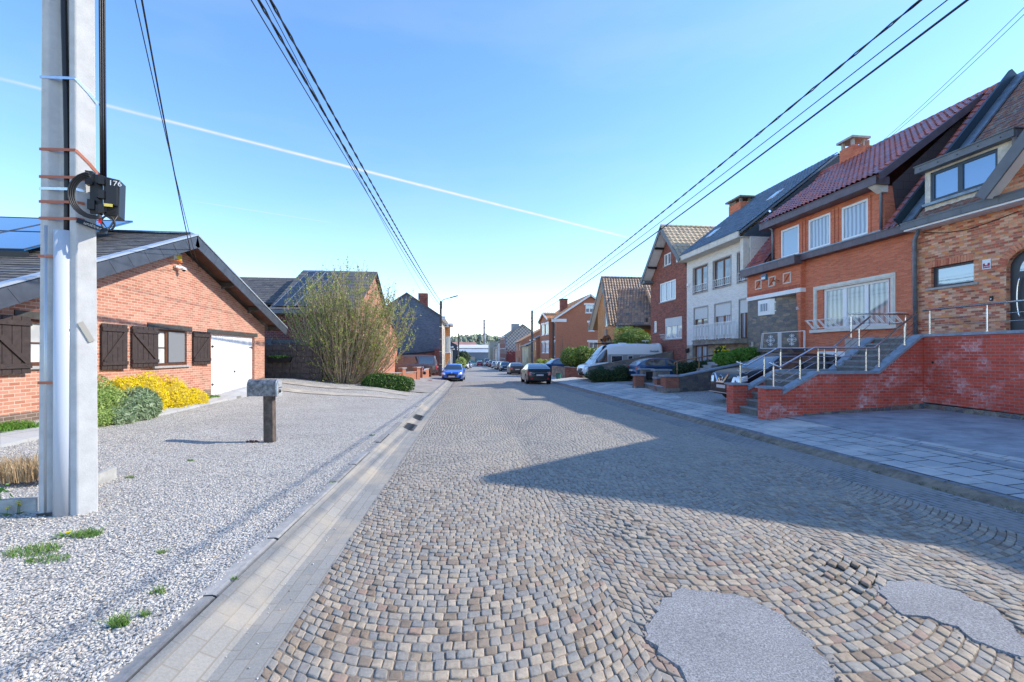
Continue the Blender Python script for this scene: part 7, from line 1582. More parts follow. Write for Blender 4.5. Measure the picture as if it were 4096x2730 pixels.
def ang(dx, dy): return math.atan2(dy, dx)
HS = ang(-.026, -1); HN = ang(.026, 1)          # facing the photographer / facing away
BLUEP = PAINT('bright_blue_paint', (.015, .13, .60)); BLKP = PAINT('black_paint', (.008, .009, .012), .2); BRNP = PAINT('bronze_black_paint', (.035, .028, .022)); DBL = PAINT('dark_blue_paint', (.015, .065, .17)); SILV = PAINT('silver_paint', (.42, .43, .44), .6); GREYP = PAINT('grey_paint', (.12, .12, .125), .5); WHP = PAINT('white_vehicle_paint', (.78, .79, .80), 0); REDP = PAINT('red_paint', (.38, .02, .02)); BEIP = PAINT('beige_paint', (.50, .42, .28), .2); TAUP = PAINT('taupe_paint', (.13, .10, .095), .4); GRPH = PAINT('graphite_paint', (.04, .045, .05), .4)
def gpos(x, y, c=0): return Vector((x, y, gz(x, y, c)))
def kidneys(rt, L, hw, H):
    for s in (1, -1):
        m = MB(); z = .44 * H; m.tube([(L / 2 + .055, s * (.15 + .115 * math.cos(a)), z + .065 * math.sin(a)) for a in fr_(0, 2 * pi, 14)], .010, 5, cap=False); m.prism([(L / 2 + .050, s * (.15 + .11 * math.cos(a)), z + .06 * math.sin(a)) for a in fr_(0, 2 * pi, 14)[:-1]], (.012, 0, 0)); obj('kidney_grille', m, DARKP, rt)
        m = MB(); m.prism([(L / 2 - .06, s * hw * .55, .2 * H), (L / 2 - .06, s * hw * .92, .24 * H), (L / 2 - .06, s * hw * .86, .33 * H), (L / 2 - .06, s * hw * .60, .27 * H)], (.075, 0, 0)); obj('air_intake', m, DARKP, rt)
    m = MB(); m.tube([(L / 2 - .03, 0, .515 * H), (L / 2 + .0, 0, .53 * H)], .04, 12); obj('badge', m, LAMP, rt)
q = gp(1815, 1530); car('coupe', 'bright blue two door car parked half on the left pavement facing us', 'car', gpos(-.22, 39.9, .03), ang(-.08, -1), 4.33, 1.77, 1.41, BLUEP, extra=kidneys)
def xrear(rt, L, hw, H):
    m = MB(); m.box(-L / 2 - .06, -hw * .75, .655 * H, -L / 2 + .02, hw * .75, .668 * H); obj('light_strip', m, DARKP, rt)
    for s in (1, -1):
        m = MB(); m.box(-L / 2 - .055, s * hw * .55, .25 * H, -L / 2 - .01, s * hw * .72, .32 * H); obj('rear_reflector', m, REDL, rt)
        for k in range(3): m = MB(); m.bar((-L / 2 - .045, s * (hw * .60 + k * .08), .61 * H), (-L / 2 - .045, s * (hw * .57 + k * .08), .57 * H), .02, .02); obj('lamp_claw', m, LAMP, rt)
    text('GT', .14, LAMP, rt, (-L / 2 - .052, hw * .5, .52 * H), (0, -1, 0), (-1, 0, 0), 'badge')
a = gp(2105, 1537); b = gp(2207, 1540); cx_ = (a.x + b.x) / 2; car('cross', 'black crossover parked on the right kerb with its rear towards us', 'car', gpos(cx_ + .12, (a.y + b.y) / 2 + 2.2, .02), HN, 4.62, 1.86, 1.5, BLKP, extra=xrear, wr=.36)
# the row parked behind it on the right
ROWC = [('sedan', 'bronze black saloon parked behind the black crossover, rear towards us', K(680, 1310), K(1000, 1315), BRNP, HN, 4.8, 1.83, 1.45, 2),
        ('hatch', 'dark hatchback with bronze nose facing us, parked beyond the bronze black saloon', K(535, 1235), K(735, 1245), GRPH, HS, 4.1, 1.75, 1.46, 2),
        ('hatch', 'taupe hatchback third behind the crossover in the right parked row', K(484, 1205), K(565, 1212), TAUP, HN, 4.1, 1.72, 1.5, 1),
        ('hatch', 'small brown hatchback fourth behind the crossover in the right parked row', K(450, 1195), K(530, 1200), BRNP, HN, 4., 1.7, 1.5, 1),
        ('hatch', 'silver grey hatchback with red lamps fifth in the right parked row', K(386, 1170), K(470, 1178), SILV, HN, 4.1, 1.75, 1.48, 1),
        ('mpv', 'tall dark red people carrier sixth in the right parked row', K(362, 1150), K(450, 1155), PAINT('dark_red_paint', (.10, .02, .02)), HN, 4.4, 1.8, 1.75, 1),
        ('hatch', 'small bronze hatchback seventh in the right parked row', K(333, 1140), K(395, 1148), BRNP, HN, 4., 1.7, 1.5, 1),
        ('hatch', 'red hatchback eighth in the right parked row', K(303, 1125), K(350, 1132), REDP, HN, 4., 1.7, 1.45, 1)]
ylast = 0
for kd_, lab, a, b, pt, hd, L_, W_, H_, dt in ROWC:
    ga = gp(*a); ga2 = gp(*b); y = max(ga.y, ylast + .4); ylast = y + L_; x = min(ga.x + W_ / 2 + .05, xc(y) + KR - W_ / 2 + .25) if 0 else xc(y + L_ / 2) + KR - W_ / 2 + .15
    car(kd_, lab, 'car', gpos(x, y + L_ / 2, .0), hd, L_, W_, H_, pt, group='cars parked nose to tail along the right kerb', detail=dt, wr=.31)
q = onY(K(340, 1080), ylast + 4); car('mpv', 'boxy beige camper van last in the right parked row', 'camper van', gpos(xc(ylast + 4) + KR - .9, ylast + 4.), HS, 4.8, 1.9, 2.1, BEIP, name='camper_van', detail=1)
q = gp(*K(208, 1127)); car('hatch', 'red car driving away with glowing red tail lights far down the street', 'car', gpos(q.x, q.y + 2), HN, 4.2, 1.75, 1.45, REDP, name='moving_car', detail=1)
q = gp(*K(1120, 1275), .1); car('suv', 'dark blue car nosing out of a drive behind the black crossover', 'car', gpos(xc(47) + KR + 3.0, 47.5, 0), ang(-1, -.1), 4.5, 1.85, 1.65, DBL, detail=2)
q = gp(*T(1255, 1150)); car('van', 'white delivery van with dark bumper facing us on the left side of the street', 'van', gpos(xc(88) + KL + .9, 91., 0), HS, 5.4, 1.95, 2.3, WHP, name='delivery_van', detail=1)
car('hatch', 'small pale blue car half hidden behind the white delivery van', 'car', gpos(xc(100) + KL + 1.6, 101, 0), HS, 4., 1.7, 1.5, SILV, detail=1)
car('mpv', 'taupe brown passenger van parked on a left drive with dark side windows', 'van', gpos(-4.35, 44.8, .1), ang(-1, .02), 5.0, 1.95, 1.95, TAUP, name='passenger_van')
# campervan on the right drive
def camper(rt, L, hw, H):
    g_ = P('grey_band', (.30, .31, .33), .4, .3); s = 1
    for s in (1, -1):
        m = MB(); m.box(-L / 2 + .15, s * hw * 1.0, .35 * H, L / 2 - L * .30, s * (hw + .012), .70 * H); band = obj('grey_band', m, g_, rt, bevel=.004)
        for (x0_, x1_) in ((.34, .47), (.545, .60), (.70, .82)):
            m = MB(); m.box(L / 2 - L * x1_, s * (hw + .012), .48 * H, L / 2 - L * x0_, s * (hw + .028), .655 * H); w_ = obj('side_window', m, G_CAR, rt, bevel=.02)
            m = MB(); m.box(L / 2 - L * x1_ - .03, s * (hw + .011), .47 * H, L / 2 - L * x0_ + .03, s * (hw + .022), .665 * H); obj('window_frame', m, WHT, rt, bevel=.02)
    text('Dethleffs', .19, P('blue_lettering', (.01, .04, .2), .5), rt, (-L / 2 + .75, hw * .955, .79 * H), (-1, 0, 0), (0, 1, .12), 'lettering', .01)
    for x_, l_, w_, h_ in ((.9, .7, .7, .10), (-.2, .5, .5, .08), (-1.7, .8, .7, .11), (1.6, .9, .9, .05)): m = MB(); m.box(x_ - l_ / 2, -w_ / 2, H - .03, x_ + l_ / 2, w_ / 2, H + h_); obj('roof_hatch', m, DARKP if h_ != .08 else WHT, rt, bevel=.02)
    m = MB(); m.cyl((-2.1, -.2, H), .03, .25, 8); m.box(-2.35, -.25, H + .22, -1.85, -.15, H + .27); obj('antenna', m, WHT, rt)
vx = onY((2318, 1500), 32.7).x; car('van', 'white and grey campervan with roof hatches parked nose out on a sloping drive', 'campervan', gpos(vx + 3.1, 32.8, .0), ang(-1, -.0), 6.1, 2.02, 2.6, WHP, name='campervan', wr=.36, extra=camper)
bx_ = onY((2508, 1480), 29.5).x; car('hatch', 'dark blue estate car parked tail out on the drive by the stone wall', 'car', gpos(bx_ + 2.3, 28.9, .0), ang(1, -.02), 4.4, 1.8, 1.47, DBL)
def nis(rt, L, hw, H):
    m = MB(); 
    for s in (1, -1): m.bar((L / 2 + .03, s * .42, .56 * H), (L / 2 + .07, s * .20, .40 * H), .05, .06)
    m.bar((L / 2 + .07, -.22, .40 * H), (L / 2 + .07, .22, .40 * H), .05, .06); obj('chrome_v_grille', m, CHROME, rt)
    m = MB(); m.tube([(L / 2 + .055, .11 * math.cos(a), .47 * H + .11 * math.sin(a)) for a in fr_(0, 2 * pi, 16)], .012, 5, cap=False); m.box(L / 2 + .05, -.12, .47 * H - .018, L / 2 + .065, .12, .47 * H + .018); obj('badge', m, CHROME, rt)
    text('NISSAN', .035, DARKP, rt, (L / 2 + .068, 0, .47 * H), (0, 1, 0), (1, 0, 0), 'lettering')
    m = MB(); m.box(L / 2 - .02, -hw * .8, .165 * H, L / 2 + .07, hw * .8, .185 * H); obj('chrome_lip', m, CHROME, rt)
sx_ = onY((2863, 1560), 15.6).x; car('suv', 'black four wheel drive with chrome grille parked beside the brick staircase', 'car', gpos(sx_ + 2.2, 15.0, -.02), ang(-1, -.0), 4.64, 1.82, 1.69, BLKP, wr=.36, extra=nis)
# ================================================================ VEGETATION
def leafcloud(mb, n, center, rad, size, shell=.35, flat_=.55, up=.2, noise=.18, zmin=None, seed=0, elong=1.7, pred=None):
    rn = random.Random(seed); c = Vector(center); k = 0; lum = [(Vector((rn.gauss(0, 1), rn.gauss(0, 1), rn.gauss(0, 1))).normalized(), rn.uniform(-1, 1)) for _ in range(14)]
    while k < n:
        d = Vector((rn.gauss(0, 1), rn.gauss(0, 1), rn.gauss(0, 1))).normalized(); r = 1 - shell * rn.random() ** 1.6
        b = sum(a * max(0, d.dot(q)) ** 6 for q, a in lum) * noise; r *= 1 + b + rn.uniform(-.05, .05)
        p = c + Vector((d.x * rad[0], d.y * rad[1], d.z * rad[2])) * r
        if zmin is not None and p.z < zmin: continue
        if pred and not pred(p): continue
        k += 1; s = size * rn.uniform(.6, 1.3); nrm = (d * rn.uniform(.2, 1) + Vector((rn.gauss(0, 1), rn.gauss(0, 1), rn.gauss(0, 1) + up)) * .6).normalized()
        t = nrm.cross(Vector((rn.gauss(0, 1), rn.gauss(0, 1), rn.gauss(0, 1)))).normalized(); b2 = nrm.cross(t)
        a = t * s * elong * .5; e = b2 * s * .38
        mb.add([p - a, p + e * 1.0, p + a, p - e], [(0, 1, 2, 3)])
def blob(mb, c, r, n=10, seed=0):
    rn = random.Random(seed); m = n; vs = []
    for j in range(m + 1):
        th = pi * j / m
        for i in range(m * 2): a = pi * i / m; k = 1 + rn.uniform(-.08, .08); vs.append((c[0] + r[0] * math.sin(th) * math.cos(a) * k, c[1] + r[1] * math.sin(th) * math.sin(a) * k, c[2] + r[2] * math.cos(th) * k))
    mb.add(vs, [(j * 2 * m + i, (j + 1) * 2 * m + i, (j + 1) * 2 * m + (i + 1) % (2 * m), j * 2 * m + (i + 1) % (2 * m)) for j in range(m) for i in range(2 * m)])
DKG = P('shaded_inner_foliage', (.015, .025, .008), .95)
def bush(name, label, cat, clumps, n, size, mat, seed=1, core=None, stems=0, elong=1.7, shell=.35, noise=.2, group=None):
    c0 = clumps[0][0]; zb = min(c[0][2] - c[1][2] for c in clumps); rt = root(name, label, cat, (c0[0], c0[1], max(zb, gz(c0[0], c0[1]))), group)
    mb = MB(); tot = sum(c[1][0] * c[1][2] for c in clumps)
    for i, (c, r) in enumerate(clumps): leafcloud(mb, int(n * r[0] * r[2] / tot), c, r, size, seed=seed * 7 + i, elong=elong, shell=shell, noise=noise, zmin=gz(c[0], c[1], -.02))
    obj('foliage', mb, mat, rt)
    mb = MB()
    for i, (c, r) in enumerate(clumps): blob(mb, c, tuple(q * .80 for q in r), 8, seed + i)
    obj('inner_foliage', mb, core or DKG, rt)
    if stems:
        mb = MB(); rn = random.Random(seed)
        for k in range(stems): c, r = clumps[k % len(clumps)]; g = gz(c[0], c[1], -.05); x, y = c[0] + rn.uniform(-.3, .3) * r[0], c[1] + rn.uniform(-.3, .3) * r[1]; mb.tube([(x, y, g), (x + rn.uniform(-.2, .2), y + rn.uniform(-.2, .2), c[2] + r[2] * .6)], [.02, .008], 5)
        obj('stem', mb, BARK, rt)
    return rt
L_BOX = LEAF('box_leaves', [(.035, .085, .012), (.055, .13, .018), (.08, .18, .025), (.12, .24, .035)], .25)
L_YEL = LEAF('yellow_blossom', [(.86, .66, .004), (.95, .78, .008), (.98, .85, .02), (.72, .52, .004)], .4)
L_LIM = LEAF('lime_leaves', [(.22, .33, .06), (.36, .48, .12), (.48, .58, .20), (.14, .24, .04)], .35)
L_LAV = LEAF('grey_green_leaves', [(.16, .25, .10), (.24, .34, .17), (.38, .46, .30), (.12, .19, .08)], .2)
L_LAU = LEAF('laurel_leaves', [(.06, .12, .02), (.11, .19, .03), (.20, .28, .05), (.34, .40, .08)], .3, .4)
L_NEW = LEAF('fresh_spring_leaves', [(.20, .25, .04), (.28, .34, .06), (.40, .47, .10), (.50, .52, .16)], .4)
L_DRK = LEAF('dark_cover_leaves', [(.02, .045, .012), (.035, .07, .018), (.055, .10, .025)], .2)
L_BRI = LEAF('bright_green_leaves', [(.08, .20, .02), (.14, .30, .04), (.22, .40, .06)], .35)
L_WIL = LEAF('willow_leaves', [(.12, .19, .035), (.18, .27, .05), (.26, .36, .08)], .35)
def shrub():
    base = gp(*B(840, 1320), .56); base.z = gz(base.x, base.y); c = Vector((base.x, base.y + .3, base.z)); Y = c.y
    rt = root('large_shrub', 'large many stemmed shrub with bare branches and fresh green leaf tips', 'shrub', tuple(c)); rn = random.Random(5)
    xl = onY(B(270, 500), Y).x - c.x; xr = onY(B(1530, 700), Y).x - c.x; ztop = onY(B(700, 200), Y).z - c.z
    st_ = MB(); lf = MB(); tips = MB()
    def leaf(p, s):
        nrm = Vector((rn.gauss(0, 1), rn.gauss(0, 1), rn.gauss(0, 1))).normalized(); t = nrm.cross(Vector((rn.gauss(0, 1), rn.gauss(0, 1), .3))).normalized(); b = nrm.cross(t); a = t * s * .6; e = b * s * .42; lf.add([p - a, p + e, p + a, p - e], [(0, 1, 2, 3)])
    for k in range(340):
        a = rn.uniform(0, 2 * pi); sp = rn.random() ** .55; dxm = (xr if math.cos(a) > 0 else -xl) * .97
        tx = math.cos(a) * sp * dxm; ty = math.sin(a) * sp * 1.5; hz = ztop * (1 - .36 * sp ** 2.2) * rn.uniform(.72, 1.02); 
        if sp > .8 and rn.random() < .4: hz *= rn.uniform(.45, .8)
        b0 = c + Vector((math.cos(a) * sp * 1.05 + rn.uniform(-.15, .15), math.sin(a) * sp * .7, -.05)); pts = []; r0 = rn.uniform(.012, .028); n = 9
        wob = Vector((rn.uniform(-.1, .1), rn.uniform(-.1, .1), 0)); tg = Vector((c.x + tx, c.y + ty, c.z + hz))
        for i in range(n + 1):
            t = i / n; h = Vector((b0.x + (tg.x - b0.x) * t ** .8, b0.y + (tg.y - b0.y) * t ** .85, b0.z + (tg.z - b0.z) * t ** 1.15)); h += wob * math.sin(t * 5) + Vector((rn.uniform(-.03, .03), rn.uniform(-.03, .03), 0)); pts.append(h)
        st_.tube(pts, [r0 * (1 - .85 * i / n) for i in range(n + 1)], 4, cap=False)
        for j in range(rn.randint(5, 8)):
            i = rn.randint(2, n - 1); p = pts[i]; d = Vector((rn.gauss(0, .5) + (tg.x - c.x) * .12, rn.gauss(0, .5), rn.uniform(.5, 1.4))).normalized(); ln = rn.uniform(.35, 1.15); q = [p, p + d * ln * .5 + Vector((rn.uniform(-.05, .05),) * 3), p + d * ln + Vector((0, 0, ln * .15))]
            st_.tube(q, [r0 * .45, r0 * .3, .003], 3, cap=False)
            for m in range(rn.randint(5, 12)):
                t = rn.uniform(.25, 1.); 
                if rn.random() > ss((p.z - c.z + ln * t) / 2.4) + .06: continue
                leaf(p + d * ln * t + Vector((rn.gauss(0, .03), rn.gauss(0, .03), rn.gauss(0, .03))), rn.uniform(.05, .09))
        for m in range(14):
            t = rn.uniform(.55, 1); i = min(n - 1, int(t * n)); leaf(pts[i].lerp(pts[i + 1], rn.random()) + Vector((rn.gauss(0, .04), rn.gauss(0, .04), rn.gauss(0, .04))), rn.uniform(.045, .08))
    for m in range(900):      # low shoots
        a = rn.uniform(0, 2 * pi); r = rn.uniform(.5, 1.5); leaf(c + Vector((math.cos(a) * r * 1.2, math.sin(a) * r * .8 - .3, rn.uniform(0, 1.1))), rn.uniform(.04, .08))
    obj('stem', st_, P('shrub_bark', (.44, .32, .22), .85, rand=.4), rt); obj('foliage', lf, L_NEW, rt)
shrub()
q = gp(*B(1240, 1400), .2); xl = onY(B(1005, 1300), q.y + .6).x; xr = onY(B(1470, 1300), q.y + .6).x; zt = onY(B(1200, 1225), q.y + .6).z; w_ = (xr - xl) / 2; h_ = (zt - q.z)
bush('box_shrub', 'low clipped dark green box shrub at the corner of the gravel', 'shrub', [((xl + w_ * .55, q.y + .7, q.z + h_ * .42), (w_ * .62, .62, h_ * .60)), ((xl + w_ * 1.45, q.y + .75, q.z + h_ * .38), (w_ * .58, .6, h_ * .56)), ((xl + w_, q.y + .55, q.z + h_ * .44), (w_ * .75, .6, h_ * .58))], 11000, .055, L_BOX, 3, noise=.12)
# bungalow flower bed
def bp(x, y, off=0): return gp(*Q(x, y), .5)
YB_ = gp(*Q(370, 940), .45); xb_ = YB_.x - .45; yb_ = YB_.y
def at(px, py, y): return onY(Q(px, py), y)
c = [((-7.72, 12.3, .72), (.5, .75, .60)), ((-7.72, 13.4, .60), (.5, .75, .52)), ((-7.7, 14.3, .42), (.45, .6, .38)), ((-7.75, 11.6, .8), (.42, .5, .45))]
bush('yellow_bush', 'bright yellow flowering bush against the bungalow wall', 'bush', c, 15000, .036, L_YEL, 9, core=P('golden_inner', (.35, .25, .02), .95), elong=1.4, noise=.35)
bush('lime_bush', 'pale lime green bush to the left of the yellow flowering bush', 'bush', [((-7.65, 10.75, .66), (.48, .6, .54)), ((-7.4, 10.35, .45), (.35, .4, .30))], 6500, .034, L_LIM, 10, core=P('lime_inner', (.10, .16, .03), .95))
bush('lavender_bush', 'grey green lavender bush in front of the yellow bush', 'bush', [((-7.35, 11.45, .55), (.40, .68, .42)), ((-7.3, 10.8, .42), (.30, .4, .26))], 15000, .036, L_LAV, 12, elong=3.6)
# laurel hedges and other green on the right
q = gp(*D(430, 1215), .5); yq = 40.; a, b = onY(D(312, 1100), yq), onY(D(555, 1100), yq); zt = onY(D(430, 1068), yq).z; zb = onY(D(430, 1215), yq).z; cx_ = (a.x + b.x) / 2
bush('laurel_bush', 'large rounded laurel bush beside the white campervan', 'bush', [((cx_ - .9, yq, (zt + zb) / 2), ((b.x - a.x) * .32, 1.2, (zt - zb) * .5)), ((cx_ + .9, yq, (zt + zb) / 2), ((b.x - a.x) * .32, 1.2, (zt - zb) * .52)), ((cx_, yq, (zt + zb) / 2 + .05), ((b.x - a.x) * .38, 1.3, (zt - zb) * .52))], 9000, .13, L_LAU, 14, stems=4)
yq = 57.; a, b = onY(K(1410, 1000), yq), onY(K(1990, 1000), yq); zt = onY(K(1600, 985), yq).z; n = 5
bush('laurel_hedge', 'low sunlit yellow green hedge in front of the large orange-red house', 'hedge', [((a.x + (b.x - a.x) * (i + .5) / n, yq, zt - .75), ((b.x - a.x) / n * .75, .9, .8)) for i in range(n)], 7000, .13, LEAF('sunlit_laurel', [(.28, .36, .06), (.42, .50, .08), (.56, .60, .14), (.16, .22, .04)], .35), 15)
yq = 41.; q = onY(D(830, 1000), yq); bush('willow_bush', 'feathery bright green bush in front of the orange cottage', 'bush', [((q.x, yq, q.z + .1), (1.5, 1.0, 1.0)), ((q.x + 1.2, yq, q.z - .2), (1.2, .9, .8)), ((q.x - .9, yq, q.z - .45), (.9, .8, .6))], 7000, .08, L_WIL, 16, elong=3.5, shell=.75, noise=.5, core=P('willow_inner', (.09, .14, .03), .95), stems=8)
q = onY(D(600, 1290), 29.8); bush('cotoneaster_bush', 'dark green bush with a few yellow flowers at the foot of the stone wall', 'bush', [((q.x, 29.9, q.z + .05), (.95, .6, .55)), ((q.x + 1.5, 29.8, q.z + .12), (.8, .5, .62)), ((q.x + .8, 29.9, q.z - .1), (.8, .5, .4))], 7000, .07, L_DRK, 17)
q = onY(D(1640, 1150), 19.9); bush('bright_shrub', 'bright green shrub on top of the sloping stone wall by the black car', 'bush', [((q.x, 20.6, q.z + .0), (.62, .5, .34)), ((q.x + .8, 20.6, q.z + .1), (.6, .5, .36)), ((q.x + 1.4, 20.7, q.z + .2), (.5, .4, .32))], 5200, .09, L_BRI, 18, stems=3)
q = onY(D(1545, 1120), 21.5); bush('flowering_shrub', 'small shrub with yellow flowers left of the bright green shrub', 'bush', [((q.x, 21.6, q.z), (.35, .35, .42)), ((q.x + .3, 21.6, q.z - .2), (.4, .3, .3))], 1500, .08, L_DRK, 19)
mb = MB(); leafcloud(mb, 60, (q.x, 21.5, q.z + .1), (.4, .35, .45), .09, seed=5); obj('yellow_flowers', mb, L_YEL, label='yellow blossoms on the small shrub above the sloping stone wall', cat='flowers')
q = onY(D(1250, 1215), 24.5); bush('trailing_hedge', 'olive green trailing hedge between the stone pillars and the white house', 'hedge', [((q.x + i * .75, 24.6, q.z - .1 + i * .06), (.6, .5, .42)) for i in range(4)], 7000, .06, L_DRK, 21)
q = onY(T(1190, 980), 88); bush('conifer_hedge', 'tall dark green hedge on the left far down the street', 'hedge', [((q.x, 90, q.z - .3), (1.3, 2, 1.6))], 1800, .2, L_DRK, 22)
q = onY(T(1155, 1050), 82); bush('golden_hedge', 'low yellow green hedge in front of the tall dark hedge', 'hedge', [((q.x, 83, q.z - .3), (.9, 1.5, 1.1))], 1300, .18, L_LIM, 23)
q = onY(K(1870, 950), 58); rt = root('bare_tree', 'small leafless tree against the large orange-red house wall', 'tree', (q.x, 56, gz(q.x, 56))); rn = random.Random(3); mb = MB(); zg = gz(q.x, 56)
mb.tube([(q.x, 56, zg), (q.x, 56, zg + 1.6)], [.07, .05], 6); obj('trunk', mb, BARK, rt); mb = MB()
for k in range(26): a = rn.uniform(0, 2 * pi); r = rn.uniform(.2, 1.3); mb.tube([(q.x, 56, zg + rn.uniform(.9, 1.6)), (q.x + r * .5 * math.cos(a), 56 + r * .3 * math.sin(a), zg + 2.6), (q.x + r * math.cos(a), 56 + r * .6 * math.sin(a), zg + rn.uniform(3.2, 4.6))], [.03, .018, .006], 3)
obj('crown', mb, BARK, rt)
# dry grasses behind the low walls, cut stalks in the kerbed bed, tufts, dandelions
def blades(mb, c, r, n, h, wdt, lean=.5, seed=0, droop=.3, r2=None):
    rn = random.Random(seed)
    for k in range(n):
        a = rn.uniform(0, 2 * pi); d = r * math.sqrt(rn.random()); x = c[0] + d * math.cos(a); y = c[1] + (r2 or r) / r * d * math.sin(a); z = c[2] if c[2] is not None else gz(x, y)
        hh = h * rn.uniform(.5, 1.15); l = Vector((rn.gauss(0, 1), rn.gauss(0, 1), 0)) * lean * hh * .5; w_ = wdt * rn.uniform(.6, 1.2); t = Vector((rn.gauss(0, 1), rn.gauss(0, 1), 0)).normalized() * w_ / 2
        p0 = Vector((x, y, z)); p1 = p0 + l * .4 + Vector((0, 0, hh * .6)); p2 = p0 + l * 1.2 + Vector((0, 0, hh * (1 - droop * rn.random()))); mb.add([p0 - t, p0 + t, p1 + t * .7, p1 - t * .7, p2], [(0, 1, 2, 3), (3, 2, 4)])
STRAW = LEAF('dry_straw', [(.42, .29, .15), (.55, .40, .22), (.32, .20, .10), (.62, .50, .32)], .2, .8); GRS = LEAF('grass_blades', [(.07, .17, .02), (.12, .26, .04), (.20, .36, .07), (.30, .34, .10)], .3)
q = gp(*B(1320, 1240), .3); mb = MB(); blades(mb, (q.x, q.y + 2.2, q.z), .5, 260, 1.5, .05, .9, 3); obj('pampas_grass', mb, STRAW, label='dry straw coloured pampas grass behind the low brick garden wall', cat='plant')
# concrete edged bed with cut stalks left of the pole
E1 = gp(*Q(45, 1190), .15); 
ed = [gp(*Q(0, 1150), .2), gp(*Q(82, 1195), .2)]
kb = root('bed_edging', 'grey concrete edging around the bed of cut stalks behind the pole', 'edging', tuple(gp(*Q(60, 1190), .15)))
a = gp(*Q(82, 1188), .15); b = gp(*Q(268, 1107), .15); d_ = (b - a).normalized(); mb = MB()
hh_ = .20; mb.hexa([a + Vector((0, 0, -.1)), b + Vector((0, 0, -.1)), b + Vector((-.06, .06, -.1)), a + Vector((-.06, .06, -.1)), a + Vector((0, 0, hh_)), b + Vector((0, 0, hh_)), b + Vector((-.06, .06, hh_)), a + Vector((-.06, .06, hh_))]); obj('edge_slab', mb, P('edging_concrete', (.38, .38, .36), .9, ns=6, na=.25, bump=.3, bs=60), kb)
mb = MB(); c_ = a + Vector((-1.3, -.25, 0)); e_ = Vector((.0, .06, 0)); mb.hexa([a + Vector((0, 0, -.1)), a + e_ + Vector((0, 0, -.1)), c_ + e_ + Vector((0, 0, -.1)), c_ + Vector((0, 0, -.1)), a + Vector((0, 0, hh_)), a + e_ + Vector((0, 0, hh_)), c_ + e_ + Vector((0, 0, hh_)), c_ + Vector((0, 0, hh_))]); obj('edge_slab', mb, bpy.data.materials['edging_concrete'], kb)
q = gp(*Q(30, 1110), .3); mb = MB(); blades(mb, (q.x - .1, q.y + .25, q.z), .55, 1500, .26, .012, .35, 7, .1, .3); blades(mb, (q.x - .1, q.y + .25, q.z), .6, 120, .42, .006, .6, 8, .1, .35); obj('cut_stalks', mb, STRAW, label='clump of cut dry plant stalks in the concrete edged bed', cat='plant')
mb = MB(); leafcloud(mb, 60, (gp(*Q(10, 1170), .2).x, gp(*Q(10, 1170), .2).y - .15, .25), (.18, .12, .22), .05, seed=9); obj('bramble', mb, L_BRI, label='green bramble shoots at the left frame edge beside the bed of stalks', cat='plant')
TU = [((75, 1282), .20, 330, .07, 'long patch of grass in the gravel near the pole'), ((200, 1243), .12, 260, .075, 'square tuft of grass in the gravel below the pole'), ((110, 1300), .16, 200, .05, 'thin strip of grass below the long patch of grass'), ((275, 1445), .055, 110, .10, 'spiky grass tuft growing near the kerb edge'), ((365, 1370), .05, 60, .06, 'small sparse grass tuft between two larger tufts near the kerb'), ((375, 1278), .05, 40, .05, 'faint thin grass tuft in the middle of the gravel'), ((298, 1110), .06, 90, .04, 'little green weed beside the concrete edging block'), ((440, 1068), .06, 60, .04, 'little green weed in the gravel in front of the letterbox shadow'), ((335, 1462), .03, 40, .06, 'weed in the joint of the left kerb'), ((540, 1335), .03, 30, .03, 'tiny weed in the gutter joint under the left kerb'), ((765, 1130), .05, 50, .03, 'weeds at the foot of the kerb beyond the stains'), ((855, 1015), .06, 60, .04, 'small weed on the kerb edge beyond the letterbox')]
for (p, r, n, h, lab) in TU:
    q = gp(*Q(*p), .13 if p[0] < 700 and p[1] < 1460 else .02); mb = MB(); blades(mb, (q.x, q.y, gz(q.x, q.y)), r, n, h, .006, 1.1, p[0], .5, r * .6); obj('grass_tuft', mb, GRS, label=lab, cat='grass tuft')
def dandelion(label, px, n):
    q = gp(*Q(*px), .14); q.z = gz(q.x, q.y); rt = root('dandelion', label, 'flower', tuple(q), 'dandelions near the pole'); rn = random.Random(px[0])
    mb = MB()
    for k in range(12): a = rn.uniform(0, 2 * pi); d = Vector((math.cos(a), math.sin(a), .25)); t = d.cross(Vector((0, 0, 1))) * .016; mb.add([q, q + d * .05 + t, q + d * .11, q + d * .05 - t], [(0, 1, 2, 3)])
    obj('leaf', mb, GRS, rt)
    for k in range(n):
        o = q + Vector((rn.uniform(-.05, .05), rn.uniform(-.04, .04), 0)); h = rn.uniform(.05, .10) * (1.3 if n > 1 else .4); mb = MB(); mb.tube([o, o + Vector((.005, 0, h))], .003, 5); s_ = obj('stem', mb, GRS, rt); mb = MB(); mb.cyl(o + Vector((.005, 0, h)), .010, .012, 14, 0, .024); obj('flower_head', mb, L_YEL, s_)
dandelion('cluster of dandelions with leaves at the foot of the pole', (30, 1195), 3); dandelion('single low dandelion between the grass tufts', (148, 1243), 1)
q = gp(*Q(578, 1020), .16); mb = MB(); rn = random.Random(2)
leafcloud(mb, 70, (q.x + .02, q.y, gz(q.x, q.y, .01)), (.12, .07, .02), .03, seed=3); obj('dead_weed', mb, LEAF('red_brown_weed', [(.20, .05, .03), (.30, .09, .05)], .1), label='reddish dead weed at the foot of the letterbox post', cat='plant')
mb = MB(); rn = random.Random(12)
for k in range(260):
    y = 2.5 + 16 * rn.random() ** 1.2
    if math.sin(y * 1.3 + 1) < -.1: continue
    x = xc(y) + 4.06 + rn.gauss(0, .03); blades(mb, (x, y, gz(x, y, -.0)), .05, 7, .045, .008, 1.4, k, .4)
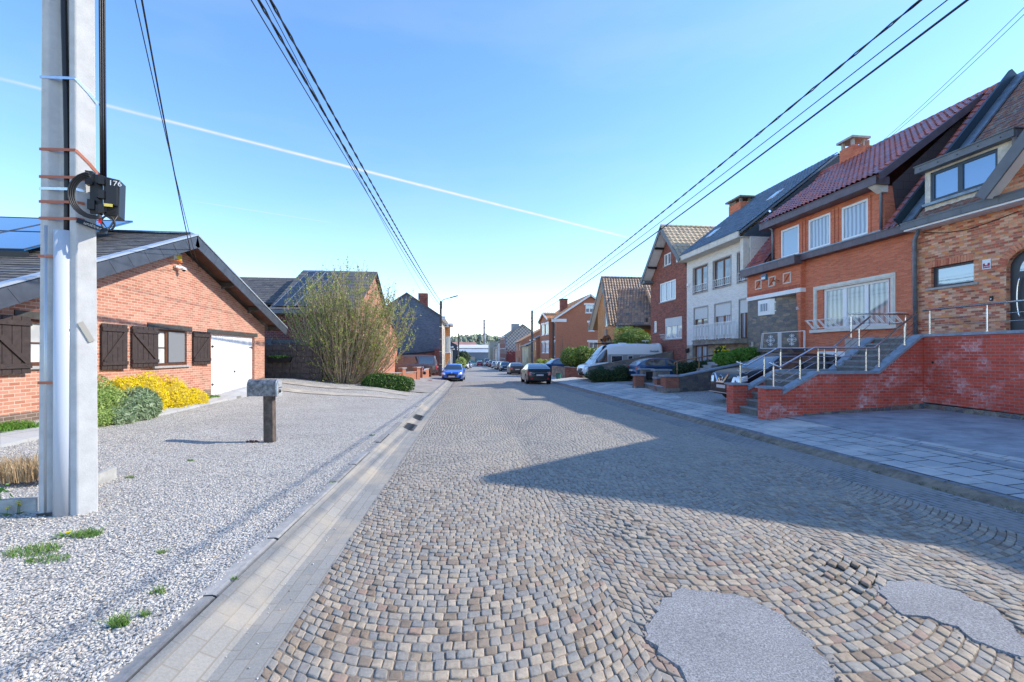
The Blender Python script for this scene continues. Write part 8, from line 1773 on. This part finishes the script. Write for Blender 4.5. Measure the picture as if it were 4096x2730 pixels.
obj('gutter_weeds', mb, LEAF('mossy_weeds', [(.04, .09, .02), (.08, .14, .03), (.13, .17, .05)], .2), label='weeds and moss growing along the right kerb', cat='weeds', kind='stuff')
mb = MB(); rn = random.Random(13)
for k in range(500):
    y = rn.uniform(5.6, 9.6); x = -7.75 - rn.random() * .35; blades(mb, (x, y, gz(x, y, .04)), .06, 8, .12, .02, 1.2, k, .3)
for k in range(260):
    y = rn.uniform(12.9, 16.2); x = -7.75 - rn.random() * .3; blades(mb, (x, y, gz(x, y, .03)), .06, 7, .07, .02, 1.2, k + 900, .3)
obj('bed_ground_cover', mb, L_BRI, label='green ground cover in the bungalow flower bed', cat='ground cover', kind='stuff')
mb = MB(); leafcloud(mb, 260, HPQ + Vector((0, -.1, .02)), (.5, .1, .09), .06, seed=4); obj('planter_seedlings', mb, L_BRI, label='green and white seedlings filling the hanging trough', cat='plant')
# ================================================================ RIGHT SIDE GARDEN WALLS, FURNITURE, CABLES
def swall(label, p0, p1, h0, h1, th, mat, cap=BLUE_ST, name='garden_wall', co=.06, base0=None):
    """wall from p0 to p1 with tops at absolute heights h0,h1"""
    rt = root(name, label, 'wall', tuple(p0)); d = Vector((p1[0] - p0[0], p1[1] - p0[1], 0)); L = d.length; d.normalize(); n = Vector((-d.y, d.x, 0)) * th; a = Vector((p0[0], p0[1], 0)); b = Vector((p1[0], p1[1], 0)); Z = lambda v, z: Vector((v.x, v.y, z)); g0 = p0[2] - .3
    mb = MB(); mb.hexa([Z(a, g0), Z(b, g0), Z(b + n, g0), Z(a + n, g0), Z(a, h0), Z(b, h1), Z(b + n, h1), Z(a + n, h0)]); obj('wall', mb, mat, rt)
    o = n.normalized() * .04; mb = MB(); mb.hexa([Z(a - o, h0), Z(b - o, h1), Z(b + n + o, h1), Z(a + n + o, h0), Z(a - o, h0 + co), Z(b - o, h1 + co), Z(b + n + o, h1 + co), Z(a + n + o, h0 + co)]); obj('coping', mb, cap, rt); return rt
# wall between the campervan and the blue estate
Yw = 30.9; a = onY(D(503, 1215), Yw); b = onY(D(1275, 1092), Yw); m = onY(D(830, 1140), Yw)
swall('long grey rubble stone wall sloping up beside the campervan', (a.x, Yw, gz(a.x, Yw)), (15.35, Yw, 0), a.z, b.z, .3, S_GREY, S_GREY, co=.03)
mbx = root('letterbox', 'dark green letterbox on the low end of the sloping stone wall', 'letterbox', tuple(onY(D(590, 1220), Yw - .1))); q = onY(D(590, 1222), Yw - .1); mb = MB(); mb.prism([(q.x - .22, q.y, q.z - .22), (q.x + .22, q.y, q.z - .22), (q.x + .22, q.y, q.z + .05), (q.x + .14, q.y, q.z + .14), (q.x - .14, q.y, q.z + .14), (q.x - .22, q.y, q.z + .05)], (0, -.14, 0)); obj('box', mb, P('dark_green_paint', (.01, .06, .05), .4), mbx)
# entrance pillars of the white house
def pillar(label, xa, xb, ytop, Y, mat, depth=.4, base=None, sub=None):
    a = onY(D(xa, ytop), Y); b = onY(D(xb, ytop), Y); g = gz(a.x, Y) - .2; rt = root('gate_pillar', label, 'pillar', (a.x, Y, gz(a.x, Y))); mb = MB(); mb.box(a.x + .03, Y, g, b.x - .03, Y + depth, a.z - .07); obj('shaft', mb, mat, rt); mb = MB(); mb.box(a.x - .06, Y - .06, a.z - .07, b.x + .06, Y + depth + .06, a.z); obj('cap', mb, BLUE_ST, rt)
    if sub: mb = MB(); mb.box(a.x - .01, Y - .03, g, b.x + .01, Y + depth + .01, g + sub); obj('stone_base', mb, S_GREY, rt)
    return rt, a, b
GPi = gp(*D(1160, 1440), .17); YG = GPi.y
B_PIL = BRK('orange_red_pillar_brick', [(.34, .10, .06), (.42, .14, .08), (.30, .085, .055)], (.30, .20, .15), .2, .055, .011, .8, dirt=.5)
Y1_ = gp(*D(1165, 1437), .17).y; pillar('broad red brick pillar where the slate topped stone wall begins', 1100, 1210, 1278, Y1_, B_PIL, .55, sub=.42)
Y2_ = gp(*D(1068, 1420), .17).y; pillar('narrow red brick pillar left of the broad one', 1030, 1112, 1293, Y2_, B_PIL, .3, sub=.30)
pillar('stone pillar standing behind the narrow red brick pillar', 1024, 1140, 1232, Y2_ + .9, S_GREY, .4)
Y3_ = gp(*D(895, 1395), .17).y; pillar('red brick pillar at the far end of the low stone threshold', 862, 936, 1272, Y3_, B_PIL, .35, sub=.30)
_, a, b = pillar('stone pillar carrying the black letterbox', 918, 1004, 1226, Y3_ + .5, S_GREY, .4); pbx = root('letterbox', 'black slotted letterbox fixed to the stone pillar', 'letterbox', tuple(onY(D(985, 1280), Y3_ + .4)))
q0, q1 = onY(D(952, 1250), Y3_ + .45), onY(D(1004, 1310), Y3_ + .45); mb = MB(); mb.box(q0.x, Y3_ + .35, q1.z, q1.x, Y3_ + .5, q0.z); obj('case', mb, BLK, pbx)
for k in range(4): mb = MB(); z = q1.z + (q0.z - q1.z) * (.2 + .18 * k); mb.box(q0.x + .06, Y3_ + .34, z, q1.x - .05, Y3_ + .352, z + .03); obj('slot', mb, DKM, pbx)
a = onY(D(900, 1385), Y3_); b = onY(D(1100, 1420), Y1_); swall('low stone threshold wall between the brick pillars', (a.x + .3, Y3_ + .1, gz(a.x, Y3_)), (b.x, Y1_ + .2, 0), gz(a.x, Y3_) + .22, gz(b.x, Y1_) + .24, .35, S_GREY)
a = onY(D(1205, 1283), Y1_ + .05); b = onY(D(1764, 1172), Y1_ + .3); c = onY(D(1500, 1222), Y1_ + .2)
swall('dark stone wall with blue stone coping rising beside the black car', (a.x, Y1_ + .05, gz(a.x, Y1_)), (b.x + 1.2, Y1_ + .45, 0), a.z - .06, b.z + .16, .3, S_DARK)
# garden steps and rusty handrail
a = onY(D(1430, 1200), 23.6); gs = root('garden_steps', 'two pale stone garden steps leading to the white house', 'steps', (a.x, 23.5, a.z - .5))
for k in range(3): mb = MB(); z = a.z - .16 + k * .17; mb.box(a.x - .3 + k * .35, 23.3, z - .5, a.x + 1.9, 24.3, z); obj('step', mb, GREY_ST, gs)
RUST = P('rusty_tube', (.40, .20, .10), .7, .2, ns=15, na=.35); rh = root('garden_handrail', 'rusty tubular handrail along the path of the white house', 'railing', tuple(onY(D(1192, 1270), 22.)))
p = [onY(D(1170, 1195), 22.), onY(D(1172, 1178), 22.), onY(D(1200, 1168), 22.2), onY(D(1365, 1138), 22.6), onY(D(1480, 1118), 22.9)]; mb = MB(); mb.tube(p, .03, 8); obj('handrail', mb, RUST, rh, smooth=True)
for (x, y, yb, Y) in ((1192, 1172, 1272, 22.05), (1365, 1140, 1243, 22.6)): mb = MB(); t = onY(D(x, y), Y); b = onY(D(x, yb), Y); mb.tube([t, b - Vector((0, 0, .2))], .028, 8); obj('post', mb, RUST, rh, smooth=True)
rh = root('garden_handrail', 'upper rusty handrail rising towards the porch railing of the red house', 'railing', tuple(onY(D(1500, 1130), 22.)))
p = [onY(D(1440, 1130), 23.), onY(D(1590, 1090), 22.7), onY(D(1750, 1035), 22.2)]; mb = MB(); mb.tube(p, .03, 8); mb.tube([q - Vector((0, 0, .45)) for q in p[1:]], .015, 6); obj('handrail', mb, RUST, rh, smooth=True); mb = MB(); t = onY(E(607, 1310), 21.7); mb.tube([t, t - Vector((0, 0, 1.3))], .05, 8); obj('post', mb, P('cream_post', (.55, .48, .40), .8, ns=10, na=.2), rh)
lq = onY(E(318, 1370), 22.3 * 1.27); l_ = root('wall_lantern', 'black wall lantern beside the basement door of the white house', 'lamp', tuple(f2.p(du[2] + .55, zdt - .25))); mb = MB(); mb.cyl(f2.p(du[2] + .55, zdt - .5, .15), .09, .28, 6, 0, .13); mb.bar(f2.p(du[2] + .55, zdt - .2, .15), f2.p(du[2] + .55, zdt - .2, 0), .03); obj('case', mb, BLK, l_)
# walls in front of the laurel bush and further
Yl = 38.5; a = onY(D(228, 1212), Yl); b = onY(D(425, 1225), 37.0)
S_TAN = STONE('tan_rubble_stone', [(.34, .26, .18), (.40, .32, .23), (.28, .21, .15), (.24, .20, .16)], (.26, .21, .16), 2.4, 4.5)
pA = gp(*D(210, 1290), .15); pB = gp(*D(312, 1305), .15); pC = gp(*D(425, 1305), .15)
swall('tan rubble stone garden wall left of the brick garden wall and behind the green bin', tuple(pA), tuple(pB), onY(D(225, 1208), pA.y).z, onY(D(312, 1215), pB.y).z, .3, S_TAN, S_TAN, co=.02)
swall('short red brown brick garden wall beside the campervan drive', tuple(pB), (pC.x + .3, pC.y, pC.z), onY(D(312, 1212), pB.y).z, onY(D(420, 1226), pC.y).z, .3, B_DARK, GREY_ST, co=.05)
swall('dark low wall under the sunlit hedge', (onY(K(1410, 1100), 56).x, 56, gz(11, 56)), (onY(K(2000, 1100), 50).x, 50, 0), onY(K(1500, 1100), 56).z, onY(K(1900, 1060), 50).z, .3, S_DARK, S_DARK, co=.02)
q = gp(2234, 1518, .12); gb = root('waste_bin', 'open green plastic tub standing on the pavement by the tan wall', 'bin', tuple(q)); H_ = onY(Cc(1675, 1235), q.y).z - q.z; R_ = (onY(Cc(1710, 1300), q.y).x - onY(Cc(1640, 1300), q.y).x) / 2
mb = MB(); mb.tube([q, q + Vector((0, 0, H_))], [R_ * .78, R_ * .95], 18); obj('tub', mb, P('green_plastic', (.015, .14, .11), .5), gb); mb = MB(); mb.tube([q + Vector((0, 0, H_ - .05)), q + Vector((0, 0, H_))], [R_ * 1.04, R_ * 1.06], 18); obj('rim', mb, bpy.data.materials['green_plastic'], gb)
# ---------------------------------------------------------------- street lamps and right pole
WPM = P('weathered_pole', (.14, .12, .105), .8, ns=4, na=.3)
def lamp_pole(label, base, ztop, lamp=None, w0=.26, w1=.17, mat=WPM, name='street_lamp', cat='street lamp'):
    rt = root(name, label, cat, tuple(base)); x, y, z = base; mb = MB(); mb.hexa([(x - w0 / 2, y - .1, z - .3), (x + w0 / 2, y - .1, z - .3), (x + w0 / 2, y + .1, z - .3), (x - w0 / 2, y + .1, z - .3), (x - w1 / 2, y - .07, ztop), (x + w1 / 2, y - .07, ztop), (x + w1 / 2, y + .07, ztop), (x - w1 / 2, y + .07, ztop)]); obj('pole', mb, mat, rt)
    for k in range(5): mb = MB(); zz = z + 1.2 + k * 1.25; mb.box(x - w0 * .48, y - .11, zz, x + w0 * .48, y + .11, zz + .03); obj('strap', mb, STEEL, rt)
    mb = MB(); mb.tube([(x + w1 * .2, y - .12, ztop - 2.2), (x - .02, y - .14, ztop - .1)], .05, 6); obj('cable_bundle', mb, BLK, rt)
    if lamp:
        pts = [Vector(p) for p in lamp]; mb = MB(); mb.tube(pts, .035, 8); ar = obj('arm', mb, P('galvanised_arm', (.14, .18, .22), .5, .5) if not bpy.data.materials.get('galvanised_arm') else bpy.data.materials['galvanised_arm'], rt, smooth=True)
        d = (pts[-1] - pts[-2]).normalized(); mb = MB(); mb.bar(pts[-1] - d * .05, pts[-1] + d * .75, .26, .08); obj('lamp_head', mb, DKM, rt)
    return rt
b1 = gp(1763, 1500, .12); b1 = Vector((b1.x, b1.y - 4.6, 0)); b1 = gp(1763, 1500, .12); y1 = 46.2; X1 = onY((1763, 1400), y1).x; base1 = Vector((X1, y1, gz(X1, y1))); zt1 = onY(T(826, 100), y1).z
def oy(x, y, Y): return onY(T(x, y), Y)
lamp_pole('nearer street lamp on a concrete pole against the slate blue gable', base1, zt1, [oy(852, 220, y1), oy(852, 110, y1), oy(880, 75, y1), oy(990, 45, y1)], .30, .2)
y2 = 82.; X2 = onY(T(1113, 1000), y2).x; lamp_pole('farther street lamp on the left before the dark hedge', Vector((X2, y2, gz(X2, y2))), oy(1113, 605, y2).z, [oy(1122, 640, y2), oy(1125, 600, y2), oy(1150, 582, y2), oy(1190, 575, y2)], .3, .2)
y3 = 52.; X3 = onY(Cc(1343, 800), y3).x; z3 = onY(Cc(1340, 447), y3).z; lamp_pole('dark utility pole behind the black crossover on the right pavement', Vector((X3, y3, gz(X3, y3))), z3, None, .30, .2, name='utility_pole', cat='utility pole')
q = gp(*K(430, 1060)); q = onY(K(430, 1010), 150); rs_ = root('road_sign', 'small red and white triangular road sign far down the right side', 'sign', (q.x, 150, gz(q.x, 150))); mb = MB(); mb.tube([(q.x, 150, gz(q.x, 150)), (q.x, 150, q.z)], .06, 6); obj('pole', mb, STEEL, rs_); mb = MB(); s_ = .75; mb.prism([(q.x - s_, 149.9, q.z + s_ * .7), (q.x + s_, 149.9, q.z + s_ * .7), (q.x, 149.9, q.z - s_ * .7)], (0, .05, 0)); pp = obj('plate', mb, REDL, rs_); mb = MB(); s_ = .42; mb.prism([(q.x - s_, 149.88, q.z + s_ * .75), (q.x + s_, 149.88, q.z + s_ * .75), (q.x, 149.88, q.z - s_ * .45)], (0, .015, 0)); obj('white_field', mb, WHT, pp)
# ---------------------------------------------------------------- overhead cables
def cable(label, p0, p1, sag, r, n=28, twist=0, name='overhead_cable', group=None):
    p0, p1 = Vector(p0), Vector(p1); mb = MB(); N = n if not twist else n * 5
    base = [p0.lerp(p1, t) - Vector((0, 0, sag * 4 * t * (1 - t))) for t in fr_(0, 1, N)]
    if twist:
        for ph in (0, pi): 
            L = (p1 - p0).length; mb.tube([b + Vector((math.cos(k / N * L / .55 * pi + ph) * r * .8, 0, math.sin(k / N * L / .55 * pi + ph) * r * .8)) for k, b in enumerate(base)], r * .75, 4)
    else: mb.tube(base, r, 5)
    return obj(name, mb, BLK, label=label, cat='cable', smooth=True, group=group)
T1 = Vector((X1, y1 - .1, zt1 - .05)); 
def thru(px, py, Y): return onY(Q(px, py), Y)
# left bundle: from the lamp pole back over the photographer's left
for lab, (x0, yn), dz, sg, r, tw_ in (('thick twisted cable, rightmost of the left overhead cables', (628, 0), .0, .25, .020, 1), ('thick twisted cable, second of the left overhead cables', (601, 0), -.45, .25, .020, 1), ('thin cable left of the two thick left overhead cables', (583, 0), -.9, .2, .010, 0)):
    Yn = 7.2; a = thru(x0, yn, Yn); d = (a - (T1 + Vector((0, 0, dz)))); p = a + d * .10; cable(lab, p, T1 + Vector((0, 0, dz)), sg, r, 30, tw_)
cable('thin cable running on from the lamp pole chimney side of the left overhead cables', thru(590, 0, 7.4) + Vector((-.05, -2, .4)), Vector((onY(B(1635, 645), 56).x, 56, onY(B(1635, 645), 56).z)), .3, .008)
# service drops to the bungalow
wallp = Vector((-8.18, 15.0, 4.35)); q = onX(A(1385, 475), -8.15); q2 = onX(A(1345, 430), -8.15)
for lab, px, tgt, r in (('black service cable from the pole top to the bungalow gable', 328, q2, .012), ('thin grey service cable beside the black one reaching the bungalow gable', 313, q, .007)):
    a = thru(px, 0, 6.4); d = (a - tgt) * .12; cable(lab, a + d, tgt, .18, r)
# right bundle
T3 = Vector((X3, y3, z3 - .15))
for lab, px, dz, r, tw_ in (('thick twisted cable, uppermost of the right overhead cables', 2092, 0, .020, 1), ('thin cable between the two thick right overhead cables', 2152, -.25, .010, 0), ('thick cable, lowest of the right overhead cables', 2190, -.5, .020, 0)):
    a = thru(px, 0, 6.2); t = T3 + Vector((0, 0, dz)); cable(lab, a + (a - t) * .12, t, .35 if px != 2190 else .45, r, 30, tw_)
for k in range(2): cable(['upper thin cable sloping down right from the red roof chimney', 'lower thin cable sloping down right from the red roof chimney'][k], thru(2353, 18 + 16 * k, 10.) , onX(F(540 + 20 * k, 638), 19.8), .1, .008)
cable('house wire from the right utility pole to the large orange-red house', T3 + Vector((0, 0, -1)), Vector((XB5 - .2, yb1 - .3, zl5 - .3)), .3, .02)
for k in range(2): cable(['upper distant cable running on beyond the right utility pole', 'lower distant cable running on beyond the right utility pole'][k], T3 + Vector((0, 0, -.6 - k * .4)), Vector((12., 113.5, 5.9 - .4 * k)), .6, .02)
mb = MB()
for k in range(5): mb.bar(T3 + Vector((-.05, -.1, -.1 - k * .32)), T3 + Vector((.35, -.15, -.1 - k * .32)), .04)
obj('insulator_bracket', mb, BLK, label='row of black cable brackets near the top of the right utility pole', cat='bracket')
# ---------------------------------------------------------------- rubber kerb ramps
for k, (p, lab) in enumerate((((930, 983), 'nearer black rubber kerb ramp lying in the left gutter'), ((954, 961), 'farther black rubber kerb ramp touching the nearer one'))):
    q = gp(*Q(*p), .02); y0_ = q.y - .45; rt = root('kerb_ramp', lab, 'kerb ramp', tuple(q), 'rubber kerb ramps'); mb = MB(); 
    for j in range(1):
        ys_ = (y0_, y0_ + .88); x0_ = lambda y: xc(y) + KL + .005
        mb.hexa([(x0_(ys_[0]), ys_[0], zr(ys_[0])), (x0_(ys_[0]) + .34, ys_[0], zr(ys_[0])), (x0_(ys_[1]) + .34, ys_[1], zr(ys_[1])), (x0_(ys_[1]), ys_[1], zr(ys_[1])), (x0_(ys_[0]), ys_[0], zr(ys_[0]) + .11), (x0_(ys_[0]) + .33, ys_[0], zr(ys_[0]) + .02), (x0_(ys_[1]) + .33, ys_[1], zr(ys_[1]) + .02), (x0_(ys_[1]), ys_[1], zr(ys_[1]) + .11)])
    bd_ = obj('ramp', mb, P('worn_rubber', (.06, .065, .07), .7, ns=12, na=.4) if not k else bpy.data.materials['worn_rubber'], rt); mb = MB()
    for j in range(5): y = y0_ + .1 + j * .17; mb.bar((xc(y) + KL + .05, y, zr(y) + .10), (xc(y) + KL + .30, y, zr(y) + .036), .03, .014)
    obj('grip_ridge', mb, RUB, rt)
q = gp(*Q(405, 1562), .0); mb = MB(); mb.prism([(q.x - .08, q.y - .05, gz(q.x, q.y, .004)), (q.x + .10, q.y + .02, gz(q.x, q.y, .004)), (q.x + .02, q.y + .05, gz(q.x, q.y, .004))], (0, 0, .012)); obj('rubber_scrap', mb, RUB, label='dark scrap of rubber lying in the left gutter at the bottom edge', cat='litter')
# tyre marks in the road near the blue car
# ---------------------------------------------------------------- condensation trails
def trail(label, a, b, w0, w1, alt, dens):
    A_ = ray(*Q(*a)); B_ = ray(*Q(*b)); A_ *= alt / A_.z; B_ *= alt / B_.z; d = (B_ - A_).normalized(); s = d.cross(Vector((0, 0, 1))).normalized(); mb = MB(); N = 40; me_ = []
    vs = []; rn = random.Random(4)
    for i in range(N + 1):
        t = i / N; p = A_.lerp(B_, t); w = w0 + (w1 - w0) * t
        for k in (-1, -.4, 0, .4, 1): vs.append(p + s * w * (k + rn.uniform(-.06, .06)))
    mb.add(vs, [(i * 5 + k, i * 5 + k + 1, (i + 1) * 5 + k + 1, (i + 1) * 5 + k) for i in range(N) for k in range(4)])
    o = obj('condensation_trail', mb, None, kind='structure'); me = o.data; uv = me.uv_layers.new(name='UVMap')
    for p in me.polygons:
        for li in p.loop_indices: vi = me.loops[li].vertex_index; uv.data[li].uv = ((vi // 5) / N, (0, .3, .5, .7, 1)[vi % 5])
    t = NT(label); t.n.remove(t.b); u = t.N('ShaderNodeUVMap', uv_map='UVMap'); sp = t.N('ShaderNodeSeparateXYZ'); t.L(u.outputs[0], sp.inputs[0])
    v = t.math('SUBTRACT', 1., t.math('MULTIPLY', t.math('ABSOLUTE', t.math('SUBTRACT', sp.outputs[1], .5)), 2.)); v = t.math('POWER', v, 1.3)
    mp = t.N('ShaderNodeMapping'); mp.inputs['Scale'].default_value = (60, 2.5, 1); t.L(u.outputs[0], mp.inputs[0]); nz = t.N('ShaderNodeTexNoise', i_Scale=1., i_Detail=4.); t.L(mp.outputs[0], nz.inputs[0])
    k = t.math('MULTIPLY', t.math('MULTIPLY', v, t.math('ADD', t.math('MULTIPLY', nz.outputs[0], .9), .25)), dens)
    e_ = t.ramp(sp.outputs[0], [(0, (.35,) * 3), (.3, (1,) * 3), (.9, (.9,) * 3), (1, (.0,) * 3)]); k = t.math('MULTIPLY', k, e_)
    em = t.N('ShaderNodeEmission', n_1=1.0); em.inputs[0].default_value = (.97, .98, 1, 1); tr = t.N('ShaderNodeBsdfTransparent'); m = t.N('ShaderNodeMixShader'); t.L(k, m.inputs[0]); t.L(tr.outputs[0], m.inputs[1]); t.L(em.outputs[0], m.inputs[2]); t.L(m.outputs[0], t.out.inputs[0])  # white glow given to the trail in place of sunlight on it
    me.materials.clear(); me.materials.append(t.m); o.visible_shadow = True
trail('long_trail', (-60, 165), (1470, 553), 38, 55, 1500, 1.5)
trail('short_trail', (440, 462), (775, 514), 40, 24, 3000, .8)
# ---------------------------------------------------------------- sky, sun, camera
AZ, EL = math.radians(1.), math.radians(37.8)      # sun: azimuth from +X towards +Y
w = bpy.data.worlds.new('World'); SC.world = w; w.use_nodes = True
nt = w.node_tree; bg = nt.nodes['Background']; sk = nt.nodes.new('ShaderNodeTexSky'); sk.sky_type = 'NISHITA'
sk.sun_disc = False; sk.sun_elevation = EL; sk.sun_rotation = pi / 2 - AZ; sk.air_density = 1.0; sk.dust_density = .1; sk.ozone_density = 1.6; sk.altitude = 50
def mulc(src, c):
    m = nt.nodes.new('ShaderNodeMix'); m.data_type = 'RGBA'; m.blend_type = 'MULTIPLY'; m.inputs[0].default_value = 1; m.inputs[7].default_value = c + (1,); nt.links.new(src, m.inputs[6]); return m.outputs[2]
gm = nt.nodes.new('ShaderNodeGamma'); gm.inputs[1].default_value = .92
hs = nt.nodes.new('ShaderNodeHueSaturation'); hs.inputs['Saturation'].default_value = 1.27; hs.inputs['Hue'].default_value = .505
nt.links.new(mulc(sk.outputs[0], (.35, .345, .34)), gm.inputs[0]); nt.links.new(gm.outputs[0], hs.inputs['Color'])
nz = nt.nodes.new('ShaderNodeTexNoise'); nz.inputs['Scale'].default_value = 1.6; nz.inputs['Detail'].default_value = 6; tc = nt.nodes.new('ShaderNodeTexCoord'); mp = nt.nodes.new('ShaderNodeMapping'); mp.inputs['Scale'].default_value = (1, 1.5, 4.5); nt.links.new(tc.outputs['Generated'], mp.inputs[0]); nt.links.new(mp.outputs[0], nz.inputs[0])
cr_ = nt.nodes.new('ShaderNodeMapRange'); cr_.inputs[1].default_value = .48; cr_.inputs[2].default_value = .85; cr_.inputs[4].default_value = .25; nt.links.new(nz.outputs[0], cr_.inputs[0])
mh = nt.nodes.new('ShaderNodeMix'); mh.data_type = 'RGBA'; nt.links.new(cr_.outputs[0], mh.inputs[0]); nt.links.new(mulc(hs.outputs[0], (.94, .945, .985)), mh.inputs[6]); mh.inputs[7].default_value = (.75, .85, .95, 1); nt.links.new(mh.outputs[2], bg.inputs[0]); bg.inputs[1].default_value = 1.13
sl = bpy.data.lights.new('sun', 'SUN'); sl.energy = 5.9; sl.angle = math.radians(.53); sl.color = (1, .92, .80)
so = bpy.data.objects.new('sun', sl); COL.objects.link(so)
dv = Vector((math.cos(EL) * math.cos(AZ), math.cos(EL) * math.sin(AZ), math.sin(EL))); so.rotation_euler = (-dv).to_track_quat('-Z', 'Y').to_euler(); so.location = dv * 60
cd = bpy.data.cameras.new('camera'); cam = bpy.data.objects.new('camera', cd); COL.objects.link(cam)
cam.location = (0, 0, CH); cam.rotation_euler = (pi / 2, 0, -YAW); cd.sensor_width = 36; cd.lens = 36 * FPX / 4096
cd.shift_y = (CY - 1365) / 4096; cd.clip_end = 30000; cd.clip_start = .05; SC.camera = cam
SC.view_settings.view_transform = 'Standard'; SC.view_settings.look = 'None'; SC.view_settings.exposure = 0
SC.render.resolution_x = 1024; SC.render.resolution_y = 682
